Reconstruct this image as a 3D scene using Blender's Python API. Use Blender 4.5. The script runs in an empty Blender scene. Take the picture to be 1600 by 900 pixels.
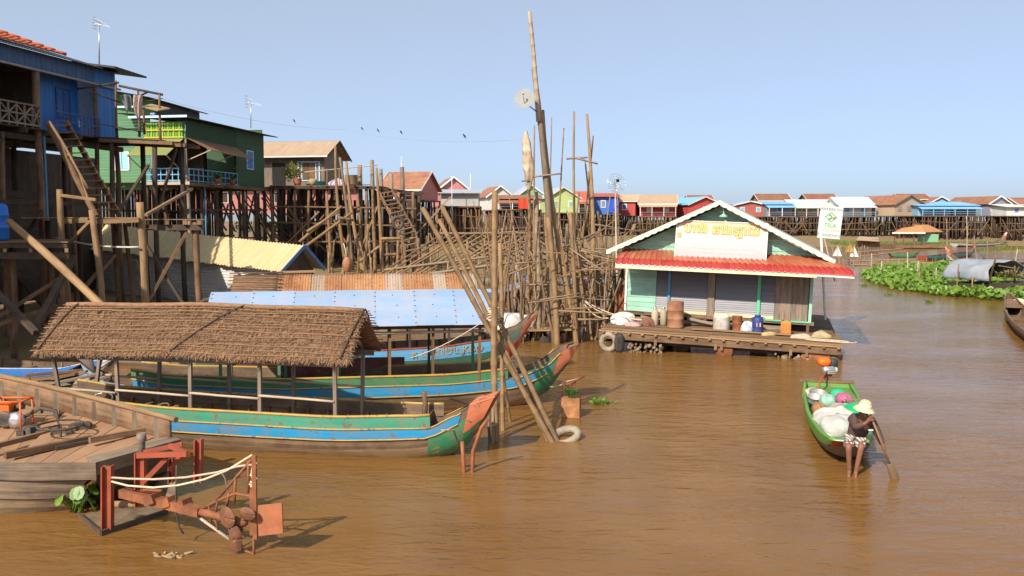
import bpy, math, random
from mathutils import Vector, Matrix, noise as mn
R = math.radians
random.seed(7)
scene = bpy.context.scene
COL = scene.collection

# ------------------------------------------------------------------ camera, sky, sun, exposure
CAMH, FPX, PITCH = 4.5, 1400.0, math.atan(105 / 1400)
cam_d = bpy.data.cameras.new('camera')
cam = bpy.data.objects.new('camera', cam_d)
COL.objects.link(cam)
cam.location = (0, 0, CAMH)
cam.rotation_euler = (R(90) - PITCH, 0, 0)
cam_d.sensor_width = 36
cam_d.lens = 36 * FPX / 1600
cam_d.clip_start = 0.1
cam_d.clip_end = 9000
scene.camera = cam

SUN_EL, SUN_AZ = R(37), math.atan2(-0.87, -0.52)      # azimuth of the sun measured from +X
sun_dir = Vector((math.cos(SUN_AZ) * math.cos(SUN_EL), math.sin(SUN_AZ) * math.cos(SUN_EL), math.sin(SUN_EL)))
world = bpy.data.worlds.new('World')
scene.world = world
world.use_nodes = True
wn = world.node_tree
sky = wn.nodes.new('ShaderNodeTexSky')
sky.sky_type = 'NISHITA'
sky.sun_disc = False
sky.sun_elevation = SUN_EL
sky.sun_rotation = math.atan2(sun_dir.x, sun_dir.y)
sky.air_density = 0.4
sky.dust_density = 1.9
sky.ozone_density = 5.0
bg = wn.nodes['Background']
bg.inputs['Strength'].default_value = 0.096
veil = wn.nodes.new('ShaderNodeVectorMath')                # even pale dry-season haze over the whole sky
veil.operation = 'ADD'
veil.inputs[1].default_value = (2.95, 3.25, 3.2)
wn.links.new(sky.outputs[0], veil.inputs[0])
wn.links.new(veil.outputs[0], bg.inputs['Color'])
sl = bpy.data.lights.new('sun', 'SUN')
sl.energy = 4.7
sl.angle = R(0.55)
sl.color = (1.0, 0.92, 0.80)
so = bpy.data.objects.new('sun', sl)
COL.objects.link(so)
so.location = (-40, -60, 60)
so.rotation_euler = (-sun_dir).to_track_quat('-Z', 'Y').to_euler()
vs = scene.view_settings
vs.view_transform = 'Standard'
vs.look = 'None'
vs.exposure = 0.36
vs.gamma = 1.0
scene.cycles.max_bounces = 6
scene.cycles.diffuse_bounces = 3
scene.cycles.use_denoising = True

# ------------------------------------------------------------------ pixels of the photograph -> directions
cp, sp = math.cos(PITCH), math.sin(PITCH)
def ray(px, py):
    u, v = (px - 800) / FPX, (450 - py) / FPX
    return Vector((u, cp + v * sp, -sp + v * cp))
def P(px, py, z=0.0):                                  # where the ray meets the level z
    d = ray(px, py)
    t = (z - CAMH) / d.z
    return Vector((d.x * t, d.y * t, z))
def D(px, py, y):                                      # where the ray reaches the distance y
    d = ray(px, py)
    t = y / d.y
    return Vector((d.x * t, y, CAMH + d.z * t))
def V(px, py, A, B):                                   # where the ray meets the upright plane over A-B
    n = Vector((B[1] - A[1], A[0] - B[0], 0))
    d = ray(px, py)
    t = (n.x * A[0] + n.y * A[1]) / (n.x * d.x + n.y * d.y)
    return Vector((d.x * t, d.y * t, CAMH + d.z * t))

# ------------------------------------------------------------------ materials
MATS = {}
def mat(name, c1, c2=None, rough=0.8, sc=(1.2, 16), uv=True, bump=0.25, dirt=None, dirt_amt=0.0, dirt_sc=1.5,
        jit=0.18, metal=0.0, spec=0.3, detail=5.0, chips=None, chip_at=0.62, chip_sc=6.0, trans=0.0):
    if name in MATS:
        return MATS[name]
    m = bpy.data.materials.new(name)
    m.use_nodes = True
    t = m.node_tree
    N, Lk = t.nodes, t.links
    b = N['Principled BSDF']
    b.inputs['Roughness'].default_value = rough
    b.inputs['Metallic'].default_value = metal
    b.inputs['Specular IOR Level'].default_value = spec
    tc = N.new('ShaderNodeTexCoord')
    oi = N.new('ShaderNodeObjectInfo')
    mul = N.new('ShaderNodeVectorMath'); mul.operation = 'MULTIPLY'
    Lk.new(tc.outputs['UV' if uv else 'Object'], mul.inputs[0])
    mul.inputs[1].default_value = (sc[0], sc[1], sc[0])
    rnd = N.new('ShaderNodeMath'); rnd.operation = 'MULTIPLY'; rnd.inputs[1].default_value = 37.0
    Lk.new(oi.outputs['Random'], rnd.inputs[0])
    add = N.new('ShaderNodeVectorMath'); add.operation = 'ADD'
    Lk.new(mul.outputs[0], add.inputs[0]); Lk.new(rnd.outputs[0], add.inputs[1])
    n1 = N.new('ShaderNodeTexNoise'); n1.inputs['Scale'].default_value = 1.0; n1.inputs['Detail'].default_value = detail
    n1.inputs['Roughness'].default_value = 0.65
    Lk.new(add.outputs[0], n1.inputs['Vector'])
    r1 = N.new('ShaderNodeValToRGB')
    r1.color_ramp.elements[0].position = 0.33; r1.color_ramp.elements[1].position = 0.66
    c2 = c2 or tuple(x * 0.72 for x in c1)
    r1.color_ramp.elements[0].color = (*c2, 1); r1.color_ramp.elements[1].color = (*c1, 1)
    Lk.new(n1.outputs['Fac'], r1.inputs['Fac'])
    col = r1.outputs['Color']
    def overlay(col, colour, lo, hi, scale, amt):
        nn = N.new('ShaderNodeTexNoise'); nn.inputs['Scale'].default_value = scale; nn.inputs['Detail'].default_value = 6
        nn.inputs['Roughness'].default_value = 0.7
        av = N.new('ShaderNodeVectorMath'); av.operation = 'ADD'
        Lk.new(tc.outputs['Object'], av.inputs[0]); Lk.new(rnd.outputs[0], av.inputs[1])
        Lk.new(av.outputs[0], nn.inputs['Vector'])
        mr = N.new('ShaderNodeMapRange'); mr.inputs['From Min'].default_value = lo; mr.inputs['From Max'].default_value = hi
        mr.inputs['To Max'].default_value = amt
        Lk.new(nn.outputs['Fac'], mr.inputs['Value'])
        mx = N.new('ShaderNodeMix'); mx.data_type = 'RGBA'
        Lk.new(mr.outputs[0], mx.inputs['Factor']); Lk.new(col, mx.inputs[6]); mx.inputs[7].default_value = (*colour, 1)
        return mx.outputs[2]
    if dirt:
        col = overlay(col, dirt, 0.4, 0.68, dirt_sc, dirt_amt)
    if chips:
        col = overlay(col, chips, chip_at, chip_at + 0.04, chip_sc, 1.0)
    hs = N.new('ShaderNodeHueSaturation')
    mr = N.new('ShaderNodeMapRange'); mr.inputs['To Min'].default_value = 1 - jit; mr.inputs['To Max'].default_value = 1 + jit
    Lk.new(oi.outputs['Random'], mr.inputs['Value']); Lk.new(mr.outputs[0], hs.inputs['Value'])
    Lk.new(col, hs.inputs['Color'])
    Lk.new(hs.outputs[0], b.inputs['Base Color'])
    if bump:
        bp = N.new('ShaderNodeBump'); bp.inputs['Strength'].default_value = bump; bp.inputs['Distance'].default_value = 0.02
        Lk.new(n1.outputs['Fac'], bp.inputs['Height']); Lk.new(bp.outputs[0], b.inputs['Normal'])
    if trans:
        tr = N.new('ShaderNodeBsdfTranslucent'); Lk.new(hs.outputs[0], tr.inputs['Color'])
        ms = N.new('ShaderNodeMixShader'); ms.inputs[0].default_value = trans
        Lk.new(b.outputs[0], ms.inputs[1]); Lk.new(tr.outputs[0], ms.inputs[2])
        Lk.new(ms.outputs[0], N['Material Output'].inputs['Surface'])
    MATS[name] = m
    return m
DUST = (0.36, 0.22, 0.12)
wood_grey = mat('wood_grey', (.27, .22, .17), (.13, .10, .075), dirt=DUST, dirt_amt=.35)
wood_brown = mat('wood_brown', (.20, .112, .058), (.08, .045, .026), dirt=DUST, dirt_amt=.4)
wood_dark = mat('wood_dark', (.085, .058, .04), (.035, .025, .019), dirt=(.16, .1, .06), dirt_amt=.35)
wood_tan = mat('wood_tan', (.34, .205, .10), (.17, .10, .048), dirt=(.3, .19, .1), dirt_amt=.4)
wood_pale = mat('wood_pale', (.52, .42, .31), (.32, .25, .18), dirt=DUST, dirt_amt=.3)
bamboo = mat('bamboo', (.32, .195, .09), (.17, .10, .047), sc=(2.5, 9), dirt=(.2, .13, .075), dirt_amt=.55, dirt_sc=2.2, jit=.25)
bamboo_grey = mat('bamboo_grey', (.31, .23, .15), (.17, .12, .08), sc=(2.5, 9), dirt=(.16, .11, .075), dirt_amt=.5, dirt_sc=2, jit=.25)
bamboo_wet = mat('bamboo_wet', (.27, .165, .085), (.15, .09, .05), sc=(2.5, 9), dirt=(.09, .06, .04), dirt_amt=.6, dirt_sc=2, jit=.25)
twig = mat('twig', (.30, .19, .11), (.16, .10, .06), jit=.2)
thatch = mat('thatch', (.33, .185, .10), (.13, .072, .04), sc=(9, 40), jit=.12, rough=.95)
rope = mat('rope', (.62, .5, .36), (.45, .34, .22), sc=(30, 8))
rust = mat('rust', (.33, .115, .045), (.16, .058, .027), uv=False, sc=(5, 5), dirt=(.13, .06, .035), dirt_amt=.5, dirt_sc=3, metal=.1, rough=.75)
rust_red = mat('rust_red', (.38, .075, .035), (.24, .048, .024), uv=False, sc=(3, 3), dirt=(.2, .07, .035), dirt_amt=.8, dirt_sc=5, rough=.6)
white_p = mat('white_paint', (.78, .75, .69), (.62, .59, .53), dirt=(.4, .32, .23), dirt_amt=.35)
cream_p = mat('cream_paint', (.75, .66, .44), (.6, .5, .3), dirt=(.4, .28, .16), dirt_amt=.4)
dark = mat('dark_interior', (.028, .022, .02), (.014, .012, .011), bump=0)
rubber = mat('tyre_rubber', (.05, .045, .04), (.025, .022, .02), uv=False, sc=(9, 9), dirt=(.2, .14, .09), dirt_amt=.5)
grey_tin = mat('grey_tin', (.42, .42, .42), (.30, .30, .30), sc=(.5, 6), dirt=(.3, .22, .16), dirt_amt=.45, metal=.25, rough=.5)
steel = mat('steel', (.6, .6, .6), (.45, .45, .45), metal=.8, rough=.35, bump=.05)
skin = mat('skin', (.25, .11, .065), (.2, .085, .05), uv=False, sc=(8, 8), bump=.05, rough=.55, jit=0)
def paint(name, c, rough=.5, wear=.35, chips=True, jit=.06):
    return mat(name, c, tuple(x * .82 for x in c), rough=rough, sc=(.8, 7), bump=.12, dirt=(.24, .16, .1), dirt_amt=wear,
               dirt_sc=3.0, jit=jit, chips=(.17, .12, .085) if chips else None, chip_at=.585, chip_sc=7)
teal = paint('teal_paint', (.05, .31, .20), wear=.6)
green_b = paint('green_boat_paint', (.035, .25, .11), wear=.6)
blue_b = paint('bright_blue_paint', (.02, .28, .52), wear=.5)
yellow_b = paint('yellow_trim_paint', (.52, .32, .06), wear=.6)
coral = paint('coral_prow_paint', (.62, .19, .09), wear=.15)
red_b = paint('red_prow_paint', (.62, .07, .03), wear=.15)
navy = paint('navy_paint', (.02, .09, .34))
blue_w = paint('blue_wall_paint', (.025, .17, .5), wear=.2, chips=False)
hull_wood = mat('hull_wood', (.20, .125, .075), (.085, .055, .035), sc=(.7, 14), dirt=(.36, .24, .13), dirt_amt=.55, dirt_sc=1.2, jit=.1, bump=.4)
hull_mud = mat('hull_mud', (.40, .27, .14), (.22, .14, .075), sc=(.6, 9), dirt=(.14, .09, .05), dirt_amt=.5, dirt_sc=2, jit=.1, bump=.4)

# ------------------------------------------------------------------ mesh building
class MB:
    def __init__(s):
        s.v, s.f, s.uv, s.sm = [], [], [], []
    def face(s, idx, uv, smooth=False):
        s.f.append(tuple(idx)); s.uv.append(uv); s.sm.append(smooth)
    def quad(s, a, b, c, d, smooth=False, o=None):
        i = len(s.v)
        a, b, c, d = map(Vector, (a, b, c, d))
        s.v += [a, b, c, d]
        w, h = (b - a).length, (d - a).length
        ou = random.random() * 9 if o is None else o
        if w >= h: uv = [(ou, ou), (ou + w, ou), (ou + w, ou + h), (ou, ou + h)]
        else: uv = [(ou, ou), (ou, ou + w), (ou + h, ou + w), (ou + h, ou)]
        s.face((i, i + 1, i + 2, i + 3), uv, smooth)
        return s
    def poly(s, pts):
        i = len(s.v)
        pts = [Vector(p) for p in pts]
        s.v += pts
        a = pts[0]; e = (pts[1] - a).normalized()
        n = (pts[1] - a).cross(pts[2] - a).normalized(); f = n.cross(e)
        s.face(range(i, i + len(pts)), [((p - a).dot(e), (p - a).dot(f)) for p in pts])
        return s
    def hexa(s, p):                                    # eight corners: bottom four, then top four
        i = len(s.v)
        s.v += [Vector(q) for q in p]
        p = s.v[i:i + 8]
        ou = random.random() * 9
        for q in ((0, 3, 2, 1), (4, 5, 6, 7), (0, 1, 5, 4), (1, 2, 6, 5), (2, 3, 7, 6), (3, 0, 4, 7)):
            w, h = (p[q[1]] - p[q[0]]).length, (p[q[3]] - p[q[0]]).length
            if w >= h: uv = [(ou, ou), (ou + w, ou), (ou + w, ou + h), (ou, ou + h)]
            else: uv = [(ou, ou), (ou, ou + w), (ou + h, ou + w), (ou + h, ou)]
            s.face([i + k for k in q], uv)
        return s
    def box(s, c, sz, rz=0.0, M=None):
        x, y, z = sz[0] / 2, sz[1] / 2, sz[2] / 2
        M = M or Matrix.Rotation(rz, 3, 'Z')
        c = Vector(c)
        return s.hexa([c + M @ Vector(q) for q in ((-x, -y, -z), (x, -y, -z), (x, y, -z), (-x, y, -z), (-x, -y, z), (x, -y, z), (x, y, z), (-x, y, z))])
    def beam(s, a, b, w, h=None, up=(0, 0, 1)):
        h = h or w
        a, b = Vector(a), Vector(b)
        d = (b - a).normalized(); up = Vector(up)
        if abs(d.dot(up)) > .98: up = Vector((0, 1, 0))
        x = d.cross(up).normalized() * (w / 2); y = x.cross(d).normalized() * (h / 2)
        return s.hexa([a - x - y, a + x - y, b + x - y, b - x - y, a - x + y, a + x + y, b + x + y, b - x + y])
    def slab(s, a, b, c, d, th):                       # quad with thickness below its normal
        a, b, c, d = map(Vector, (a, b, c, d))
        n = (b - a).cross(d - a).normalized() * th
        return s.hexa([a - n, b - n, c - n, d - n, a, b, c, d])
    def tube(s, pts, rad, n=8, cap=True, closed=False):
        pts = [Vector(p) for p in pts]
        if not hasattr(rad, '__len__'): rad = [rad] * len(pts)
        base = len(s.v); L = 0; ou = random.random() * 9; ls = []
        prevx = None
        for i, p in enumerate(pts):
            if closed: d = pts[(i + 1) % len(pts)] - pts[i - 1]
            else: d = pts[min(i + 1, len(pts) - 1)] - pts[max(i - 1, 0)]
            d = d.normalized() if d.length > 1e-9 else Vector((0, 0, 1))
            x = prevx if prevx is not None else (Vector((0, 0, 1)) if abs(d.z) < .8 else Vector((1, 0, 0)))
            x = (x - d * x.dot(d)).normalized(); prevx = x
            y = d.cross(x)
            for k in range(n):
                a = 2 * math.pi * k / n
                s.v.append(p + (x * math.cos(a) + y * math.sin(a)) * rad[i])
            if i: L += (p - pts[i - 1]).length
            ls.append(L)
        m = len(pts)
        for i in range(m if closed else m - 1):
            j = (i + 1) % m
            u0, u1 = ls[i] + ou, (ls[j] if j else L + .1) + ou
            for k in range(n):
                q = (k + 1) % n
                w = .25
                s.face((base + i * n + k, base + i * n + q, base + j * n + q, base + j * n + k),
                       [(u0, w * k / n * 2), (u0, w * (k + 1) / n * 2), (u1, w * (k + 1) / n * 2), (u1, w * k / n * 2)], True)
        if cap and not closed:
            s.face([base + k for k in range(n)][::-1], [(ou, ou + .02 * k) for k in range(n)])
            s.face([base + (m - 1) * n + k for k in range(n)], [(ou, ou + .02 * k) for k in range(n)])
        return s
    def lathe(s, prof, c=(0, 0, 0), n=14, M=None):
        c = Vector(c); base = len(s.v); M = M or Matrix.Identity(3)
        for (r, z) in prof:
            for k in range(n):
                a = 2 * math.pi * k / n
                s.v.append(c + M @ Vector((r * math.cos(a), r * math.sin(a), z)))
        for i in range(len(prof) - 1):
            for k in range(n):
                q = (k + 1) % n
                u0, u1, v0, v1 = k / n * 2, (k + 1) / n * 2, prof[i][1], prof[i + 1][1]
                s.face((base + i * n + k, base + i * n + q, base + (i + 1) * n + q, base + (i + 1) * n + k),
                       [(u0, v0), (u1, v0), (u1, v1), (u0, v1)], True)
        for i, rev in ((0, True), (len(prof) - 1, False)):
            if prof[i][0] > 1e-4:
                ids = [base + i * n + k for k in range(n)]
                s.face(ids[::-1] if rev else ids, [(.1 * math.cos(k), .1 * math.sin(k)) for k in range(n)])
        return s
    def grid(s, fn, nu, nv, smooth=True, usc=1.0, vsc=1.0):
        base = len(s.v)
        for i in range(nu + 1):
            for j in range(nv + 1):
                s.v.append(Vector(fn(i / nu, j / nv)))
        for i in range(nu):
            for j in range(nv):
                a = base + i * (nv + 1) + j
                s.face((a, a + nv + 1, a + nv + 2, a + 1), [(i / nu * usc, j / nv * vsc), ((i + 1) / nu * usc, j / nv * vsc),
                       ((i + 1) / nu * usc, (j + 1) / nv * vsc), (i / nu * usc, (j + 1) / nv * vsc)], smooth)
        return s
    def corr(s, a, b, c, d, pitch=.1, amp=.015, th=.006, rag=0.0, seg=4):
        # corrugated sheet: a-b along the ridges' run-across direction, a-d down the ridges
        a, b, c, d = map(Vector, (a, b, c, d))
        n = (b - a).cross(d - a).normalized()
        W = (b - a).length
        k = max(4, int(W / pitch * seg))
        for side in (0, 1):
            base = len(s.v)
            for i in range(k + 1):
                f = i / k
                off = n * (amp * math.sin(f * W / pitch * 2 * math.pi) - side * th)
                e = random.random() * rag if i % seg == 0 or i == 0 else e
                p, q = a.lerp(b, f) + off, d.lerp(c, f) + off
                s.v += [p, q + (p - q).normalized() * e]
            for i in range(k):
                q = base + 2 * i
                ids = (q, q + 2, q + 3, q + 1)
                uv = [(0, i / k * W), (0, (i + 1) / k * W), ((d - a).length, (i + 1) / k * W), ((d - a).length, i / k * W)]
                if side == 0: s.face(ids, uv, True)
                else: s.face(ids[::-1], uv[::-1], True)
        return s

LOC = {}
def tag(o, label=None, cat=None, group=None, kind=None):
    if label: o['label'] = label
    if cat: o['category'] = cat
    if group: o['group'] = group
    if kind: o['kind'] = kind
    return o
def ob(name, mb, m, parent=None, label=None, cat=None, group=None, kind=None, loc=None, mods=None):
    me = bpy.data.meshes.new(name)
    off = LOC[parent] if parent is not None else Vector(loc or (0, 0, 0))
    if parent is None and loc is None and mb.v:                       # origin at the base of a one-mesh thing
        xs = [v.x for v in mb.v]; ys = [v.y for v in mb.v]
        off = Vector(((min(xs) + max(xs)) / 2, (min(ys) + max(ys)) / 2, min(v.z for v in mb.v)))
    me.from_pydata([tuple(v - off) for v in mb.v], [], mb.f)
    ul = me.uv_layers.new(name='UVMap')
    flat = [c for f in mb.uv for uv in f for c in uv]
    ul.data.foreach_set('uv', flat)
    me.polygons.foreach_set('use_smooth', mb.sm)
    for q in (m if isinstance(m, (list, tuple)) else [m]): me.materials.append(q)
    me.update()
    o = bpy.data.objects.new(name, me)
    COL.objects.link(o)
    if parent is not None:
        o.parent = parent; LOC[o] = LOC[parent]
    else:
        o.location = off; LOC[o] = off
    return tag(o, label, cat, group, kind)
def thing(name, loc, label, cat, group=None, rot=None):
    o = bpy.data.objects.new(name, None)
    COL.objects.link(o)
    o.empty_display_size = .3
    o.location = loc
    LOC[o] = Vector(loc)
    if rot is not None:
        o.rotation_euler = rot; LOC[o] = Vector((0, 0, 0))            # parts of a turned thing are built in its own frame
    return tag(o, label, cat, group)
def copy_tree(o, parent=None, loc=None, rot=None):
    c = o.copy(); COL.objects.link(c)
    if parent is not None: c.parent = parent
    if loc is not None: c.location = loc
    if rot is not None: c.rotation_euler = rot
    for ch in list(o.children): copy_tree(ch, c)
    return c
def rr(a, b): return random.uniform(a, b)
def pole_pts(a, b, wob=.04, n=6, sag=None):
    a, b = Vector(a), Vector(b); L = (b - a).length
    off = Vector((0, 0, 0)); out = []
    ph = [rr(0, 6) for _ in range(4)]
    for i in range(n + 1):
        t = i / n
        w = wob * L * math.sin(math.pi * t) if 0 < i < n else 0
        o = Vector((math.sin(ph[0] + 3.1 * t) + .4 * math.sin(ph[1] + 8 * t), math.sin(ph[2] + 2.7 * t) + .4 * math.sin(ph[3] + 7 * t), 0)) * w
        out.append(a.lerp(b, t) + o)
    if sag:
        for i, p in enumerate(out): p.z -= sag * math.sin(math.pi * i / n)
    return out
def pole(mb, a, b, r0, r1=None, wob=.012, n=6, sides=7):
    r1 = r1 if r1 is not None else r0 * .7
    pts = pole_pts(a, b, wob, n)
    return mb.tube(pts, [(r0 + (r1 - r0) * i / n) * rr(.93, 1.07) for i in range(n + 1)], sides)
def bamboo_pole(mb, a, b, r0, r1=None, wob=.006, sides=8, node=.38):
    r1 = r1 if r1 is not None else r0 * .7
    L = (Vector(b) - Vector(a)).length
    k = max(3, int(L / node))
    pts = pole_pts(a, b, wob, k)
    pp, rad = [], []
    for i, p in enumerate(pts):
        r = r0 + (r1 - r0) * i / k
        if 0 < i < k:
            d = (pts[i + 1] - pts[i - 1]).normalized()
            pp += [p - d * r * .5, p, p + d * r * .5]; rad += [r * .96, r * 1.14, r * .96]
        else:
            pp.append(p); rad.append(r)
    return mb.tube(pp, rad, sides)
def cord(name, pts, r, m, label, cat='rope', group=None, parent=None, n=5):
    mb = MB(); mb.tube(pts, r, n)
    return ob(name, mb, m, parent, label, cat, group)
def sag_line(a, b, sag, n=10):
    a, b = Vector(a), Vector(b)
    return [a.lerp(b, i / n) - Vector((0, 0, sag * 4 * (i / n) * (1 - i / n))) for i in range(n + 1)]
def text_mb(body, size, M, ext=.002, font=None):
    cu = bpy.data.curves.new('t', 'FONT')
    cu.body = body; cu.size = size; cu.extrude = ext; cu.align_x = 'CENTER'; cu.align_y = 'CENTER'; cu.resolution_u = 2
    o = bpy.data.objects.new('t', cu); COL.objects.link(o)
    dg = bpy.context.evaluated_depsgraph_get()
    me = bpy.data.meshes.new_from_object(o.evaluated_get(dg))
    mb = MB()
    mb.v = [M @ v.co for v in me.vertices]
    for p in me.polygons: mb.face(p.vertices, [(0, 0)] * len(p.vertices))
    bpy.data.objects.remove(o); bpy.data.curves.remove(cu); bpy.data.meshes.remove(me)
    return mb

# ------------------------------------------------------------------ water, mud banks
SHORE = [(-400, 24), (-60, 28), (-15, 29.5), (-7, 31), (-4.5, 36), (-5, 47), (-4, 60), (4, 68), (10, 84), (16, 112), (36, 146), (60, 158), (110, 163), (420, 168)]
def shore_dist(x, y):
    best = 1e9; sgn = 1
    for (x0, y0), (x1, y1) in zip(SHORE, SHORE[1:]):
        dx, dy = x1 - x0, y1 - y0
        t = max(0, min(1, ((x - x0) * dx + (y - y0) * dy) / (dx * dx + dy * dy)))
        ex, ey = x - x0 - t * dx, y - y0 - t * dy
        d = ex * ex + ey * ey
        if d < best - 1e-6:
            best = d; sgn = 1 if dx * (y - y0) - dy * (x - x0) > 0 else -1
    return sgn * math.sqrt(best)
MOUNDS = [(40, 101, 18, 2.0, .28), (66, 97, 17, 3.6, .36), (76, 131, 15, 3.5, .35), (35, 137, 7, 4, .5), (24, 110, 7, 6, .5), (2.5, 55, 6, 2.2, .22), (34, 66, 6, 2, -.3)]
def ground(x, y):
    d = shore_dist(x, y)
    z = min(1.5, d * .075) if d > 0 else max(-1.0, d * .2)
    for (cx, cy, a, b, h) in MOUNDS:
        q = ((x - cx) / a) ** 2 + ((y - cy) / b) ** 2
        if q < 4: z = max(z, (h + .5) * math.exp(-q * 1.3) - .5)
    z += .16 * mn.noise(Vector((x * .22, y * .22, 0))) + .07 * mn.noise(Vector((x * .9, y * .9, 3)))
    return z
def setting():
    mud = mat('mud', (.30, .19, .105), (.19, .12, .07), uv=False, sc=(.8, .8), bump=.5, dirt=(.2, .17, .06), dirt_amt=.7, dirt_sc=.16, jit=0, rough=.9)
    mb = MB()
    xs = [-420, -250, -150, -100, -70] + [-50 + 1.0 * i for i in range(0, 160)] + [112, 118, 125, 135, 150, 180, 230, 320, 430]
    ys = [12, 18] + [21 + 1.0 * i for i in range(0, 60)] + [81 + 1.6 * i for i in range(0, 75)] + [205, 220, 240, 270, 320, 420, 700, 1500, 6000]
    idx = len(ys)
    for x in xs:
        for y in ys:
            mb.v.append(Vector((x * (1 if y < 500 else 1 + (y - 500) / 400), y, ground(x, y) if y < 500 else 1.5)))
    for i in range(len(xs) - 1):
        for j in range(len(ys) - 1):
            a = i * idx + j
            mb.face((a, a + idx, a + idx + 1, a + 1), [(0, 0)] * 4, True)
    ob('mud_bank', mb, mud, kind='structure', loc=(0, 0, 0))
    # river
    m = bpy.data.materials.new('river_water'); m.use_nodes = True
    t = m.node_tree; N, Lk = t.nodes, t.links
    b = N['Principled BSDF']
    b.inputs['Roughness'].default_value = .13
    b.inputs['IOR'].default_value = 1.33
    b.inputs['Specular IOR Level'].default_value = .25
    tc = N.new('ShaderNodeTexCoord')
    def nz(scale, sx, sy, detail, rot=0.0, dist=0.0):
        mp = N.new('ShaderNodeMapping'); mp.inputs['Scale'].default_value = (sx, sy, 1); mp.inputs['Rotation'].default_value = (0, 0, rot)
        Lk.new(tc.outputs['Object'], mp.inputs['Vector'])
        n = N.new('ShaderNodeTexNoise'); n.inputs['Scale'].default_value = scale; n.inputs['Detail'].default_value = detail
        n.inputs['Distortion'].default_value = dist
        Lk.new(mp.outputs[0], n.inputs['Vector'])
        return n
    n1 = nz(1.5, .8, 2.1, 4, .25, .6)
    n2 = nz(6.5, .7, 1.7, 3, -.2, .4)
    n3 = nz(.14, 1, 2.2, 4)
    mx = N.new('ShaderNodeMath'); mx.operation = 'MULTIPLY_ADD'; mx.inputs[1].default_value = .3
    Lk.new(n2.outputs['Fac'], mx.inputs[0]); Lk.new(n1.outputs['Fac'], mx.inputs[2])
    # calm and rippled patches
    mr = N.new('ShaderNodeMapRange'); mr.inputs['From Min'].default_value = .35; mr.inputs['From Max'].default_value = .65
    mr.inputs['To Min'].default_value = .2; mr.inputs['To Max'].default_value = .62
    Lk.new(n3.outputs['Fac'], mr.inputs['Value'])
    bp = N.new('ShaderNodeBump'); bp.inputs['Distance'].default_value = .11
    Lk.new(mr.outputs[0], bp.inputs['Strength']); Lk.new(mx.outputs[0], bp.inputs['Height']); Lk.new(bp.outputs[0], b.inputs['Normal'])
    n4 = nz(.35, 1, 1.3, 5, 0, .5)
    rp = N.new('ShaderNodeValToRGB')
    rp.color_ramp.elements[0].position = .3; rp.color_ramp.elements[1].position = .7
    rp.color_ramp.elements[0].color = (.172, .080, .020, 1); rp.color_ramp.elements[1].color = (.22, .108, .031, 1)
    Lk.new(n4.outputs['Fac'], rp.inputs['Fac']); Lk.new(rp.outputs[0], b.inputs['Base Color'])
    mb = MB(); mb.quad((-500, -60, 0), (900, -60, 0), (900, 900, 0), (-500, 900, 0), o=0)
    ob('river', mb, m, kind='structure', loc=(0, 0, 0))
setting()
# ------------------------------------------------------------------ helpers for buildings on stilts
def frame(o, U):
    U = Vector((U[0], U[1], 0)).normalized(); Nn = Vector((U.y, -U.x, 0)); o = Vector((o[0], o[1], 0))
    return lambda u, n, z: o + U * u + Nn * n + Vector((0, 0, z))
def boards(parent, a, b, z0, z1, m, w=.22, th=.03, vertical=True, joined=False, name='plank', gap=.012, jag=.0):
    # a run of boards from a to b (plan points), standing or lying
    a, b = Vector((a[0], a[1], 0)), Vector((b[0], b[1], 0)); d = b - a; L = d.length
    n = max(1, round((L if vertical else z1 - z0) / w)); d.normalize()
    side = Vector((d.y, -d.x, 0))
    J = MB()
    for i in range(n):
        mb = J if joined else MB()
        o = side * rr(0, .012)
        if vertical:
            p = a + d * (L * (i + .5) / n) + o
            mb.beam(p + Vector((0, 0, z0 - rr(0, jag))), p + Vector((0, 0, z1)), L / n - gap, th, up=side)
        else:
            z = z0 + (z1 - z0) * (i + .5) / n; h = (z1 - z0) / n
            q = side * .012
            mb.hexa([a + o + q + Vector((0, 0, z - h / 2)), b + o + q + Vector((0, 0, z - h / 2)), b + o + q - side * th + Vector((0, 0, z - h / 2)), a + o + q - side * th + Vector((0, 0, z - h / 2)),
                     a + o + Vector((0, 0, z + h / 2 - gap)), b + o + Vector((0, 0, z + h / 2 - gap)), b + o - side * th + Vector((0, 0, z + h / 2 - gap)), a + o - side * th + Vector((0, 0, z + h / 2 - gap))])
        if not joined: ob(name, mb, m, parent)
    if joined: ob(name + 's', J, m, parent, kind='stuff')
def floor_boards(parent, a, b, c, d, m, w=.2, th=.035, joined=False, lip=.06):
    # boards run from edge a-d to edge b-c, laid side by side from a to d
    a, b, c, d = map(Vector, (a, b, c, d))
    n = max(1, round((d - a).length / w)); J = MB()
    for i in range(n):
        mb = J if joined else MB()
        f0, f1 = i / n, (i + .93) / n
        e0, e1 = rr(-lip, lip), rr(-lip, lip); ax = (b - a).normalized(); dz = Vector((0, 0, rr(-.008, .008)))
        p, q, r, s = a.lerp(d, f0) + ax * e0 + dz, b.lerp(c, f0) + ax * e1 + dz, b.lerp(c, f1) + ax * e1 + dz, a.lerp(d, f1) + ax * e0 + dz
        if (q - p).cross(s - p).z < 0: p, q, r, s = s, r, q, p
        mb.slab(p, q, r, s, th)
        if not joined: ob('plank', mb, m, parent)
    if joined: ob('planks', J, m, parent, kind='stuff')
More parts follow.
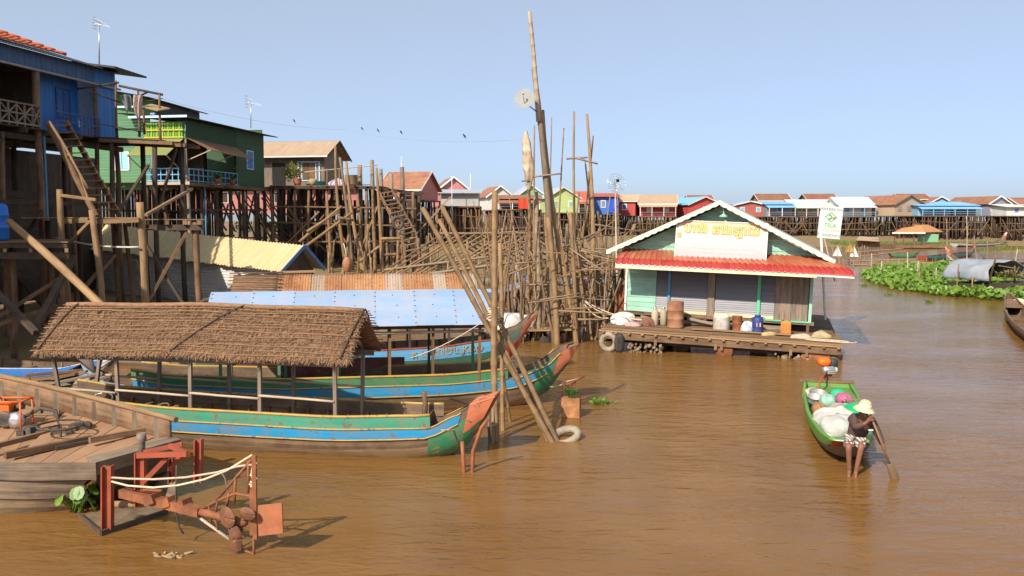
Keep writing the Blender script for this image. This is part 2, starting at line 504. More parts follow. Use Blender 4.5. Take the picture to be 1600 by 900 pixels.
def post(parent, x, y, zt, r=.11, m=None, lean=.0, sq=False, zb=None, name='post', rag=0):
    mb = MB(); zb = ground(x, y) - .4 if zb is None else zb
    a = Vector((x + rr(-lean, lean), y + rr(-lean, lean), zb)); b = Vector((x, y, zt + rr(0, rag)))
    if sq: mb.beam(a, b, r * 2)
    else: pole(mb, a, b, r * rr(.9, 1.15), r * rr(.75, .95), wob=.008, n=5, sides=6)
    return ob(name, mb, m or wood_dark, parent)
def railing(parent, a, b, z, h, m, gap=.35, cross=False, r=.022, mid=True):
    a, b = Vector((a[0], a[1], z)), Vector((b[0], b[1], z)); L = (b - a).length; up = Vector((0, 0, h))
    rl = [h, h * .12] + ([h * .55] if mid else [])
    for k in rl: ob('rail', MB().beam(a + up * (k / h), b + up * (k / h), r * 2.2, r * 2), m, parent)
    n = max(1, round(L / gap))
    for i in range(n + 1):
        p = a.lerp(b, i / n)
        ob('baluster', MB().beam(p, p + up * .97, r * 1.7), m, parent)
    if cross:
        for i in range(0, n, 2):
            p, q = a.lerp(b, i / n), a.lerp(b, min(n, i + 2) / n)
            ob('brace', MB().beam(p + up * .12, q + up * .93, r * 1.5), m, parent)
            ob('brace', MB().beam(q + up * .12, p + up * .93, r * 1.3), m, parent)
def window(parent, c, U, w, h, mframe, mpane, th=.05, leaves=2):
    # c: centre on the wall face, U: along the wall, facing the U-right-hand side (U.y,-U.x)
    U = Vector((U[0], U[1], 0)).normalized(); n = Vector((U.y, -U.x, 0)); c = Vector(c); Z = Vector((0, 0, 1))
    f = MB(); t = .07
    for s in (-1, 1):
        f.beam(c + U * s * w / 2 - Z * h / 2 + n * th / 2, c + U * s * w / 2 + Z * h / 2 + n * th / 2, t, th, up=n)
        f.beam(c + Z * s * h / 2 - U * w / 2 + n * th / 2, c + Z * s * h / 2 + U * w / 2 + n * th / 2, t, th * .94, up=n)
    fo = ob('window', f, mframe, parent)
    for i in range(leaves):
        q = c + U * (w * ((i + .5) / leaves - .5)) + n * .012
        lw = w / leaves - .05
        mb = MB().beam(q - Z * (h / 2 - .05), q + Z * (h / 2 - .05), lw, .03, up=n)
        for k in range(max(3, int(h / .12))):
            zz = -h / 2 + .12 + k * .12
            if zz < h / 2 - .1: mb.beam(q + Z * zz - U * (lw / 2 - .05) + n * .02, q + Z * zz + U * (lw / 2 - .05) + n * .02, .05, .02, up=n)
        ob('shutter', mb, mpane, fo)
def tile_roof(parent, a, b, c, d, m, rows=14, th=.05, name='roof', mr=None, cols=None):
    # a-b eave, d-c ridge, stepped courses with rolls
    a, b, c, d = map(Vector, (a, b, c, d)); n = (b - a).cross(d - a).normalized()
    mb = MB()
    W = (b - a).length; k = cols or max(3, int(W / .35))
    for i in range(rows):
        f0, f1 = i / rows, (i + 1.06) / rows
        p0, p1, q0, q1 = a.lerp(d, f0), b.lerp(c, f0), a.lerp(d, min(1, f1)), b.lerp(c, min(1, f1))
        base = len(mb.v)
        for j in range(2 * k + 1):
            t = j / (2 * k); bumpz = n * (.035 if j % 2 else 0)
            mb.v += [p0.lerp(p1, t) + n * th + bumpz, q0.lerp(q1, t) + bumpz, p0.lerp(p1, t) + bumpz * .3]
        for j in range(2 * k):
            s = base + 3 * j
            mb.face((s, s + 3, s + 4, s + 1), [(j * .2, i), (j * .2 + .2, i), (j * .2 + .2, i + .3), (j * .2, i + .3)])
            mb.face((s + 2, s + 5, s + 3, s), [(0, 0)] * 4)
    return ob(name, mb, m, parent)
tile_red = mat('orange_tile', (.58, .14, .055), (.42, .09, .04), sc=(3, 3), dirt=(.3, .12, .07), dirt_amt=.4, jit=.02)
tile_old = mat('old_tile', (.30, .125, .07), (.19, .075, .045), uv=False, sc=(1.6, 1.6), dirt=(.36, .2, .11), dirt_amt=.55, dirt_sc=.5, jit=.15)
tile_tan = mat('tan_fibre_roof', (.46, .33, .22), (.37, .26, .17), sc=(.5, 3), dirt=(.4, .26, .16), dirt_amt=.5, jit=.1)
tin_dark = mat('dark_tin', (.06, .06, .065), (.035, .035, .04), sc=(.5, 4), jit=.05, metal=.2, rough=.6)
tin_yel = mat('yellow_tin', (.66, .5, .27), (.55, .41, .21), sc=(.6, 6), dirt=(.5, .36, .2), dirt_amt=.4, dirt_sc=1, jit=.02, rough=.65)
green_wall = mat('green_clapboard', (.10, .235, .085), (.075, .18, .07), sc=(.6, 12), dirt=(.10, .21, .14), dirt_amt=.5, jit=.05)
green_shade = mat('shaded_green_wall', (.05, .105, .05), (.04, .085, .042), sc=(.5, 6), dirt=(.06, .08, .05), dirt_amt=.5, jit=.04)  # darker copy of the clapboard green, with the unlit side's shade in the colour
olive = mat('olive_sheet', (.26, .27, .085), (.22, .225, .075), sc=(.5, 3), jit=.03, trans=.15)
brown_sheet = mat('brown_sheet', (.27, .145, .075), (.21, .11, .06), sc=(.5, 3), jit=.03, trans=.1)
sky_fascia = paint('pale_blue_fascia', (.5, .68, .82), wear=.1, chips=False)
rail_blue = paint('rail_blue', (.16, .42, .62), wear=.2)
pot_terra = mat('terracotta', (.42, .16, .08), (.3, .11, .06), uv=False, sc=(6, 6))
leaf_g = mat('leaf_green', (.10, .19, .035), (.05, .11, .02), uv=False, sc=(7, 7), bump=0, jit=.1, rough=.55, trans=.3)
leaf_y = mat('leaf_yellow_green', (.26, .27, .05), (.14, .18, .03), uv=False, sc=(7, 7), bump=0, jit=.1, rough=.55, trans=.3)
def foliage(c, rad, count, size, seed=1, up=.3):
    rnd = random.Random(seed); mb = MB(); c = Vector(c)
    for _ in range(count):
        while True:
            p = Vector((rnd.uniform(-1, 1), rnd.uniform(-1, 1), rnd.uniform(-1, 1)))
            if p.length < 1: break
        p *= .55 + .45 * rnd.random()
        q = c + Vector((p.x * rad[0], p.y * rad[1], p.z * rad[2]))
        d = Vector((p.x + rnd.uniform(-.6, .6), p.y + rnd.uniform(-.6, .6), rnd.uniform(-.3, .8) + up)).normalized()
        w = d.cross(Vector((rnd.uniform(-1, 1), rnd.uniform(-1, 1), rnd.uniform(-1, 1)))).normalized()
        L = size * rnd.uniform(.6, 1.3)
        i = len(mb.v)
        mb.v += [q, q + d * L * .5 + w * L * .22, q + d * L, q + d * L * .5 - w * L * .22]
        mb.face((i, i + 1, i + 2, i + 3), [(0, 0)] * 4)
    return mb
def antenna(px, py_top, py_bot, depth, label):
    a, b = D(px, py_bot, depth), D(px, py_top, depth); s = depth / 1400
    t = thing('television_antenna', a, label, 'antenna')
    ob('mast', MB().tube([a, b], .03, 6), steel, t)
    m = MB(); dr = Vector((.9, -.2, -.28)).normalized(); L = 20 * s; c = b - Vector((0, 0, .1))
    m.beam(c - dr * L * .35, c + dr * L, .03)
    m.beam(c - dr * .2 + Vector((0, 0, .22)), c + dr * L, .02)
    ob('boom', m, steel, t)
    for k in range(6):
        q = c + dr * (L * (-.3 + .12 * k)); h = (.42 - .05 * k) * 12 * s
        ob('element', MB().tube([q - Vector((.15, .5, .8)) * h, q + Vector((.15, .5, .8)) * h], .014, 5), steel, t)
    m = MB()
    for k in range(5):
        h = (k - 2) * 4.2 * s
        m.tube([c - dr * L * .35 + Vector((-.05, 0, h)) - Vector((.1, .55, 0)) * 9 * s, c - dr * L * .35 + Vector((-.05, 0, h)) + Vector((.1, .55, 0)) * 9 * s], .012, 4)
    ob('reflector', m, steel, t)

# ------------------------------------------------------------------ blue house, its stair and landings
def blue_house():
    o = (-18.35, 35); U = (.18, 1)
    L = frame(o, U); Uv = Vector((.18, 1, 0)).normalized(); Nv = Vector((Uv.y, -Uv.x, 0))
    t = thing('stilt_house', L(0, 0, ground(*o)), 'blue plank house on tall stilts with orange tile roof and shaded veranda', 'house')
    dk = 8.0
    floor_boards(t, L(-12, -6, dk), L(5.2, -6, dk), L(5.2, .35, dk), L(-12, .35, dk), wood_dark, w=.25)
    for u in (-9, -6, -3, -1.2, 0.1, 1.6, 3.4, 5):
        ob('joist', MB().beam(L(u, -6, dk - .13), L(u, .6 + rr(-.1, .15), dk - .13), .12, .18), wood_dark, t)
    for n in (0, -2.6, -5.4):
        ob('beam', MB().beam(L(-12, n, dk - .34), L(5.4, n, dk - .34), .14, .22), wood_dark, t)
        ob('beam', MB().beam(L(-12, n, 5.2), L(4.2, n, 5.2), .1, .16), wood_dark, t)
    for u in (-11, -7.5, -4, -1.9, .02, 1.9, 3.6, 5.0):
        for n in (0, -2.6, -5.4):
            p = L(u, n, 0); post(t, p.x, p.y, dk - .25 if not (n == 0 and u in (-4, .02, 3.6)) else 10.3, .16 if n == 0 and u == .02 else .12, wood_dark if n < 0 else wood_brown, .05)
    for (u0, z0, u1, z1, n) in ((-4, 1, 0, 5, .16), (0, 1.2, -4, 5, -.1), (-1.9, 5.2, 0, 7.6, -2.5), (1.9, 2, 3.6, 5.5, -2.5), (-6, 4, -2, 7.5, .1)):
        ob('brace', MB().beam(L(u0, n, z0), L(u1, n, z1), .09, .13), wood_dark, t)
    # plank walls under the floor; the long rear one is added to block light
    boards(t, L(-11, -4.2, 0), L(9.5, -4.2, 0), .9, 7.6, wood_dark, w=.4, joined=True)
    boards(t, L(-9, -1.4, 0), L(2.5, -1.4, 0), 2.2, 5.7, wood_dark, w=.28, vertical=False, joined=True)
    # veranda walls
    boards(t, L(-12, -2.4, 0), L(1.4, -2.4, 0), dk, 11, wood_dark, w=.3, joined=True)
    ob('door', MB().beam(L(-1.4, -2.35, dk), L(-1.4, -2.35, 10), .9, .06, up=Nv), dark, t)
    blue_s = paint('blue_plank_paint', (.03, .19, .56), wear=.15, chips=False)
    blue_shade = paint('shaded_blue_plank_paint', (.03, .10, .24), wear=.3, chips=False)  # darker copy of the plank blue, eave shade put into the colour
    boards(t, L(.9, -.75, 0), L(3.5, -.75, 0), dk, 10.4, blue_s, w=.26)
    boards(t, L(.9, -2.4, 0), L(.9, -.75, 0), dk, 10.4, wood_dark, w=.3, joined=True)  # dark colour puts the veranda's shade into this end wall
    ob('ceiling', MB().slab(L(-12, -2.5, 10.42), L(3.5, -2.5, 10.42), L(3.5, -.06, 10.42), L(-12, -.06, 10.42), .05), wood_dark, t)
    boards(t, L(3.62, -.02, 0), L(5.05, -.02, 0), dk - .1, 10.95, blue_s, w=.28)
    boards(t, L(5.05, -.02, 0), L(5.05, -6, 0), dk - .1, 11.2, blue_shade, w=.3, joined=True)
    window(t, L(2.5, -.72, 9.3), Uv, .8, 1.3, blue_shade, paint('shutter_blue', (.02, .13, .42), chips=False), leaves=2)
    boards(t, L(-12, .02, 0), L(3.6, .02, 0), 10.3, 10.98, blue_shade, w=.3)
    ob('gutter', MB().tube([L(-12, .12, 10.28), L(5.2, .14, 10.27)], .05, 6), grey_tin, t)
    # roofs
    ob('eave_sheet', MB().corr(L(-13, -3.2, 12.0), L(4.7, -3.2, 12.0), L(4.75, .4, 10.92), L(-13, .4, 10.92), .16, .025), tin_dark, t)
    r = tile_roof(t, L(-14, -.35, 11.24), L(2.3, -.35, 11.24), L(-1.2, -5.5, 13.2), L(-14, -5.5, 13.2), tile_red, rows=16)
    m = MB(); a, b = L(2.35, -.35, 11.3), L(-1.2, -5.5, 13.3)
    for k in range(15):
        m.tube([a.lerp(b, k / 15), a.lerp(b, (k + 1.1) / 15)], [.07, .055], 7)
    ob('hip_tiles', m, tile_red, r)
    ob('extension_roof', MB().slab(L(3.6, 1.0, 11.0), L(5.9, 1.0, 10.93), L(5.9, -3, 11.5), L(3.6, -3, 11.55), .08), tin_dark, t)
    railing(t, L(-7.5, .25, 0), L(-4, .25, 0), dk + .02, .85, wood_grey, .45, True, .03)
    railing(t, L(-3.9, .25, 0), L(-.15, .25, 0), dk + .02, .85, wood_grey, .42, True, .032)
    railing(t, L(.75, .25, 0), L(3.5, .25, 0), dk + .02, .8, navy, .24, False, .02)
    ob('pipe', MB().tube([L(.08, .22, 7.9), L(.1, .24, 1.0)], .045, 6), blue_b, t)
    # open annex beyond the end wall
    t2 = thing('plank_annex', L(5, 2, ground(-14, 40)), 'dark open plank platform on posts beside the blue house wall', 'platform')
    floor_boards(t2, L(3.0, .4, 8.02), L(3.0, 3.2, 7.86), L(5.4, 3.4, 7.86), L(5.4, .4, 8.02), wood_dark, w=.22, lip=.2)
    for u in (3.1, 4.2, 5.2):
        ob('joist', MB().beam(L(u, 0.5, 7.88), L(u, 3.6 + rr(-.2, .3), 7.7), .12, .15), wood_brown, t2)
    for (u, n, zt) in ((3.2, 1.0, 7.8), (3.3, 2.9, 7.7), (5.1, 1.2, 7.8), (5.1, 3.0, 7.7)):
        p = L(u, n, 0); post(t2, p.x, p.y, zt, .12, wood_dark, .2)
    ob('brace', MB().beam(L(3.2, 2.9, 4.6), L(4.6, 3.1, 7.6), .1, .1), wood_dark, t2)
    m = MB().slab(L(2.6, .9, 8.5), L(2.6, 1.9, 8.3), L(4.0, 1.9, 8.3), L(4.0, .9, 8.5), .03)
    ob('mat', m, wood_dark, t2)
    # drying rack of thin poles
    t3 = thing('drying_rack', L(4, 2.4, 8), 'thin pole rack with hanging clothes over the plank annex', 'rack')
    tops = {}
    for (px, y0, y1, d) in ((183, 126, 215, 38), (218, 141, 214, 38.5), (251, 147, 224, 37.5), (226, 172, 210, 39.5)):
        a, b = D(px, y1, d), D(px - 2, y0, d); tops[px] = b
        ob('upright', pole(MB(), a, b, .06, .05, n=4, sides=6), wood_brown, t3)
    for (p, q, r) in (((120, 139, 37.5), (186, 129, 38), .04), ((186, 134, 38), (254, 148, 37.5), .05), ((140, 143, 37), (188, 160, 38), .03), ((214, 152, 38.5), (232, 143, 38), .05), ((218, 160, 38.5), (254, 154, 37.5), .02)):
        ob('crossbar', MB().tube([D(*p), D(*q)], r, 6), wood_dark, t3)
    def cloth(name, px, py, w, h, d, m, label, seed):
        rnd = random.Random(seed); ph = rnd.uniform(0, 6); s = d / 1400; a = D(px, py, d)
        def fn(u, v):
            sw = .5 + .5 * (1 - v) ** .6
            return a + Vector(((u - .5) * w * s * sw + .25 * w * s * math.sin(ph + 2 * v), .12 * math.sin(9 * u + ph + 2 * v), -v * h * s * (1 - .25 * math.sin(3 * u + ph))))
        mb = MB().grid(fn, 10, 10); k = len(mb.v)
        o = ob(name, mb, m, None, label, 'clothing')
        sm = o.modifiers.new('thick', 'SOLIDIFY'); sm.thickness = .012
    cloth('hanging_cloth', 197, 148, 15, 28, 38.2, mat('grey_cloth', (.24, .23, .23), uv=False, sc=(4, 4)), 'grey shirt hanging on the thin pole rack', 2)
    cloth('hanging_cloth', 218, 149, 12, 30, 38, mat('pink_cloth', (.66, .5, .42), uv=False, sc=(4, 4)), 'pale pink cloth hanging on the thin pole rack', 5)
    mb = MB().slab(D(222, 166, 38.5), D(246, 172, 36.4), D(266, 169, 38.5), D(236, 162, 40), .05)
    ob('woven_mat', mb, mat('straw_mat', (.36, .25, .12), sc=(4, 20)), None, 'brown woven mat laid over the drying rack poles', 'mat')
    # stair from the veranda to the landing
    t4 = thing('wooden_stair', D(150, 340, 33), 'steep wooden stair with thin handrail leading up to the blue veranda', 'stair')
    a0, a1 = D(74, 192, 33.6), D(150, 338, 32.3); b0, b1 = D(103, 190, 34.6), D(187, 337, 33.6)
    for p, q in ((a0, a1), (b0, b1)):
        ob('stringer', MB().beam(p, q, .08, .2), wood_brown, t4)
    for k in range(13):
        f = (k + .6) / 13.4
        ob('step', MB().beam(a0.lerp(a1, f) + Vector((-.05, 0, .03)), b0.lerp(b1, f) + Vector((.05, 0, .03)), .22, .045), wood_brown, t4)
    h0, h1 = D(77, 190, 33.2), D(138, 295, 32.4)
    ob('handrail', pole(MB(), h0, h1, .05, .045, sides=6), wood_tan, t4)
    for f in (.32, .78):
        p = h0.lerp(h1, f); q = a0.lerp(a1, f + .12)
        ob('rail_support', MB().beam(p, q, .05), wood_tan, t4)
    # landing
    t5 = thing('plank_landing', D(200, 480, 32), 'plank landing on bent posts at the foot of the wooden stair', 'platform')
    z = 4.62
    A, B, C, E = P(42, 337, 4.72), None, None, None
    def q(px, d): return Vector(((px - 800) / 1400 * d, d, z))
    floor_boards(t5, q(42, 31.5), q(215, 31.5), q(215, 34.5), q(45, 34.5), wood_tan, w=.22, lip=.15)
    floor_boards(t5, q(216, 32.6) - Vector((0, 0, .06)), q(318, 32.6) - Vector((0, 0, .06)), q(314, 35.5) - Vector((0, 0, .06)), q(218, 35.5) - Vector((0, 0, .06)), wood_brown, w=.22, lip=.1)
    dz = Vector((0, 0, -.15))
    for (p0, p1, d, m) in ((100, 140, 31.5, wood_tan), (153, 219, 31.5, wood_tan)):
        ob('edge_beam', MB().beam(q(p0, d) + dz, q(p1, d) + dz * .6, .1, .16), m, t5)
    ob('edge_beam', MB().beam(q(220, 32.6) + Vector((0, 0, -.36)), q(317, 32.6) + Vector((0, 0, -.36)), .1, .2), wood_dark, t5)
    for px in (226, 262, 290, 312):
        ob('joist', MB().beam(q(px, 32.4) - Vector((0, 0, .18)), q(px, 35.6) - Vector((0, 0, .18)), .14, .16), wood_tan if px in (290, 312) else wood_brown, t5)
    for (px, ptop, d, r, m) in ((93, 296, 31, .12, wood_tan), (143, 328, 31.2, .11, wood_tan), (218, 316, 31.8, .14, wood_tan), (217, 318, 34.5, .1, wood_brown), (305, 345, 32.8, .12, wood_brown), (303, 350, 35.4, .1, wood_brown), (180, 350, 34.2, .1, wood_brown), (195, 350, 34.4, .09, wood_brown), (75, 345, 34.5, .12, wood_dark), (122, 345, 35, .09, wood_dark)):
        a = D(px, ptop, d); b = Vector((a.x + rr(.05, .3), a.y + rr(-.1, .1), ground(a.x, a.y) - .3))
        ob('post', pole(MB(), b, a, r * 1.05, r * .95, wob=.016 if px == 143 else .006, n=8, sides=8), m, t5)
    for (p, q2, m) in (((95, 305, 30.9), (150, 312, 30.9), wood_tan), ((108, 380, 31.6), (142, 345, 31.2), wood_tan), ((232, 470, 32), (292, 362, 32.7), wood_brown), ((222, 372, 32.4), (294, 486, 32.4), wood_dark), ((152, 432, 33), (180, 398, 33.4), wood_tan), ((228, 336, 33), (300, 295, 40), wood_tan), ((186, 330, 34), (232, 258, 38), wood_dark), ((130, 452, 32), (152, 425, 33), wood_brown)):
        ob('brace', MB().beam(D(*p), D(*q2), .11, .1), m, t5)
    cord('water_hose', sag_line(D(88, 371, 32.5), D(217, 386, 31.6), .12), .035, white_p, 'white plastic pipe strung under the plank landing', 'pipe')
    # left lower stage with barrel
    t6 = thing('plank_stage', D(40, 470, 29), 'low dark plank stage carrying the blue barrel', 'platform')
    def q3(px, d): return Vector(((px - 800) / 1400 * d, d, 3.86))
    floor_boards(t6, q3(-120, 28), q3(106, 28), q3(106, 31), q3(-120, 31), wood_brown, w=.24)
    ob('edge_beam', MB().beam(q3(-120, 28.05) - Vector((0, 0, .45)), q3(108, 28.05) - Vector((0, 0, .45)), .1, .2), wood_dark, t6)
    ob('edge_beam', MB().beam(q3(-120, 28.1) - Vector((0, 0, .13)), q3(106, 28.1) - Vector((0, 0, .13)), .1, .15), wood_dark, t6)
    for px in (8, 48, 104): ob('joist', MB().beam(q3(px, 27.9) - Vector((0, 0, .28)), q3(px, 31) - Vector((0, 0, .28)), .1, .12), wood_tan, t6)
    for (px, d) in ((-60, 28.4), (20, 28.6), (98, 28.4), (80, 30.6), (10, 30.8)):
        p = q3(px, d); post(t6, p.x, p.y, 3.7, .13, wood_brown, .1)
    for (p, q2, m, w) in (((-40, 420, 27), (56, 520, 25), wood_dark, .15), ((-20, 512, 26), (92, 478, 27), wood_brown, .12), ((115, 402, 28.5), (52, 520, 25.5), wood_dark, .17), ((98, 432, 29), (-10, 500, 28), wood_brown, .12)):
        ob('brace', MB().beam(D(*p), D(*q2), w, w), m, t6)
    bar = thing('water_barrel', q3(-2, 28.9), 'blue plastic barrel standing on the low plank stage', 'barrel')
    bp_ = q3(-2, 28.9); blp = paint('blue_plastic', (.02, .16, .55), wear=.1, chips=False)
    ob('body', MB().lathe([(.28, 0), (.31, .05), (.33, .1), (.33, .38), (.345, .4), (.345, .44), (.33, .46), (.33, .78), (.345, .8), (.345, .84), (.33, .86), (.32, 1.06), (.28, 1.15), (.2, 1.17)], bp_, 18), blp, bar)
    ob('lid', MB().lathe([(.2, 1.172), (.2, 1.2), (.12, 1.21), (.03, 1.21)], bp_, 14), blp, bar)
    # long pale prop
    a, b = D(14, 346, 27.5), D(176, 494, 24.2)
    g = b + (b - a).normalized() * ((b.z - .1) / -(b - a).normalized().z)
    ob('slanting_prop', pole(MB(), g, a, .13, .11, wob=.008, n=10, sides=9), wood_tan, None, 'long pale slanting log propping the low plank stage', 'prop')
blue_house()
antenna(155, 34, 104, 41, 'silver television antenna on mast above the blue house roof')
antenna(392, 158, 200, 62, 'small television antenna on mast behind the green house roof')

# ------------------------------------------------------------------ green house
def green_house():
    o = (-20.6, 57); U = (.18, 1); L = frame(o, U); Uv = Vector((.18, 1, 0)).normalized(); Nv = Vector((Uv.y, -Uv.x, 0))
    t = thing('stilt_house', L(0, 0, ground(*o)), 'green house on stilts with olive and brown awnings and blue railing', 'house')
    dk = 6.94
    floor_boards(t, L(-.4, -8, dk), L(11.2, -8, dk), L(11.2, .25, dk), L(-.4, .25, dk), wood_brown, w=.3, joined=True)
    ob('fascia', MB().beam(L(-.45, -2.75, dk - .08), L(-.45, .5, dk - .08), .08, .2), wood_pale, t)
    ob('fascia', MB().beam(L(-.4, .3, dk - .12), L(11.3, .3, dk - .12), .08, .2), wood_brown, t)
    # right face
    ob('end_wall', MB().beam(L(8.85, -.06, dk - .2), L(8.85, -.06, 10.95), 4.4, .12, up=Nv), green_shade, t)
    ob('rear_wall', MB().beam(L(11.02, -4, dk - .2), L(11.02, -4, 11.3), .1, 7.8, up=Nv), green_shade, t)
    window(t, L(8.75, .0, 8.9), Uv, 1.0, 1.3, sky_fascia, paint('window_blue', (.05, .22, .6), chips=False))
    boards(t, L(.3, -2.2, 0), L(6.6, -2.2, 0), dk, 10, wood_dark, w=.3, joined=True)
    ob('door', MB().beam(L(3.4, -2.15, dk), L(3.4, -2.15, 9), 1.0, .05, up=Nv), dark, t)
    m = MB().corr(L(0.1, 0, 10.85), L(6.62, 0, 10.85), L(6.62, 0, 9.55), L(0.1, 0, 9.55), .18, .03)
    ob('upper_panel', m, green_shade, t)
    aw = ob('awning', MB().slab(L(6.6, .05, 9.65), L(.1, .05, 9.75), L(.3, 1.6, 8.95), L(6.3, 1.5, 8.75), .03), brown_sheet, t)
    for (u, z) in ((.3, 8.95), (3.3, 8.85), (6.3, 8.75)):
        ob('strut', MB().beam(L(u, 1.55, z), L(u, 0, z - .6), .05), wood_pale, aw)
    railing(t, L(.1, .15, 0), L(6.5, .15, 0), dk, .85, rail_blue, .6, False, .03)
    # left face toward the river mouth
    slat_g = paint('lime_slat', (.12, .36, .04), wear=.05, chips=False); slat_y = paint('yellow_slat', (.5, .42, .04), wear=.05, chips=False)
    for k in range(14):
        n = -2.65 + k * .19
        ob('slat', MB().beam(L(-.1, n, 9.78), L(-.1, n, 10.68), .15, .04, up=Uv), slat_g, t)
        if k % 2 == 0: ob('slat', MB().beam(L(-.16, n + .09, 9.72), L(-.16, n + .09, 10.66), .05, .03, up=Uv), slat_y, t)
    for z in (9.75, 10.2): ob('slat', MB().beam(L(-.2, -2.7, z), L(-.2, 0, z), .05, .08), slat_y, t)
    ob('backing', MB().beam(L(.0, -1.35, 9.7), L(.0, -1.35, 10.75), 2.75, .03, up=Uv), green_wall, t)
    aw = ob('awning', MB().slab(L(-.1, -2.75, 9.75), L(-1.5, -3.1, 8.55), L(-1.5, -.4, 8.55), L(-.1, 0, 9.72), .03), olive, t)
    for n in (-3.05, -.45): ob('strut', MB().beam(L(-1.5, n, 8.55), L(0, n, 7.8), .05), wood_pale, aw)
    railing(t, L(-.3, -2.75, 0), L(-.3, .05, 0), dk, .85, rail_blue, .42, False, .032)
    boards(t, L(2.2, -3.2, 0), L(2.2, 0, 0), dk, 9.8, wood_dark, w=.3, joined=True)
    boards(t, L(.6, -9, 0), L(.6, -2.75, 0), 6.5, 11.5, green_wall, w=.2, vertical=False, joined=True)
    window(t, L(.57, -4.8, 8.35), -Nv * -1, 1.0, 1.15, white_p, paint('pale_blue_shutter', (.36, .62, .74), wear=.1, chips=False))
    # roofs
    ob('lower_roof', MB().corr(L(-.7, -4.2, 11.25), L(12.4, -4.2, 11.5), L(12.4, .55, 10.85), L(-.7, .55, 10.95), .2, .03), tin_dark, t)
    ob('upper_roof', MB().corr(L(-.9, -9.5, 13.6), L(6.3, -9.5, 13.7), L(6.3, -1.8, 11.95), L(-.9, -1.8, 12.15), .2, .03), tin_dark, t)
    ob('gable_wall', MB().poly([L(.62, -9, 11.4), L(.62, -2.1, 11.4), L(.62, -2.1, 12.1), L(.62, -9, 13.4)]), green_wall, t)
    ob('side_wall', MB().beam(L(3, -2.2, 11.0), L(3, -2.2, 12.0), 5.4, .08, up=Nv), tin_dark, t)
    ob('eave_board', MB().beam(L(-.75, -3.4, 10.98), L(-.75, .6, 10.98), .05, .14), sky_fascia, t)
    ob('eave_board', MB().beam(L(-.95, -6.5, 11.62), L(-.95, -2.9, 11.6), .05, .12), sky_fascia, t)
    for u in (0, 1.9, 3.8, 5.7, 7.6, 9.5, 11):
        for n in (0, -2.7, -5.4, -8):
            p = L(u, n, 0); post(t, p.x, p.y, 9.7 if (u, n) == (0, 0) else dk - .1, .13, wood_grey if (u, n) == (0, 0) else wood_dark, .15)
    for k in range(16):
        u = rr(0, 9); n = random.choice((0.05, -2.6, -5.3)); s = random.choice((-1, 1))
        ob('brace', MB().beam(L(u, n, rr(1, 4)), L(u + s * rr(1.5, 3), n, rr(5.5, 6.7)), .1, .1), wood_dark, t)
    for z in (3.4, 5.2):
        for n in (0, -2.7, -5.4): ob('beam', MB().beam(L(-.3, n + .1, z), L(11.2, n + .1, z + rr(-.2, .2)), .08, .12), wood_dark, t)
    boards(t, L(-1, -6, 0), L(11, -6, 0), 1.0, 6.7, wood_dark, w=.35, joined=True, gap=.09)  # plank screens added behind the stilts to keep the underside dark
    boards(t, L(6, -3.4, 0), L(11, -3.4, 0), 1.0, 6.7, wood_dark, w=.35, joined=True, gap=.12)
    ob('downpipe', MB().tube([L(1.9, .2, 6.8), L(1.95, .2, 1.2)], .05, 6), blue_b, t)
    # things kept on the veranda
    ba = thing('water_barrel', L(-.1, -2.35, dk), 'small blue drum behind the green house railing', 'barrel')
    p = L(.1, -2.2, dk + .02)
    ob('body', MB().lathe([(.22, 0), (.26, .05), (.26, .7), (.2, .8)], p, 14), paint('blue_plastic', (.02, .16, .55)), ba)
    ob('lid', MB().lathe([(.2, .8), (.2, .86), (.03, .87)], p, 12), red_b, ba)
    for (u, lab, sd, s) in ((2.6, 'large spiky plant in pot on the green house ledge', 3, .55), (4.6, 'small leafy plant in box on the green house ledge', 4, .35)):
        q = L(u, .75, dk)
        pt = thing('potted_plant', q, lab, 'plant')
        ob('shelf', MB().beam(L(u, 0.3, dk - .05), L(u, 1.1, dk - .05), .8, .06), wood_grey, pt)
        ob('pot', MB().lathe([(.16, 0), (.24, .3), (.26, .32), (.2, .33)], q, 12), pot_terra, pt)
        m = MB(); rnd = random.Random(sd)
        for k in range(60):
            a = rnd.uniform(0, 6.28); e = rnd.uniform(.1, 1.3); ln = s * rnd.uniform(.7, 1.4)
            d = Vector((math.cos(a) * math.cos(e), math.sin(a) * math.cos(e), math.sin(e)))
            b = q + Vector((0, 0, .3)); w = d.cross(Vector((0, 0, 1))).normalized() * .03
            i = len(m.v); mid = b + d * ln * .6; tip = b + d * ln + Vector((0, 0, -.25 * ln))
            m.v += [b - w, b + w, mid + w, mid - w, tip]
            m.face((i, i + 1, i + 2, i + 3), [(0, 0)] * 4); m.face((i + 3, i + 2, i + 4), [(0, 0)] * 3)
        ob('leaves', m, leaf_g, pt)
green_house()

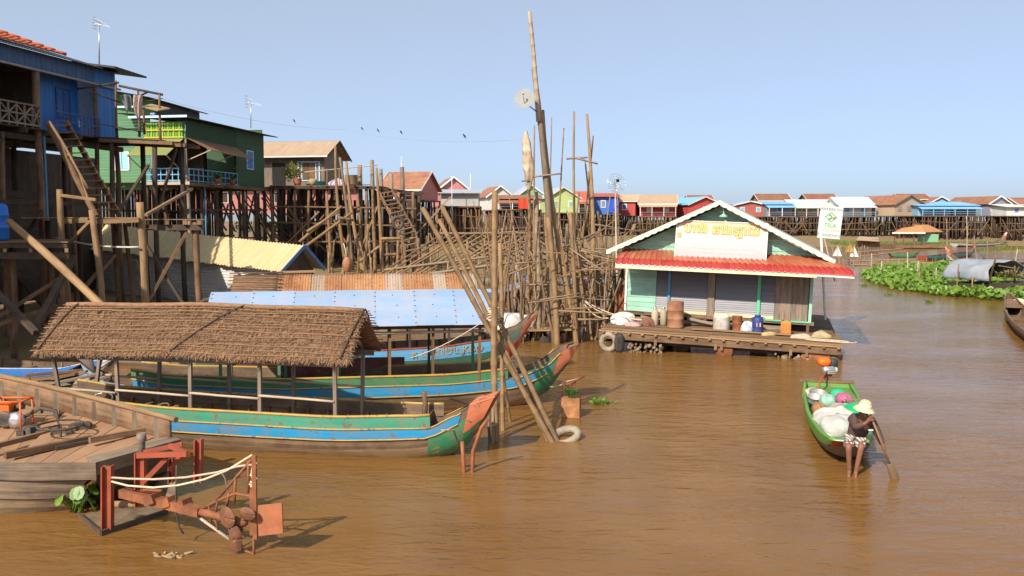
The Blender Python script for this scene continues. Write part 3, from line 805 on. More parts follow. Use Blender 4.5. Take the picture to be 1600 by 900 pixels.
# ------------------------------------------------------------------ brown house and its long deck
def brown_house():
    o = (-15.6, 75); L = frame(o, (.10, 1))          # u back, n to the right
    Uv = Vector((.1, 1, 0)).normalized(); Nv = Vector((Uv.y, -Uv.x, 0))
    t = thing('stilt_house', L(0, 0, ground(*o)), 'weathered grey plank house with tan fibre roof beside the green house', 'house')
    dk = 7.3
    floor_boards(t, L(-1.6, -7, dk), L(6, -7, dk), L(6, .1, dk), L(-1.6, .1, dk), wood_brown, w=.3, joined=True)
    boards(t, L(0, -6.5, 0), L(0, 0, 0), dk, 9.9, wood_grey, w=.28, joined=True)
    boards(t, L(0, 0, 0), L(5.4, 0, 0), dk, 9.95, wood_grey, w=.28, joined=True)
    ob('gable', MB().poly([L(0, .01, 9.9), L(5.4, .01, 9.9), L(2.7, .01, 11.25)]), wood_grey, t)
    ob('door', MB().beam(L(-.05, -3.9, dk), L(-.05, -3.9, 9.3), 1.1, .06, up=Uv), dark, t)
    window(t, L(-.03, -1.3, 8.6), Nv, 1.2, 1.5, sky_fascia, wood_brown)
    ob('door_frame', MB().beam(L(-.08, -2.2, dk), L(-.08, -2.2, 9.4), .1, .06).beam(L(-.08, -.4, dk), L(-.08, -.4, 9.4), .1, .06).beam(L(-.08, -2.2, 9.4), L(-.08, -.4, 9.4), .1, .06), sky_fascia, t)
    ob('roof', MB().corr(L(2.7, -7.2, 11.3), L(2.7, .55, 11.35), L(-.9, .55, 9.85), L(-.9, -7.2, 9.8), .2, .02), tile_tan, t)
    ob('roof', MB().corr(L(2.7, .55, 11.35), L(2.7, -7.2, 11.3), L(6.3, -7.2, 9.8), L(6.3, .55, 9.85), .2, .02), tile_tan, t)
    ob('eave_board', MB().beam(L(-.93, -7.2, 9.74), L(-.93, .55, 9.79), .04, .12), white_p, t)
    ob('barge_board', MB().beam(L(2.7, .58, 11.3), L(-.9, .58, 9.8), .04, .14).beam(L(2.7, .58, 11.3), L(6.3, .58, 9.8), .04, .14), wood_dark, t)
    for u in (-1.4, 0, 2, 4, 5.8):
        for n in (-6.8, -5.2, -3.5, -1.8, 0):
            p = L(u, n, 0); post(t, p.x, p.y, dk - .05, .14, wood_dark, .15)
    for k in range(12):
        u = rr(-1, 5); n = rr(-6, 0); s = random.choice((-1, 1))
        ob('brace', MB().beam(L(u, n, rr(2, 4)), L(u, n + s * rr(1.5, 2.6), rr(6, 7.1)), .1, .1), wood_brown if k % 3 == 0 else wood_dark, t)
    # rose-coloured wall of the house behind, seen between the stilts
    rose = paint('rose_wall', (.52, .19, .17), wear=.15, chips=False)
    t0 = thing('stilt_house', Vector((-22, 88, 1.4)), 'rose pink low house glimpsed between the stilts under the brown house', 'house')
    boards(t0, (-36, 86), (-14.5, 86), 5.2, 7.9, rose, w=.5, joined=True)
    ob('roof', MB().slab((-36.5, 85, 7.9), (-14, 85, 7.9), (-14, 92, 8.2), (-36.5, 92, 8.2), .06), tin_dark, t0)
    for k in range(12):
        post(t0, -35.5 + k * 1.9, 86.4, 5.3, .14, wood_dark, .1)
    for k in range(4): window(t0, Vector((-33 + k * 5.4, 85.95, 6.7)), (1, 0), 1.0, 1.0, white_p, wood_dark)
    # deck in front and to the right
    t = thing('plank_deck', Vector((-14, 70, ground(-14, 70))), 'long high plank deck with pots and baskets before the brown house', 'deck')
    z = 7.15
    A, B = Vector((-18.2, 67.5, z)), Vector((-9.8, 67.5, z - .05)); C, E = Vector((-9.8, 73.2, z)), Vector((-18.2, 73.2, z))
    floor_boards(t, E, A, B, C, wood_tan, w=.25, joined=False, lip=.15)
    F0, F1 = Vector((-9.8, 67.8, z - .15)), Vector((-7.0, 69.5, z - .45))
    floor_boards(t, F0, F0 + Vector((0, 3.5, 0)), F1 + Vector((0, 3, 0)), F1, wood_brown, w=.25, lip=.2)
    ob('edge_beam', MB().beam(A + Vector((0, .1, -.14)), B + Vector((0, .1, -.14)), .1, .2), wood_dark, t)
    ob('edge_beam', MB().beam(F0 + Vector((0, 0, -.18)), F1 + Vector((0, 0, -.18)), .1, .24), wood_dark, t)
    for y in (67.8, 69.5, 71.3, 73):
        for x in (-18, -16.5, -15.2, -13.8, -12.4, -11, -9.9, -8.6, -7.4):
            post(t, x + rr(-.2, .2), y, z - .2 - (.3 if x > -9 else 0), .13, wood_brown if y < 68 else wood_dark, .25)
    for k in range(26):
        x = rr(-18, -8); s = random.choice((-1, 1)); y = random.choice((67.6, 69.4, 71.2))
        ob('brace', MB().beam((x, y, rr(.8, 3.4)), (x + s * rr(1.5, 4), y + rr(-.2, .2), rr(5, 6.8)), .1, .1), random.choice((wood_tan, wood_brown, wood_brown, wood_dark)), t)
    boards(t, (-19, 74.2), (-7.6, 74.2), 1.0, 6.2, wood_dark, w=.35, joined=True, gap=.13)  # gapped plank screens added to darken the space under the deck
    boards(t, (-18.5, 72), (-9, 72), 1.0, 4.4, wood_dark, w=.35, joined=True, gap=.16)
    for zz in (2.9, 4.4, 5.6):
        for y in (67.7, 70.4): ob('beam', MB().beam((-18.3, y, zz), (-7.2, y, zz + rr(-.3, .3)), .1, .1), wood_brown, t)
    for (px, py) in ((581, 250), (595, 264), (611, 272), (628, 261), (562, 258)):   # tall posts standing through the deck
        a = D(px, py, 69.3); post(t, a.x, a.y, a.z, .19, wood_grey, .1)
    ob('rail', pole(MB(), D(476, 269, 68), D(590, 258, 68.5), .05, .03, n=8), wood_pale, t)
    for px in (511, 530): ob('rail_post', MB().beam(D(px, 292, 67.9), D(px, 263, 67.9), .07), wood_tan, t)
    g = D(459, 291, 68.5); pt = thing('potted_shrub', g, 'big yellow green shrub in terracotta pot on the high deck', 'plant')
    q = D(465, 290, 68.3)
    ob('pot', MB().lathe([(.22, 0), (.3, .25), (.33, .5), (.36, .53), (.3, .54)], q, 14), pot_terra, pt)
    ob('stem', MB().tube([q + Vector((0, 0, .5)), q + Vector((-.1, 0, 1.1))], .04, 6).tube([q + Vector((0, 0, .6)), q + Vector((-.5, .1, 1.2))], .03, 5), wood_brown, pt)
    ob('foliage', foliage(D(457, 270, 68.5), (.8, .6, .85), 500, .22, 3), leaf_y, pt)
    g = D(487, 290, 68); bs = [('washing_basin', (500, 290), [(.34, 0), (.44, .3), (.47, .31), (.4, .3), (.32, .05)], paint('turquoise_plastic', (.04, .42, .45), wear=.05, chips=False), 'turquoise plastic basin on the edge of the high deck', 'basin'),
          ('washing_basin', (483, 291), [(.2, 0), (.27, .2), (.29, .21), (.2, .05)], green_b, 'small green basin on the edge of the high deck', 'basin'),
          ('clay_pot', (489, 290), [(.2, 0), (.32, .2), (.3, .42), (.2, .5), (.16, .48)], mat('clay_tan', (.48, .33, .2), uv=False, sc=(5, 5)), 'tan clay pot between the basins on the high deck', 'pot'),
          ('round_basket', (549, 289), [(.42, 0), (.48, .1), (.47, .75), (.5, .78), (.44, .76), (.42, .1)], mat('basket_wicker', (.3, .2, .11), sc=(6, 30)), 'large round wicker basket on the high deck', 'basket')]
    for (nm, (px, py), prof, m, lab, cat) in bs:
        p = D(px, py, 68.2); p.z = z + .02
        ob(nm, MB().lathe(prof, p, 18), m, None, lab, cat)
    p = D(527, 289, 68.6); p.z = z + .02
    sk = MB().grid(lambda u, v: p + Vector((math.cos(6.283 * u) * .75 * math.sin(math.pi * (v * .5 + .5)) * (1 + .12 * math.sin(9 * u * 3)), math.sin(6.283 * u) * .5 * math.sin(math.pi * (v * .5 + .5)), .5 * v * (1 + .2 * math.sin(14 * u)))), 20, 6)
    ob('sack_heap', sk, mat('patterned_sack', (.55, .45, .42), (.25, .2, .35), uv=False, sc=(5, 5)), None, 'soft patterned sack slumped on the high deck', 'sack')
    # steps going down from the deck
    t = thing('wooden_ladder', D(640, 400, 64), 'crooked wooden step ladder descending from the high deck', 'ladder')
    a0, a1, b0, b1 = D(592, 300, 67.2), D(628, 372, 61), D(612, 297, 68), D(650, 366, 62.5)
    c0, c1 = D(655, 402, 58), D(633, 405, 57.5)
    for p, q in ((a0, a1), (b0, b1), (a1, c1), (b1, c0)): ob('stringer', MB().beam(p, q, .12, .18), wood_brown, t)
    for k in range(11):
        f = (k + .4) / 11; ob('step', MB().beam(a0.lerp(a1, f), b0.lerp(b1, f), .26, .07), wood_tan, t)
    for k in range(4):
        f = (k + .6) / 4; ob('step', MB().beam(a1.lerp(c1, f), b1.lerp(c0, f), .24, .07), wood_tan, t)
    ob('hanging_tyre', MB().tube([D(622, 348, 60.8) + Vector((.33 * math.cos(x), 0, .4 * math.sin(x))) for x in [k * .5236 for k in range(12)]], .1, 7, closed=True), rubber, t)
    for (px, py, d) in ((628, 372, 61), (650, 366, 62.5), (655, 402, 58), (633, 405, 57.5)):
        p = D(px, py, d); post(t, p.x, p.y, p.z, .1, wood_brown, .15)
brown_house()

# ------------------------------------------------------------------ long shed with the yellow roof
def shed():
    r1, r0 = D(475, 384, 38), D(165, 351, 46)
    e1, e0 = D(437, 426, 36.4), D(140, 390, 44.4)
    k1 = D(506, 421, 39.6); k0 = r0 + (k1 - r1)
    t = thing('tin_shed', Vector((-10, 38, ground(-10, 38))), 'long shed with yellow corrugated roof and pale tin walls among stilts', 'shed')
    n = 8
    for i in range(n):                                             # overlapping sheets
        f0, f1 = i / n, (i + 1.02) / n
        up = Vector((0, 0, .012 * (i % 2)))
        ob('roof_sheet', MB().corr(r0.lerp(r1, f0) + up, r0.lerp(r1, f1) + up, e0.lerp(e1, f1) + up, e0.lerp(e1, f0) + up, .2, .028, rag=.1, seg=6), tin_yel, t)
    ob('roof_sheet', MB().corr(r1, r0, k0, k1, .2, .025), grey_tin, t)
    bw = MB().beam(r1 + Vector((.05, -.05, 0)), e1 + Vector((.05, -.05, -.02)), .04, .14).beam(r1 + Vector((.05, -.05, 0)), k1 + Vector((.05, -.05, 0)), .04, .16)
    ob('barge_board', bw, paint('blue_board', (.05, .2, .42)), t)
    # walls below
    wl0, wl1 = e0.lerp(k0, .12), e1.lerp(k1, .12)
    inw = (r1 - r0).normalized() * -.3
    wl1 = wl1 + inw; wr1 = e1.lerp(k1, .88) + inw
    tinw = mat('pale_tin', (.66, .64, .60), (.5, .48, .45), sc=(.6, 7), dirt=(.42, .34, .27), dirt_amt=.35, jit=.08)
    d = (wl1 - wl0); L_ = d.length
    nseg = 10
    for i in range(nseg):
        a, b = wl0.lerp(wl1, i / nseg), wl0.lerp(wl1, (i + 1.02) / nseg)
        for j in range(2):
            za, zb = [(w.z + .05) - (w.z - .4) * q for w, q in ((a, j / 2), (a, (j + 1.05) / 2))]
            o = Vector((.12, -.3, 0)) * (.04 * ((i + j) % 2))
            ob('tin_panel', MB().corr(Vector((a.x, a.y, zb)) + o, Vector((a.x, a.y, za)) + o, Vector((b.x, b.y, za)) + o, Vector((b.x, b.y, zb)) + o, .12, .014), tinw, t)
    ob('gable_wall', MB().poly([wl1 - Vector((0, 0, .1)), Vector((wl1.x, wl1.y, .4)), Vector((wr1.x, wr1.y, .4)), wr1 - Vector((0, 0, .1)), r1 + inw - Vector((0, 0, .08))]), wood_dark, t)
    boards(t, wl1 + Vector((.06, -.03, 0)), wr1 + Vector((.06, -.03, 0)), .6, wr1.z - .45, wood_grey, w=.3, vertical=False, joined=True)
    for f in (.02, .35, .65, .99):
        p = wl0.lerp(wl1, f); post(t, p.x + .1, p.y + .15, p.z, .09, wood_brown)
        q = p + (wr1 - wl1); post(t, q.x, q.y, p.z, .09, wood_brown)
    ob('spare_tyre', MB().tube([D(325, 477, 30.5) + Vector((.27 * math.cos(x), .1 * math.sin(x), .18 * math.sin(x))) for x in [k * .5236 for k in range(12)]], .09, 7, closed=True), rubber, None, 'worn black tyre lying before the shaded tin shed', 'tyre')
shed()
# ------------------------------------------------------------------ boats
def lerp_tab(tab, t):
    for (t0, v0), (t1, v1) in zip(tab, tab[1:]):
        if t <= t1:
            f = (t - t0) / (t1 - t0); f = f * f * (3 - 2 * f) * .5 + f * .5
            return v0 + (v1 - v0) * f
    return tab[-1][1]
class Hull:
    def __init__(s, root, L, beam, sheer, keel, rake=.7, srake=.3, nst=34):
        s.root, s.L, s.beam, s.sheer, s.keel, s.rake, s.srake, s.nst = root, L, beam, sheer, keel, rake, srake, nst
    def pt(s, t, h, side, out=0.0):
        b, g, k = lerp_tab(s.beam, t), lerp_tab(s.sheer, t), lerp_tab(s.keel, t)
        hh = min(h, 1)
        y = b * max(0.0, 1 - (1 - hh) ** 2.6) ** .62
        z = k + (g - k) * hh + max(0, h - 1)
        x = s.L * t
        if t > .7: x -= s.rake * (1 - hh) * ((t - .7) / .3) ** 2
        if t < .25: x += s.srake * (1 - hh) * ((.25 - t) / .25) ** 2
        return Vector((x, side * (y + out), z))
    def band(s, name, h0, h1, t0, t1, m, out=0.0, nh=3, cap0=False, cap1=False, parent=None):
        mb = MB(); n = max(3, int(s.nst * (t1 - t0)))
        for side in (-1, 1):
            def fn(u, v): return s.pt(t0 + (t1 - t0) * u, h0 + (h1 - h0) * v, side, out)
            k = len(mb.f)
            mb.grid(fn, n, nh, True, s.L * (t1 - t0), 1.0)
            if side == 1: mb.f[k:] = [q[::-1] for q in mb.f[k:]]; mb.uv[k:] = [q[::-1] for q in mb.uv[k:]]
            if out > 0:                                            # edges of the proud strake
                for v in (h0, h1):
                    k = len(mb.f)
                    mb.grid(lambda u, w: s.pt(t0 + (t1 - t0) * u, v, side, out * w - .004 * (1 - w)), n, 1, False, s.L, .05)
        for t, c in ((t0, cap0), (t1, cap1)):
            if c:
                a = [s.pt(t, h0 + (h1 - h0) * v / nh, -1, out) for v in range(nh + 1)] + [s.pt(t, h0 + (h1 - h0) * v / nh, 1, out) for v in range(nh, -1, -1)]
                mb.poly(a)
        return ob(name, mb, m, parent or s.root)
    def shell(s, m, inner, floor_h=.16):
        mb = MB(); hs = [0, .03, .1, .22, .4, .6, .8, 1]
        n = s.nst
        for side in (-1, 1):
            for j in range(len(hs) - 1):
                k = len(mb.f)
                mb.grid(lambda u, v: s.pt(u, hs[j] + (hs[j + 1] - hs[j]) * v, side), n, 1, True, s.L, .15)
                if side == 1: mb.f[k:] = [q[::-1] for q in mb.f[k:]]
        for t in (0, 1):
            mb.poly([s.pt(t, h, -1) for h in hs] + [s.pt(t, h, 1) for h in hs[::-1]])
        ob('hull', mb, m, s.root)
        mb = MB()
        for side in (-1, 1):
            for j in range(2, len(hs) - 1):
                mb.grid(lambda u, v: s.pt(.015 + .97 * u, hs[j] + (hs[j + 1] - hs[j]) * v, side, -.05), n, 1, True, s.L, .15)
            mb.grid(lambda u, v: s.pt(u, 1, side, -.06 + .07 * v) + Vector((0, 0, .004)), n, 1, True, s.L, .1)
        mb.grid(lambda u, v: s.pt(.015 + .97 * u, floor_h, 1, -.05) * (1) if v > .5 else s.pt(.015 + .97 * u, floor_h, -1, -.05), n, 1, False, s.L, 1)
        ob('lining', mb, inner, s.root)
    def washboard(s, t0, t1, hgt, m, mcap, flare=.02, cap_r=.03):
        for side in (-1, 1):
            mb = MB(); n = 24
            def P0(u, v, o): return s.pt(t0 + (t1 - t0) * u, 1 + hgt * v, side, flare * v + o)
            k = len(mb.f)
            mb.grid(lambda u, v: P0(u, v, .012), n, 2, True, s.L * (t1 - t0), hgt)
            il = MB().grid(lambda u, v: P0(u, v, -.027), n, 2, True, s.L * (t1 - t0), hgt)
            mb.grid(lambda u, v: P0(u, 1, -.025 + .037 * v), n, 1, False, s.L, .04)
            for e in (0, 1): mb.quad(P0(e, 0, .012), P0(e, 1, .012), P0(e, 1, -.025), P0(e, 0, -.025))
            o = ob('washboard', mb, m, s.root); ob('washboard_lining', il, MATS['boat_inside'], o)
            ob('gunwale_trim', MB().tube([P0(u / 30, 1, 0) + Vector((0, 0, .012)) for u in range(31)], cap_r, 6), mcap, o)
            ob('gunwale_trim', MB().tube([P0(u / 30, 0, .015) for u in range(31)], cap_r * .6, 5), mcap, o)
    def rubrail(s, h, t0, t1, r, m, out=.015, sides=(-1, 1)):
        for side in sides:
            ob('trim_line', MB().tube([s.pt(t0 + (t1 - t0) * k / 40, h, side, out) for k in range(41)], r, 5), m, s.root)
    def ribs(s, t0, t1, n, m, hmax=1.15):
        for k in range(n):
            t = t0 + (t1 - t0) * k / (n - 1)
            for side in (-1, 1):
                pts = [s.pt(t, h, side, -.07) for h in (.12, .2, .4, .7, 1.0, hmax)]
                ob('rib', MB().tube(pts, .028, 5), m, s.root)
    def deck(s, name, t0, t1, h, m, th=.03, w=.14):
        n = max(1, round(s.L * (t1 - t0) / w))
        for k in range(n):
            a, b = t0 + (t1 - t0) * k / n, t0 + (t1 - t0) * (k + .94) / n
            mb = MB(); z = Vector((0, 0, rr(-.006, .006)))
            q = [s.pt(a, h, -1, -.04) + z, s.pt(b, h, -1, -.04) + z, s.pt(b, h, 1, -.04) + z, s.pt(a, h, 1, -.04) + z]
            mb.slab(*q, th); ob(name, mb, m, s.root)
def boat_frame(stern, bow, label, name='longboat', roll=0.0):
    s, b = Vector((stern[0], stern[1], 0)), Vector((bow[0], bow[1], 0))
    a = math.atan2(b.y - s.y, b.x - s.x)
    return thing(name, s, label, 'boat', rot=(roll, 0, a)), (b - s).length
def canopy_frame(H, t, xs, w, eave, ridge, m, rail_z=None, base_h=1.2, zpost=None, both=True, r=.04, mrail=None):
    for x in xs:
        for side in (-1, 1):
            base = H.pt(x / H.L, base_h - .12, side, -.03)
            top = Vector((x + .02, side * (w - .06), eave))
            ob('post', MB().beam(base - Vector((0, 0, .25)), top, r * 1.7, r * 1.5), m if not isinstance(m, list) else random.choice(m), t)
    mm = m if not isinstance(m, list) else m[0]
    for side in (-1, 1):
        ob('eave_beam', MB().beam((xs[0] - .25, side * (w - .05), eave + .03), (xs[-1] + .25, side * (w - .05), eave + .03), .05, .11), mm, t)
    ob('ridge_pole', MB().tube([(xs[0] - .1, 0, ridge - .07), (xs[-1] + .3, 0, ridge - .07)], .04, 6), mm, t)
    for x in xs:
        for side in (-1, 1):
            ob('rafter', MB().beam((x, 0, ridge - .09), (x, side * w, eave + .07), .045, .06), mm, t)
        ob('tie_beam', MB().beam((x, -w, eave + .0), (x, w, eave + .0), .045, .06), mm, t)
    if rail_z:
        for side in (-1, 1):
            for a, b in zip(xs, xs[1:]):
                p, q = Vector((a, side * (w - .04) * 1.0, rail_z[0])), Vector((b, side * (w - .04), rail_z[1]))
                ob('side_rail', pole(MB(), p, q, .026, .024, wob=.01, n=5, sides=6), mrail or wood_pale, t)

def thatch_roof(t, xa, xb, w, eave, ridge, seed=4):
    rnd = random.Random(seed)
    def S(x, y, up=0.0):
        f = abs(y) / w; sag = .05 * math.sin(math.pi * (x - xa) / (xb - xa)) + .012 * math.sin(x * 2.3)
        return Vector((x, y, ridge - (ridge - eave) * f ** 1.25 + sag + up))
    for side in (-1, 1):
        mb = MB().grid(lambda u, v: S(xa + (xb - xa) * u, side * w * v, 0), 24, 8, True, xb - xa, w)
        o = ob('thatch_panel', mb, thatch, t)
        sm = o.modifiers.new('thick', 'SOLIDIFY'); sm.thickness = .05; sm.offset = 0
        mb = MB()
        for _ in range(12000 if side == -1 else 3000):
            x, v = rnd.uniform(xa - .03, xb + .03), rnd.random() ** .9
            p = S(x, side * w * v, rnd.uniform(.03, .06))
            L = rnd.uniform(.07, .26); a = rnd.gauss(0, .8)
            q = S(x + math.sin(a) * L, side * w * min(1.07, v + L * math.cos(a) / w * .8), rnd.uniform(.015, .1))
            d = (q - p); wv = d.cross(Vector((0, 0, 1)))
            if wv.length < 1e-6: continue
            wv = wv.normalized() * rnd.uniform(.006, .017)
            i = len(mb.v); mb.v += [p - wv, p + wv, q + wv * .3, q - wv * .3]
            u0 = rnd.random() * 5
            mb.face((i, i + 1, i + 2, i + 3), [(u0, 0), (u0, .03), (u0 + L, .03), (u0 + L, 0)])
        ob('palm_leaves', mb, thatch, o, kind='stuff')
        for k in range(13):
            v = .03 + .95 * k / 12 + rnd.uniform(-.012, .012)
            x0 = xa - rnd.uniform(.02, .14); pts = []
            for j in range(13):
                x = x0 + (xb + rnd.uniform(.0, .02) + .1 - x0) * j / 12
                pts.append(S(x, side * w * min(1.0, v + .014 * math.sin(x * 1.3 + k * 1.7)), .07 + .01 * math.sin(x * 3 + k * 2)))
            ob('batten', MB().tube(pts, rnd.uniform(.009, .014), 5), random.choice((wood_brown, thatch, wood_tan)), o)
        for (x0, x1) in ((xa + .45 * (xb - xa), xa + .62 * (xb - xa)), (xb - .12, xb + .03), (xa + .05, xa + .3)):
            ob('cross_batten', MB().tube([S(x0 + (x1 - x0) * j / 8, side * w * (1 - j / 8), .105) for j in range(9)], .017, 5), wood_dark, o)
    ob('ridge_cap', MB().tube([S(xa + (xb - xa) * j / 12, 0, .07) for j in range(13)], .05, 6), thatch, t)

def sheet_roof(t, xa, xb, w, eave, ridge, mats, n=6, corr=None, pw=1.2):
    def S(x, y, up=0): return Vector((x, y, ridge - (ridge - eave) * (abs(y) / w) ** pw + up))
    rv = MB()
    for side in (-1, 1):
        for k in range(n):
            x0, x1 = xa + (xb - xa) * k / n - .03, xa + (xb - xa) * (k + 1) / n + .03
            up = .006 * (k % 2); mb = MB(); nu = 2 if not corr else max(8, int((x1 - x0) / corr * 4))
            def fn(u, v):
                x = x0 + (x1 - x0) * u
                return S(x, side * w * v, up + (.012 * math.sin(x / corr * 6.283) if corr else 0.0))
            mb.grid(fn, nu, 7, bool(corr), (x1 - x0), w)
            if corr: mb.uv = [[(b, a) for a, b in f] for f in mb.uv]
            o = ob('roof_sheet', mb, mats[k % len(mats)], t)
            sm = o.modifiers.new('thick', 'SOLIDIFY'); sm.thickness = .006; sm.offset = -1
            for j in range(7): rv.box(S(x0 + .05, side * w * (.1 + .14 * j), up + .012), (.028, .028, .014))
            if k % 1 == 0:
                for j in range(3): rv.box(S((x0 + x1) / 2 + rr(-.1, .1), side * w * (.2 + .3 * j), up + .012), (.024, .024, .014))
    ob('rivets', rv, tin_dark, t, kind='stuff')

red_dk = paint('brick_prow_face', (.30, .06, .035), wear=.2)
BOW_SHEER = [(0, .86), (.12, .68), (.35, .60), (.7, .56), (.87, .60), (.925, .84), (.965, 1.13), (1, 1.2)]
def boat_one():
    t, L = boat_frame((-9.62, 18.66), (-.28, 16.9), 'green and blue wooden longboat with thatched canopy and coral prow')
    H = Hull(t, L, [(0, .42), (.12, .66), (.35, .80), (.65, .78), (.85, .54), (.95, .36), (1, .25)], BOW_SHEER,
             [(0, -.0), (.15, -.22), (.5, -.3), (.8, -.25), (.9, -.12), (.96, .12), (1, .5)], rake=.36, srake=.3)
    inner = mat('boat_inside', (.15, .10, .065), (.07, .05, .035), sc=(.8, 12), dirt=DUST, dirt_amt=.4)
    H.shell(hull_wood, inner)
    H.band('bottom_strake', .02, .5, .03, .9, hull_mud, .008, 4)
    H.band('blue_strake', .76, .985, .02, .935, blue_b, .012, 3)
    H.band('bow_panel', .04, .75, .875, .955, green_b, .010, 5)
    H.band('prow_cheek', .02, .45, .955, .998, green_b, .012, 4)
    H.band('prow_cap', .4, 1.0, .952, 1.0, coral, .018, 5)
    ob('prow_face', MB().poly([H.pt(1.0, h, -1, .016) + Vector((.012, 0, 0)) for h in (0, .1, .3, .6, 1)] + [H.pt(1.0, h, 1, .016) + Vector((.012, 0, 0)) for h in (1, .6, .3, .1, 0)]), red_dk, t)
    ob('prow_top', MB().slab(H.pt(.952, 1, -1, .02) + Vector((0, 0, .02)), H.pt(1, 1, -1, .02) + Vector((0, 0, .02)), H.pt(1, 1, 1, .02) + Vector((0, 0, .02)), H.pt(.952, 1, 1, .02) + Vector((0, 0, .02)), .03), coral, t)
    H.rubrail(.745, .02, .935, .014, yellow_b, .018)
    H.rubrail(1.0, .86, .935, .016, yellow_b, .01)
    H.washboard(.02, .875, .235, teal, yellow_b)
    H.ribs(.1, .84, 17, wood_brown, 1.05)
    H.deck('stern_plank', .02, .14, .82, wood_brown)
    H.deck('bow_plank', .87, .965, .86, wood_brown)
    H.deck('floor_plank', .3, .82, .24, wood_dark, w=.2)
    for f in (.24, .5, .74): ob('thwart', MB().beam(H.pt(f, .8, -1, -.05), H.pt(f, .8, 1, -.05), .2, .04), wood_brown, t)
    pn = H.pt(.855, .82, 1, -.05); pb = H.pt(.855, .82, -1, -.05)
    ob('bulkhead', MB().slab(pb + Vector((-.02, .1, -.3)), pn + Vector((-.02, -.1, -.3)), pn + Vector((0, 0, .28)), pb + Vector((0, 0, .12)), .03), wood_brown, t)
    ob('mooring_post', MB().tube([H.pt(.84, .4, .6), H.pt(.84, 1.3, .6), H.pt(.838, 1.55, .55)], [.06, .055, .05], 7), wood_brown, t)
    xs = [.55, 1.95, 3.55, 5.0, 6.52]
    canopy_frame(H, t, xs, .82, 1.78, 2.60, wood_grey, rail_z=(1.16, 1.10))
    thatch_roof(t, .35, 6.85, .98, 1.84, 2.68)
    # rope heap and wheel inside
    rnd = random.Random(5); m = MB()
    for k in range(26):
        c = Vector((2.7 + rnd.uniform(-.45, .45), -.2 + rnd.uniform(-.3, .3), .42 + rnd.uniform(0, .28))); r = rnd.uniform(.15, .35); a = rnd.uniform(0, 6)
        m.tube([c + Vector((r * 1.6 * math.cos(x + a), r * .7 * math.sin(x + a), .06 * math.sin(2 * x + a))) for x in [j * .5 for j in range(11)]], .02, 5)
    A = t.location; rz = t.rotation_euler.z; M = Matrix.Translation(A) @ Matrix.Rotation(rz, 4, 'Z')
    m.v = [M @ v for v in m.v]
    ob('rope_heap', m, bamboo_grey, None, 'heap of coiled rope and sticks inside the thatched longboat', 'rope')
    m = MB(); c = Vector((1.15, -.15, .8))
    m.tube([c + Vector((.26 * math.cos(k * .45), .2 * math.sin(k * .45), .12 * math.sin(k * .45))) for k in range(14)], .015, 6, closed=True)
    ob('steering_wheel', m, steel, t)
    return H, M
HB1, MB1 = boat_one()

def boat_two():
    t, L = boat_frame((-8.9, 20.5), (1.6, 22.1), 'green and blue wooden longboat with curved blue metal canopy')
    H = Hull(t, L, [(0, .42), (.12, .66), (.35, .80), (.65, .78), (.85, .57), (.95, .36), (1, .25)], [(0, .95), (.12, .78), (.35, .66), (.7, .66), (.85, .74), (.92, .98), (.965, 1.36), (1, 1.46)],
             [(0, -.0), (.15, -.22), (.5, -.3), (.8, -.25), (.9, -.05), (.96, .25), (1, .7)], rake=.45)
    inner = MATS['boat_inside']
    H.shell(hull_wood, inner)
    H.band('bottom_strake', .02, .42, .03, .9, hull_mud, .008, 4)
    H.band('blue_strake', .74, .985, .02, .94, blue_b, .012, 3)
    H.band('bow_panel', .04, .985, .90, .952, green_b, .013, 5)
    H.band('prow_cheek', .02, .5, .95, .998, green_b, .013, 4)
    H.band('prow_cap', .45, 1.0, .952, 1.0, coral, .018, 5)
    ob('prow_face', MB().poly([H.pt(1.0, h, -1, .016) + Vector((.012, 0, 0)) for h in (0, .1, .3, .6, 1)] + [H.pt(1.0, h, 1, .016) + Vector((.012, 0, 0)) for h in (1, .6, .3, .1, 0)]), red_dk, t)
    H.rubrail(.725, .02, .93, .016, yellow_b, .018)
    H.rubrail(.99, .84, .955, .018, yellow_b, .018)
    H.washboard(.02, .83, .22, green_b, yellow_b)
    H.ribs(.1, .82, 14, wood_dark, 1.05)
    H.deck('bow_plank', .87, .95, .84, green_b)
    H.deck('stern_plank', .02, .13, .84, wood_brown)
    H.deck('floor_plank', .2, .82, .24, wood_dark, w=.25)
    crim = paint('dark_red_panel', (.14, .03, .03), wear=.3)
    ob('side_screen', MB().slab((1.8, .76, .55), (6.4, .76, .5), (6.4, .79, 1.1), (1.8, .79, 1.15), .02), crim, t)
    xs = [2.2, 3.5, 4.8, 6.0, 7.0, 8.1]
    canopy_frame(H, t, xs, .86, 2.02, 2.72, [wood_brown, green_b, wood_dark, green_b], r=.038)
    ob('side_pole', MB().tube([(3.9, -.9, 1.9), (8.2, -.9, 1.94)], .035, 6), wood_pale, t)
    sheet_roof(t, 1.95, 8.45, 1.12, 2.10, 2.84, [mat('blue_tin', (.25, .36, .52), (.20, .30, .45), sc=(.4, 1.5), dirt=(.40, .36, .35), dirt_amt=.65, dirt_sc=.9, jit=.03, rough=.45, bump=.05)], 7)
    # lamp hanging by a post
    ob('lantern', MB().lathe([(.05, 0), (.07, .04), (.07, .2), (.05, .24)], (7.0, -.7, 1.35), 8), tin_dark, t)
boat_two()

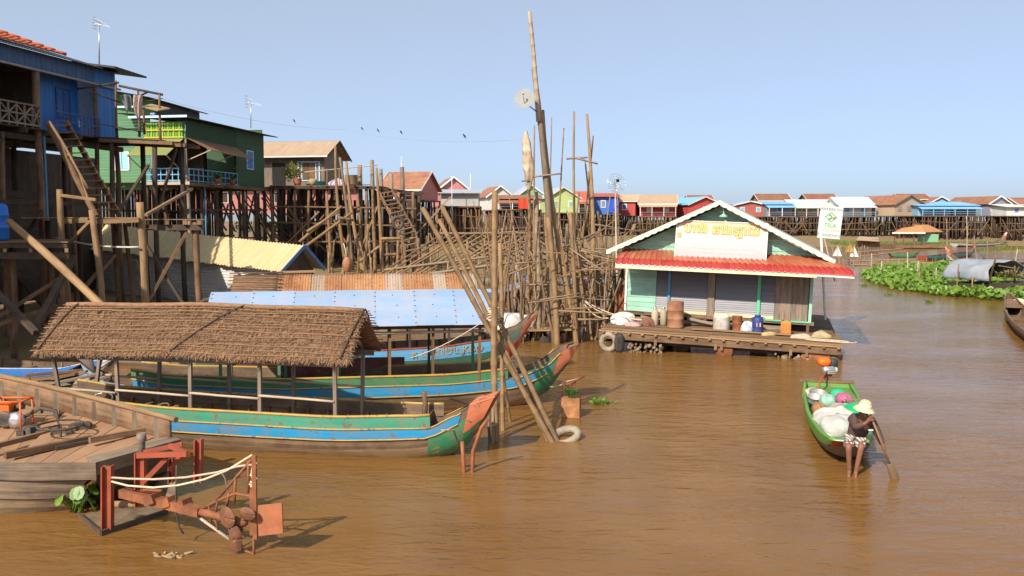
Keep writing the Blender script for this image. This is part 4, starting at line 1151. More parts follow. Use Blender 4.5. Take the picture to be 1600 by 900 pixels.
def boat_three():
    t, L = boat_frame((-9.0, 24.6), (.75, 26.2), 'long wooden boat with rusty corrugated canopy and red upturned prow')
    H = Hull(t, L, [(0, .42), (.12, .66), (.35, .82), (.65, .8), (.85, .57), (.95, .36), (1, .24)], [(0, 1.0), (.12, .95), (.35, .88), (.7, .98), (.85, 1.12), (.93, 1.35), (1, 1.86)],
             [(0, .0), (.15, -.22), (.5, -.3), (.8, -.2), (.9, .1), (.96, .55), (1, 1.2)], rake=.45)
    H.shell(hull_mud, MATS['boat_inside'])
    H.band('blue_strake', .70, .97, .02, .885, paint('sky_blue_strake', (.12, .42, .68)), .012, 3)
    H.band('green_strake', .54, .69, .02, .93, paint('deep_green_strake', (.045, .15, .09)), .010, 3)
    H.band('bow_panel', .6, .985, .89, .965, paint('grey_green_bow', (.12, .17, .13)), .013, 5)
    H.band('prow_cap', .0, .7, .90, 1.0, red_b, .014, 5)
    H.band('prow_tip', .0, 1.0, .95, 1.0, coral, .018, 5, cap1=True)
    H.rubrail(.985, .02, .89, .016, red_b, .018)
    H.ribs(.1, .85, 12, wood_dark, 1.0)
    H.deck('bow_plank', .86, .95, .9, wood_brown)
    # registration letters on the blue strake
    a, b = H.pt(.63, .84, -1, .03), H.pt(.82, .84, -1, .03)
    X = (b - a).normalized(); c = (a + b) / 2
    Zv = Vector((0, -.1, 1)); Zv = (Zv - X * Zv.dot(X)).normalized()
    M = Matrix((X, Zv, X.cross(Zv))).transposed().to_4x4(); M.translation = c + Vector((0, -.02, 0))
    ob('registration_letters', text_mb('គ ៤ ៥៧២៤ KBO', .30, M), paint('ochre_letters', (.55, .34, .12), chips=False), t, kind='stuff')
    xs = [2.3, 3.6, 4.9, 6.1, 7.2]
    canopy_frame(H, t, xs, .85, 2.2, 2.85, wood_dark, r=.035)
    rst = mat('rusty_corrugated', (.38, .16, .06), (.22, .085, .035), sc=(.25, 2.2), dirt=(.40, .25, .13), dirt_amt=.7, dirt_sc=1.4, jit=.12)
    pal = mat('pale_corrugated', (.45, .34, .26), (.33, .23, .16), sc=(.3, 4))
    sheet_roof(t, 2.55, 8.0, 1.05, 2.28, 3.0, [rst, rst, pal, rst, rst, rst, rst, pal, rst, rst, pal, rst, pal], 13, corr=.075)
    th = MB().grid(lambda u, v: Vector((1.3 + 1.25 * u, -1.1 + 1.1 * v, 2.25 + .75 * v)), 6, 6)
    o = ob('thatch_panel', th, thatch, t); o.modifiers.new('thick', 'SOLIDIFY').thickness = .05
    for k in range(9): ob('batten', MB().tube([(1.2, -1.12 + .13 * k, 2.31 + .092 * k), (2.65, -1.12 + .13 * k, 2.33 + .092 * k)], .018, 5), wood_brown, o)
    ob('roof_board', MB().slab((2.5, 0, 3.06), (3.5, .0, 3.08), (3.5, .35, 3.1), (2.5, .35, 3.08), .03), wood_tan, t)
boat_three()

def small_boat(stern, bow, label, m_hull, bands, L0=None, sheer=None, prow=None, w=.6, name='wooden_boat', rise=.9, stuff=None):
    t, L = boat_frame(stern, bow, label, name)
    H = Hull(t, L, [(0, w * .55), (.15, w * .85), (.45, w), (.75, w * .8), (.92, w * .4), (1, w * .14)], sheer or [(0, .62), (.2, .46), (.6, .44), (.82, .55), (.93, .5 + rise * .3), (1, rise)],
             [(0, .02), (.15, -.2), (.6, -.25), (.85, -.1), (.95, .2), (1, rise - .25)], rake=.5, nst=24)
    H.shell(m_hull, MATS['boat_inside'])
    for (h0, h1, m) in bands: H.band('strake', h0, h1, .02, .95, m, .01, 2)
    if prow: H.band('prow_cap', .0, 1, .945, 1, prow, .012, 3, cap1=True)
    H.ribs(.12, .85, 7, wood_brown, .95)
    H.deck('bow_plank', .84, .95, .88, wood_brown, w=.25)
    H.deck('stern_plank', .02, .12, .85, wood_brown, w=.25)
    for f in (.35, .62): ob('thwart', MB().beam(H.pt(f, .8, -1, -.04), H.pt(f, .8, 1, -.04), .18, .04), wood_brown, t)
    return t, H
white_h = paint('white_hull', (.72, .70, .66), wear=.25)
# boats crowded on the left behind the thatched one
small_boat((-9.3, 19.9), (-13.4, 20.5), 'dusty wooden boat with teal band and broad stern deck beside the barge', wood_brown, [(.62, .95, paint('dull_teal_band', (.16, .33, .33)))], w=.8, rise=1.5, prow=coral)
t_, H_ = small_boat((-20, 27.6), (-10.3, 23.6), 'blue and white long hull lying under the plank stage', white_h, [(.5, .97, paint('vivid_blue_hull', (.02, .2, .62)))], w=.7, rise=1.0)
small_boat((-5.8, 22.6), (-10.9, 22.0), 'weathered wooden boat with pale blue edge behind the thatched longboat', wood_grey, [(.8, .98, paint('pale_blue_edge', (.25, .45, .55)))], w=.6, rise=1.35)
small_boat((-15.8, 23.2), (-10.6, 22.2), 'dark wooden boat tucked beneath the slanting log', wood_dark, [(.75, .97, yellow_b)], w=.6, rise=1.0)
small_boat((-14, 28.6), (-8.2, 27.6), 'grey canoe hauled up under the stilts of the landing', wood_grey, [(.7, .97, white_h)], w=.5, rise=.9)
def left_clutter():
    rnd = random.Random(11)
    for k in range(9):
        x, y = rnd.uniform(-12.6, -9.8), rnd.uniform(20.2, 21.6); z = rnd.uniform(.55, .75)
        a = rnd.uniform(-.6, .6); L_ = rnd.uniform(.6, 1.5)
        m = MB().beam((x, y, z), (x + L_ * math.cos(a), y + L_ * math.sin(a), z + rnd.uniform(-.1, .35)), rnd.uniform(.15, .3), .05)
        ob('loose_timber', m, random.choice((wood_tan, wood_brown, wood_grey)), None, 'loose dusty timber piled across the moored boats beside the barge', 'timber', 'loose timbers on the moored boats')
left_clutter()

# ------------------------------------------------------------------ barge stern with engine, and the tail drive
def barge():
    A, B = P(150, 722, .82), P(276, 688, .92)                       # stern corners
    N0, F0 = P(-180, 706, .92), P(-150, 588, 1.25)
    t = thing('wooden_barge', Vector((-7.5, 14.6, 0)), 'broad weathered wooden barge stern with dusty plank deck', 'boat')
    bw = mat('barge_wood', (.23, .175, .125), (.095, .07, .05), sc=(.8, 11), dirt=(.4, .27, .16), dirt_amt=.45, jit=.1, bump=.6)
    bw_l = mat('barge_wood_low', (.42, .31, .18), (.2, .14, .085), sc=(.7, 8), dirt=(.16, .11, .07), dirt_amt=.55, dirt_sc=2.4, jit=.1, bump=.7)
    dustdeck = mat('dusty_deck', (.40, .22, .115), (.28, .15, .08), sc=(.8, 6), dirt=(.24, .15, .09), dirt_amt=.5, dirt_sc=1.3, jit=.08)
    def nr(u): return A.lerp(N0, u) + Vector((0, -.25 * math.sin(math.pi * min(1, u * 1.1)), 0))
    def fr(u): return B.lerp(F0, u) + Vector((0, .22 * math.sin(math.pi * min(1, u)), 0))
    # near side in three strakes, the lower cut away under the stern
    def side(name, z0f, z1f, out0, out1, m, ucut):
        def fn(u, v):
            uu = ucut(v) + (1 - ucut(v)) * u; p = nr(uu); z0, z1 = z0f(uu), z1f(uu)
            rnd_ = (.45 if out0 < -.1 else .16 if out0 < .04 else 0) * (1 - u) ** 3
            return Vector((p.x, p.y - (out0 + (out1 - out0) * v) + rnd_ * (1 - v * .6), z0 + (z1 - z0) * v))
        mb = MB().grid(fn, 40, 4, False, 4.2, .5)
        o = ob(name, mb, m, t); sm = o.modifiers.new('thick', 'SOLIDIFY'); sm.thickness = .06; sm.offset = -1
    zt = lambda u: nr(u).z
    side('top_strake', lambda u: zt(u) - .24, lambda u: zt(u) + .02, .05, .06, bw, lambda v: -.01)
    side('middle_strake', lambda u: zt(u) - .55, lambda u: zt(u) - .25, .0, .03, bw, lambda v: .03 + .09 * (1 - v) + .02 * math.sin(9 * v))
    side('bottom_strake', lambda u: -.35, lambda u: zt(u) - .55, -.28, -.02, bw_l, lambda v: .13 + .04 * math.sin(6 * v) + .05 * (1 - v) ** 2)
    def fn(u, v):
        p = fr(u); return Vector((p.x, p.y + .05 - .25 * (1 - v), -.3 + (p.z + .3) * v))
    ob('far_side', MB().grid(fn, 20, 4, True, 4, 1), bw, t)
    # transom: top plank, overhanging cap and dark recess
    def tr(f, z, o): q = A.lerp(B, f); d = (B - A).normalized(); n = Vector((d.y, -d.x, 0)); return Vector((q.x, q.y, 0)) + n * o + Vector((0, 0, q.z + z))
    ob('transom_cap', MB().hexa([tr(-.03, -.2, .02), tr(1.03, -.2, .02), tr(1.03, -.2, -.3), tr(-.03, -.2, -.3), tr(-.03, .02, .08), tr(1.03, .02, .08), tr(1.03, .03, -.28), tr(-.03, .03, -.28)]), bw, t)
    ob('transom_plank', MB().hexa([tr(.1, -.5, -.12), tr(1, -.5, -.12), tr(1, -.5, -.2), tr(.1, -.5, -.2), tr(.02, -.205, .0), tr(1, -.205, .0), tr(1, -.205, -.2), tr(.02, -.205, -.2)]), wood_dark, t)
    ob('stern_bottom', MB().hexa([tr(.1, -1.0, -.75), tr(1, -1.1, -.75), tr(1, -1.1, -.9), tr(.1, -1.0, -.9), tr(.1, -.5, -.18), tr(1, -.5, -.18), tr(1, -.5, -.4), tr(.1, -.5, -.4)]), wood_dark, t)
    # deck boards across, from stern forward
    for k in range(16):
        u0, u1 = .0 + k * .062, .0 + (k + .95) * .062
        drop = .03 if k < 6 else .16
        q = [nr(u0), nr(u1), fr(u1), fr(u0)]; q = [p + Vector((0, 0, -drop + rr(-.006, .006))) for p in q]
        mb = MB(); mb.slab(q[0], q[3], q[2], q[1], .05); ob('deck_plank', mb, dustdeck, t)
    # raised far coaming with inner ribs
    for k in range(14):
        u = .06 + k * .068
        p = fr(u); d = Vector((.35, -.94, 0))
        ob('rib', MB().beam(p + d * .09 + Vector((0, 0, -.2)), p + d * .02 + Vector((0, 0, .3)), .09, .05, up=d), bw, t)
    mb = MB().grid(lambda u, v: fr(.02 + .98 * u) + Vector((0, 0, -.1 + .42 * v + .08 * u)) + Vector((.02, .03, 0)), 24, 2, True, 4.5, .4)
    o = ob('coaming', mb, wood_brown, t); o.modifiers.new('thick', 'SOLIDIFY').thickness = .05
    ob('coaming_cap', MB().tube([fr(.0 + k / 20) + Vector((0, 0, .34 + .08 * k / 20)) for k in range(21)], .05, 6), wood_tan, t)
    # bollards and cross beams
    for (px, py, h) in ((222, 712, .36), (885 * .2888 + 0, 674, .3)):
        p = P(px if px < 300 else 256, py, .84)
        ob('bollard', MB().lathe([(.055, -.1), (.055, h * .6), (.08, h * .7), (.07, h)], p, 9), wood_grey, t)
    ob('beam', MB().beam(P(8, 712, .93), P(142, 685, .93), .09, .1), wood_brown, t)
    ob('beam', MB().beam(P(140, 688, .98), P(248, 668, .98), .08, .09), wood_brown, t)
    ob('beam', MB().beam(P(86, 700, .9), P(142, 690, .9), .09, .06), wood_dark, t)
    ob('beam', MB().beam(P(-20, 700, .92), P(90, 672, .92), .08, .08), wood_brown, t)
    ob('deck_hole', MB().lathe([(.02, 0), (.12, .004), (.13, .02), (.11, .02)], P(200, 698, .84), 10), dark, t)
    # motor with wheel
    e = thing('boat_engine', P(92, 686, .8), 'greasy dark engine block under a steering wheel on the barge deck', 'engine')
    c = P(92, 682, .82); rnd = random.Random(3); m = MB()
    for k in range(26):
        m.box(c + Vector((rnd.uniform(-.55, .5), rnd.uniform(-.22, .22), rnd.uniform(0, .18))), (rnd.uniform(.08, .2), rnd.uniform(.08, .2), rnd.uniform(.05, .14)), rnd.uniform(0, 3))
    ob('block', m, mat('greasy_iron', (.10, .085, .075), (.04, .035, .03), uv=False, sc=(8, 8), dirt=(.3, .2, .13), dirt_amt=.5, dirt_sc=6, metal=.3, rough=.6), e)
    w = P(94, 664, 1.12)
    wh = ob('wheel', MB().tube([w + Vector((.36 * math.cos(k * .3307), .3 * math.sin(k * .3307), .02 * math.sin(k * .33))) for k in range(19)], .018, 6, closed=True), wood_dark, e)
    for k in range(3): ob('spoke', MB().tube([w, w + Vector((.36 * math.cos(k * 2.09), .3 * math.sin(k * 2.09), 0))], .014, 5), wood_dark, wh)
    ob('column', MB().tube([w, w + Vector((0, .02, -.4))], .02, 6), wood_dark, e)
    # orange pump in a tubular frame
    e = thing('water_pump', P(18, 668, .8), 'orange pump engine in a red tubular frame on the barge deck', 'pump')
    c = P(18, 670, .82); orange = paint('orange_enamel', (.75, .14, .02), wear=.2, chips=False)
    fr_ = MB(); X, Y, Zz = Vector((.28, 0, 0)), Vector((0, .2, 0)), Vector((0, 0, .52))
    for s1 in (-1, 1):
        for s2 in (-1, 1):
            fr_.tube([c + X * s1 + Y * s2, c + X * s1 + Y * s2 + Zz], .018, 6)
            fr_.tube([c - X + Y * s1 + Zz * (s2 > 0), c + X + Y * s1 + Zz * (s2 > 0)], .018, 6)
            fr_.tube([c + X * s1 - Y + Zz * (s2 > 0), c + X * s1 + Y + Zz * (s2 > 0)], .018, 6)
    ob('frame', fr_, orange, e)
    ob('tank', MB().box(c + Vector((-.1, 0, .38)), (.3, .3, .18)), orange, e)
    ob('crankcase', MB().lathe([(.14, -.12), (.16, -.1), (.16, .1), (.12, .14)], c + Vector((-.02, -.05, .2)), 12, Matrix.Rotation(R(90), 3, 'X')), MATS['greasy_iron'], e)
    ob('volute', MB().lathe([(.1, -.06), (.15, -.03), (.15, .05), (.05, .09)], c + Vector((.16, -.12, .18)), 12, Matrix.Rotation(R(90), 3, 'X')), steel, e)
    ob('muffler', MB().tube([c + Vector((.08, .05, .36)), c + Vector((.2, .05, .42))], .06, 8), MATS['greasy_iron'], e)
    cord('suction_hose', [c + Vector((.22, -.05, .2)), c + Vector((.5, .05, .36)), c + Vector((.75, .1, .3)), c + Vector((.82, .05, .1)), c + Vector((.7, 0, .0))], .035, rubber, 'black bent suction hose of the orange pump', 'hose')
    pl = thing('water_hyacinth', P(140, 800, 0), 'small water hyacinth sprig caught under the barge stern', 'plant')
    m = MB(); st = MB(); rnd = random.Random(9)
    for k in range(9):
        a = rnd.uniform(0, 6.28); b0 = P(128 + rnd.uniform(-15, 25), 800, .02); tip = b0 + Vector((.22 * math.cos(a), .15 * math.sin(a), rnd.uniform(.12, .42)))
        st.tube([b0, (b0 + tip) / 2 + Vector((0, 0, .06)), tip], .014, 5); n = Vector((math.cos(a), math.sin(a) - .8, .9)).normalized(); x = n.cross(Vector((0, 0, 1))).normalized(); y = n.cross(x)
        i = len(m.v); m.v += [tip + (x * math.cos(q) * .085 + y * math.sin(q) * .11) for q in [j * .785 for j in range(8)]]; m.face(range(i, i + 8), [(0, 0)] * 8)
    hy = mat('hyacinth_leaf', (.24, .36, .04), (.08, .18, .02), uv=False, sc=(5, 5), bump=0, jit=.1, rough=.4, spec=.5, trans=.3)
    ob('leaf', m, hy, pl); ob('stalk', st, hy, pl)
barge()

def tail_drive():
    a, b = P(165, 832), P(398, 866)
    p = lambda x, y: V(x, y, a, b)
    t = thing('tail_drive', a, 'rusty long tail propeller drive with guard frame and square rudder', 'propeller drive')
    red = rust_red
    far = Vector((.28, .85, 0))                                      # toward the barge transom
    A1 = p(168, 728) ; A0 = p(168, 826)
    def ib(x, y0, y1, off=Vector((0, 0, 0)), w=.11):
        q0, q1 = p(x, y0) + off, p(x, y1) + off
        m = MB(); m.beam(q0, q1, w + .02, .02); m.beam(q0 + Vector((w / 2, .02, 0)), q1 + Vector((w / 2, .02, 0)), .018, .12); m.beam(q0 + Vector((-w / 2, -.02, 0)), q1 + Vector((-w / 2, -.02, 0)), .018, .12)
        return ob('upright', m, red, t)
    ib(168, 826, 728); ib(199, 800, 714, far * .3); ib(262, 775, 704, far * .75, .08); ib(228, 770, 730, far * .6, .04)
    ob('top_bar', MB().beam(p(196, 718) + far * .25, p(280, 714) + far * .2, .06, .07).beam(p(232, 708) + far * .5, p(281, 716) + far * .2, .06, .06).beam(p(204, 714) + far * .3, p(245, 708) + far * .6, .06, .06), red, t)
    ob('strut', MB().beam(p(240, 724) + far * .3, p(201, 764) + far * .3, .03, .07), red, t)
    ob('strut', MB().beam(p(248, 724) + far * .5, p(232, 748) + far * .5, .03, .06), red, t)
    ob('shaft_housing', MB().beam(p(176, 775) + far * .2, p(314, 800), .14, .12), rust, t)
    for x in (231, 256, 279): ob('clamp', MB().beam(p(x, 775 + (x - 231) * .18) + far * .08, p(x + 4, 788 + (x - 231) * .18) + far * .08, .2, .17), rust, t)
    ob('shaft', MB().tube([p(312, 799), p(378, 816)], .055, 9), rust, t)
    ob('pin_bar', MB().beam(p(212, 772) + far * .2, p(240, 774) + far * .2, .05, .05), rust, t)
    c = p(376, 816)
    hub = ob('propeller_hub', MB().lathe([(.05, -.1), (.065, -.05), (.065, .06), (.03, .1)], c, 10, Matrix.Rotation(R(90), 3, 'Y')), rust, t)
    prop_m = mat('propeller_iron', (.17, .07, .038), (.09, .038, .024), uv=False, sc=(7, 7), dirt=(.3, .12, .05), dirt_amt=.5, dirt_sc=6, jit=.1, rough=.6)
    for (px, py, ra, rb, tw) in ((363, 805, 14.5, 14, .5), (375, 838, 8, 18, -.6), (394, 799, 14, 8, .35)):
        e = p(px, py); sc_ = e.y / 1400; Xp = (b - a).normalized(); Yp = Vector((Xp.y, -Xp.x, 0))
        ring = []
        mbp = MB()
        def fn(u, v):
            an = 6.2832 * u; r_ = math.sin(math.pi * v / 2) if v < 1 else 1
            x, z = ra * sc_ * math.cos(an) * r_, rb * sc_ * math.sin(an) * r_
            return e + Xp * x * 1.2 + Vector((0, 0, z * 1.2)) + Yp * (.09 + tw * x * .6 + .03 * (1 - r_ * r_) + .25 * (x * x + z * z))
        o = ob('blade', mbp.grid(fn, 22, 5), prop_m, hub); o.modifiers.new('thick', 'SOLIDIFY').thickness = .016
        ob('blade_root', MB().tube([c, e.lerp(c, .35)], [.045, .03], 7), prop_m, o)
    ob('rudder_post', MB().beam(p(399, 842), p(397, 712), .055, .055).beam(p(394, 836), p(394, 765), .06, .03), rust, t)
    n = Vector((.1, .3, 0))
    ob('rudder', MB().slab(p(404, 838), p(442, 833), p(440, 786), p(403, 790), .02), mat('rudder_rust', (.40, .13, .055), (.28, .085, .04), uv=False, sc=(6, 6), dirt=(.3, .15, .08), dirt_amt=.5, dirt_sc=5, jit=0), t)
    def rod(*q, r=.02, m=rust): ob('guard_rod', MB().tube([p(*k) for k in q], r, 6), m, t)
    rod((393, 718), (338, 782)); rod((315, 795), (345, 780), (368, 771), (390, 775), (398, 784)); rod((305, 804), (366, 848), r=.022, m=wood_pale)
    rod((378, 858), (397, 866), (396, 840)); rod((388, 770), (388, 720)); rod((368, 745), (366, 786)); rod((358, 770), (354, 790))
    for (x0, y0, x1, y1) in ((340, 782, 337, 800), (326, 790, 330, 818), (336, 812, 341, 828), (357, 822, 362, 846), (367, 820, 370, 838)): rod((x0, y0), (x1, y1), r=.017)
    m = MB(); rnd = random.Random(2)
    for k in range(12): m.tube([p(390 + rnd.uniform(-3, 6), 722 + k * 3.4), p(398 + rnd.uniform(-3, 4), 724 + k * 3.4)], .014, 5)
    ob('rope_lashing', m, rope, t)
    q = lambda f: p(172 + 222 * f, 0)
    def rp(pts, r, lab, m=rope): cord('mooring_rope', [p(*k) for k in pts], r, m, lab)
    rp([(172, 746), (200, 748), (240, 749), (290, 746), (340, 738), (370, 729), (393, 726)], .016, 'upper white rope strung from barge upright to rudder post')
    rp([(173, 752), (200, 759), (240, 762), (280, 758), (320, 749), (355, 735), (394, 711)], .016, 'lower white rope sagging from barge upright to rudder post')
    rp([(276, 727), (275, 770), (275, 800), (280, 824), (287, 834)], .014, 'dark frayed rope hanging from the red frame into water', wood_dark)
    rp([(346, 738), (352, 748), (356, 770), (355, 792)], .01, 'thin grey cord dangling by the propeller guard', wood_grey)
    # half sunken board below
    z = Vector((0, 0, .02))
    m = MB().slab(P(122, 808) + z, P(158, 838) + z, P(262, 803) + z, P(218, 782) + z, .08)
    o = ob('floating_board', m, mat('wet_board', (.15, .10, .06), (.08, .055, .035), uv=False, sc=(6, 6), dirt=(.26, .18, .1), dirt_amt=.6, dirt_sc=5), None, 'wet dirty board floating under the red barge frame', 'board')
    ob('rim', MB().beam(P(122, 808) + z * 2.5, P(158, 838) + z * 2.5, .03, .06).beam(P(158, 838) + z * 2.5, P(262, 803) + z * 2.5, .03, .06), wood_dark, o)
    ob('bamboo_stub', bamboo_pole(MB(), p(155, 797) + far * .3, p(199, 798) + far * .35, .055, .05), bamboo, None, 'short pale bamboo piece lying under the red barge frame', 'bamboo')
    m = MB(); rnd = random.Random(6)
    for k in range(22):
        c = P(246 + 44 * rnd.random() ** 1.3, 873 - rnd.uniform(0, 8), .0); q_ = rnd.uniform(.25, 1.1); m.tube([c, c + Vector((rnd.uniform(-.16, .16), rnd.uniform(-.06, .06), rnd.uniform(.0, .05)))], [.03 * q_, .012], 5)
    ob('flotsam', m, mat('flotsam', (.42, .28, .15)), None, 'small clump of flotsam drifting near the propeller drive', 'debris')
tail_drive()
# ------------------------------------------------------------------ floating shop
mint = mat('mint_board', (.34, .58, .44), (.27, .49, .37), sc=(.8, 9), dirt=(.24, .34, .25), dirt_amt=.75, dirt_sc=1.6, jit=.06)
mint_dk = mat('green_gable_board', (.20, .42, .32), (.15, .34, .26), sc=(.8, 9), dirt=(.12, .25, .19), dirt_amt=.5, jit=.06)
mint_trim = mat('mint_trim', (.16, .52, .33), (.12, .43, .27), sc=(.8, 9), jit=.03)
red_roll = mat('red_roof_roll', (.36, .03, .025), (.30, .024, .02), sc=(.5, 3), dirt=(.4, .1, .05), dirt_amt=.35, dirt_sc=1.5, jit=.05, rough=.3, bump=.05, spec=.5)
red_tin = mat('red_roof_tin', (.40, .10, .05), (.34, .075, .04), sc=(.5, 3), dirt=(.42, .20, .10), dirt_amt=.9, dirt_sc=.9, jit=.03, rough=.32, bump=.05, spec=.5)
shut = mat('shutter_grey', (.19, .19, .20), (.14, .14, .15), sc=(.4, 5), dirt=(.2, .17, .15), dirt_amt=.3, jit=.03, metal=.3, rough=.5)
SHOP = Matrix.Translation((6.79, 29.7, 0)) @ Matrix.Rotation(R(-17), 4, 'Z') @ Matrix.Rotation(R(1.9), 4, 'Y')
def W(x, y, z): return SHOP @ Vector((x, y, z))
def shop():
    t = thing('floating_shop', (6.79, 29.7, 0), 'mint green floating shop with red tin eave and closed grey shutters', 'house', rot=(0, R(1.9), R(-17)))
    dz = .66
    # raft deck
    yb = 9.4
    n = 13
    for k in range(n):
        y0 = .02 + k * .215
        x0, x1 = -3.95 + rr(-.06, .06), 3.95 + rr(-.06, .1)
        cut = rr(-1.5, 1.5)
        for (a, b) in ((x0, cut - .008), (cut + .008, x1)):
            ob('plank', MB().box(((a + b) / 2, y0 + .1, dz - .02 + rr(-.008, .008)), (b - a, .2, .035)), wood_brown if k % 4 else wood_tan, t)
    ob('rear_deck', MB().box((0, (2.85 + yb) / 2, dz - .03), (7.7, yb - 2.85, .05)), wood_brown, t)
    ob('edge_beam', MB().box((-.02, .02, dz - .235), (7.9, .12, .2)), wood_brown, t)
    ob('edge_beam', MB().box((0, .06, dz - .075), (7.95, .1, .055)), wood_tan, t)
    for s in (-1, 1): ob('side_beam', MB().box((s * 3.9, yb / 2, dz - .22), (.12, yb, .2)), wood_brown, t)
    for k in range(18):
        x = -3.8 + k * .45
        ob('joist', MB().box((x, .8, dz - .105), (.09, 1.9, .055)), wood_tan, t)
    for x in (-3.1, -2.0, .2, .0, 2.4, 2.9): ob('hanger', MB().box((x, -.02, dz - .36), (.09, .08, .2)), wood_brown, t)
    ob('cross_beam', MB().box((0, .5, dz - .42), (7.6, .14, .14)), wood_dark, t)
    # buoyancy: drums lying under the deck, and bundles of bamboo
    Ry = Matrix.Rotation(R(90), 3, 'X')
    drum_prof = [(.0, 0), (.27, .0), (.29, .02), (.29, .28), (.3, .3), (.29, .32), (.29, .58), (.3, .6), (.29, .62), (.29, .86), (.27, .88), (0, .88)]
    for (x, m) in ((.28, rust), (3.1, rust), (-1.2, MATS['wet_board']), (1.35, MATS['wet_board']), (2.2, MATS['wet_board'])):
        front = x in (.28, 3.1)
        M = Matrix.Rotation(R(-90), 3, 'X') if x != 3.1 else Matrix.Rotation(R(90), 3, 'Y')
        o = (x, .05 if front else .9, .18) if x != 3.1 else (2.75, .3, .14)
        ob('float_drum', MB().lathe(drum_prof, o, 18, M), m, t)
    rnd = random.Random(8)
    for (xa, xb, cnt, zlo) in ((-2.95, -1.75, 46, -.12), (1.8, 3.0, 34, .0)):
        for k in range(cnt):
            x, z = rnd.uniform(xa, xb), rnd.uniform(zlo, dz - .42); r = rnd.uniform(.035, .055); y = rnd.uniform(-.12, .18)
            yaw = rnd.uniform(-.12, .12)
            m = MB(); a, b = Vector((x, y, z - .04)), Vector((x + yaw * 3, y + 3, z + rnd.uniform(-.05, .05)))
            m.tube([a, a.lerp(b, .04), b], [r, r * 1.02, r], 7); d = (b - a).normalized()
            ob('float_bamboo', m, bamboo_grey if rnd.random() < .6 else bamboo_wet, t)
    for (x, s) in ((-3.62, 1), (-3.22, .85)):
        ob('tyre', MB().tube([Vector((x, -.05 - (.12 if s < 1 else 0), .2)) + Vector((.27 * math.cos(a) * (.9 if s == 1 else .3), .06, .27 * math.sin(a))) for a in [k * .4488 for k in range(14)]], .1, 8, closed=True), mat('pale_tyre', (.32, .26, .19), (.2, .16, .12), uv=False, sc=(6, 6)) if s == 1 else rubber, t)
    ob('pontoon_bow', MB().lathe([(.02, -.5), (.22, -.35), (.32, 0), (.34, 3)], (3.72, .55, .2), 12, Matrix.Rotation(R(-90), 3, 'X')), MATS['wet_board'], t)
    # house floor frame
    fz = 1.06; wy = 2.65; xl, xr = -3.5, 3.0
    ob('sill_beam', MB().box(((xl + xr) / 2, wy - .04, fz - .06), (xr - xl + .3, .14, .12)), wood_brown, t)
    ob('sill_beam', MB().box(((xl + xr) / 2 - .4, wy - .1, dz + .12), (xr - xl - .6, .12, .14)), wood_grey, t)
    for x in (-3.4, -2.0, -.6, .9, 2.1, 2.95): ob('floor_post', MB().box((x, wy - .06, (dz + fz) / 2 - .04), (.1, .12, fz - dz - .1)), wood_brown, t)
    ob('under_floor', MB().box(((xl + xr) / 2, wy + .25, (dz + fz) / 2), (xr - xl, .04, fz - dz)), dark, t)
    for (x0, x1, y, z) in ((-1.2, -.3, wy - .3, dz + .28), (-2.9, -2.2, wy - .3, dz + .25)): ob('loose_board', MB().beam((x0, y, z), (x1, y, z - .14), .05, .1), wood_grey, t)
    top = 3.35
    # front wall, left to right
    def clap(x0, x1, y, z0, z1, h, m, name='board'):
        k = int((z1 - z0) / h)
        for i in range(k):
            za = z0 + (z1 - z0) * i / k; zb = z0 + (z1 - z0) * (i + 1) / k
            ob(name, MB().hexa([(x0, y - .022, za), (x1, y - .022, za), (x1, y + .02, za), (x0, y + .02, za), (x0, y - .004, zb), (x1, y - .004, zb), (x1, y + .02, zb), (x0, y + .02, zb)]), m, t)
    clap(xl, -2.42, wy, fz, top, .17, mint)
    ob('corner_post', MB().box((xl - .03, wy - .02, (fz + top) / 2), (.07, .1, top - fz)), white_p, t)
    def shutter(x0, x1, name='roller_shutter'):
        mb = MB(); k = int((top - fz - .15) / .075)
        for i in range(k):
            za = fz + .14 + i * .075
            mb.hexa([(x0, wy - .03, za), (x1, wy - .03, za), (x1, wy + .03, za), (x0, wy + .03, za), (x0, wy - .002, za + .075), (x1, wy - .002, za + .075), (x1, wy + .03, za + .075), (x0, wy + .03, za + .075)])
        o = ob(name, mb, shut, t)
        ob('bottom_bar', MB().box(((x0 + x1) / 2, wy - .035, fz + .07), (x1 - x0, .07, .12)), cream_p, o)
    shutter(-2.40, -1.98); shutter(-1.9, -.56); shutter(-.28, 1.18); shutter(1.3, 1.78)
    ob('jamb', MB().box((-1.94, wy - .06, (fz + top) / 2 + .1), (.09, .08, top - fz - .2)), paint('blue_jamb', (.08, .3, .55)), t)
    ob('pillar', MB().box((-.42, wy - .05, (fz + top) / 2 - .05), (.24, .1, top - fz + .1)), wood_grey, t)
    ob('jamb', MB().box((1.24, wy - .06, (fz + top) / 2 - .1), (.11, .1, top - fz + .1)), mint_trim, t)
    for i in range(6):
        x = 1.86 + i * .19
        ob('plank', MB().box((x + .02, wy + rr(-.01, .01), (fz + top) / 2), (.18, .03, top - fz)), wood_grey, t)
    ob('corner_post', MB().box((xr + .0, wy - .03, (fz + top) / 2), (.1, .12, top - fz + .1)), mint, t)
    ob('ledge', MB().box((2.1, wy - .1, fz - .02), (1.9, .1, .05)), mint_trim, t)
    # other walls
    for (x0, y0, x1, y1, m) in ((xl, wy, xl, 8.6, mint), (xr, wy, xr, 8.6, mint), (xl, 8.6, xr, 8.6, wood_grey)):
        k = 9
        for i in range(k):
            z = fz + (top - fz) * (i + .5) / k
            ob('board', MB().beam((x0, y0 + .03, z), (x1, y1, z), .03, (top - fz) / k - .01), m, t)
    # gable with lapped boards
    gx, gz, base = -.25, 5.02, 3.3
    gw = 3.45
    k = 9
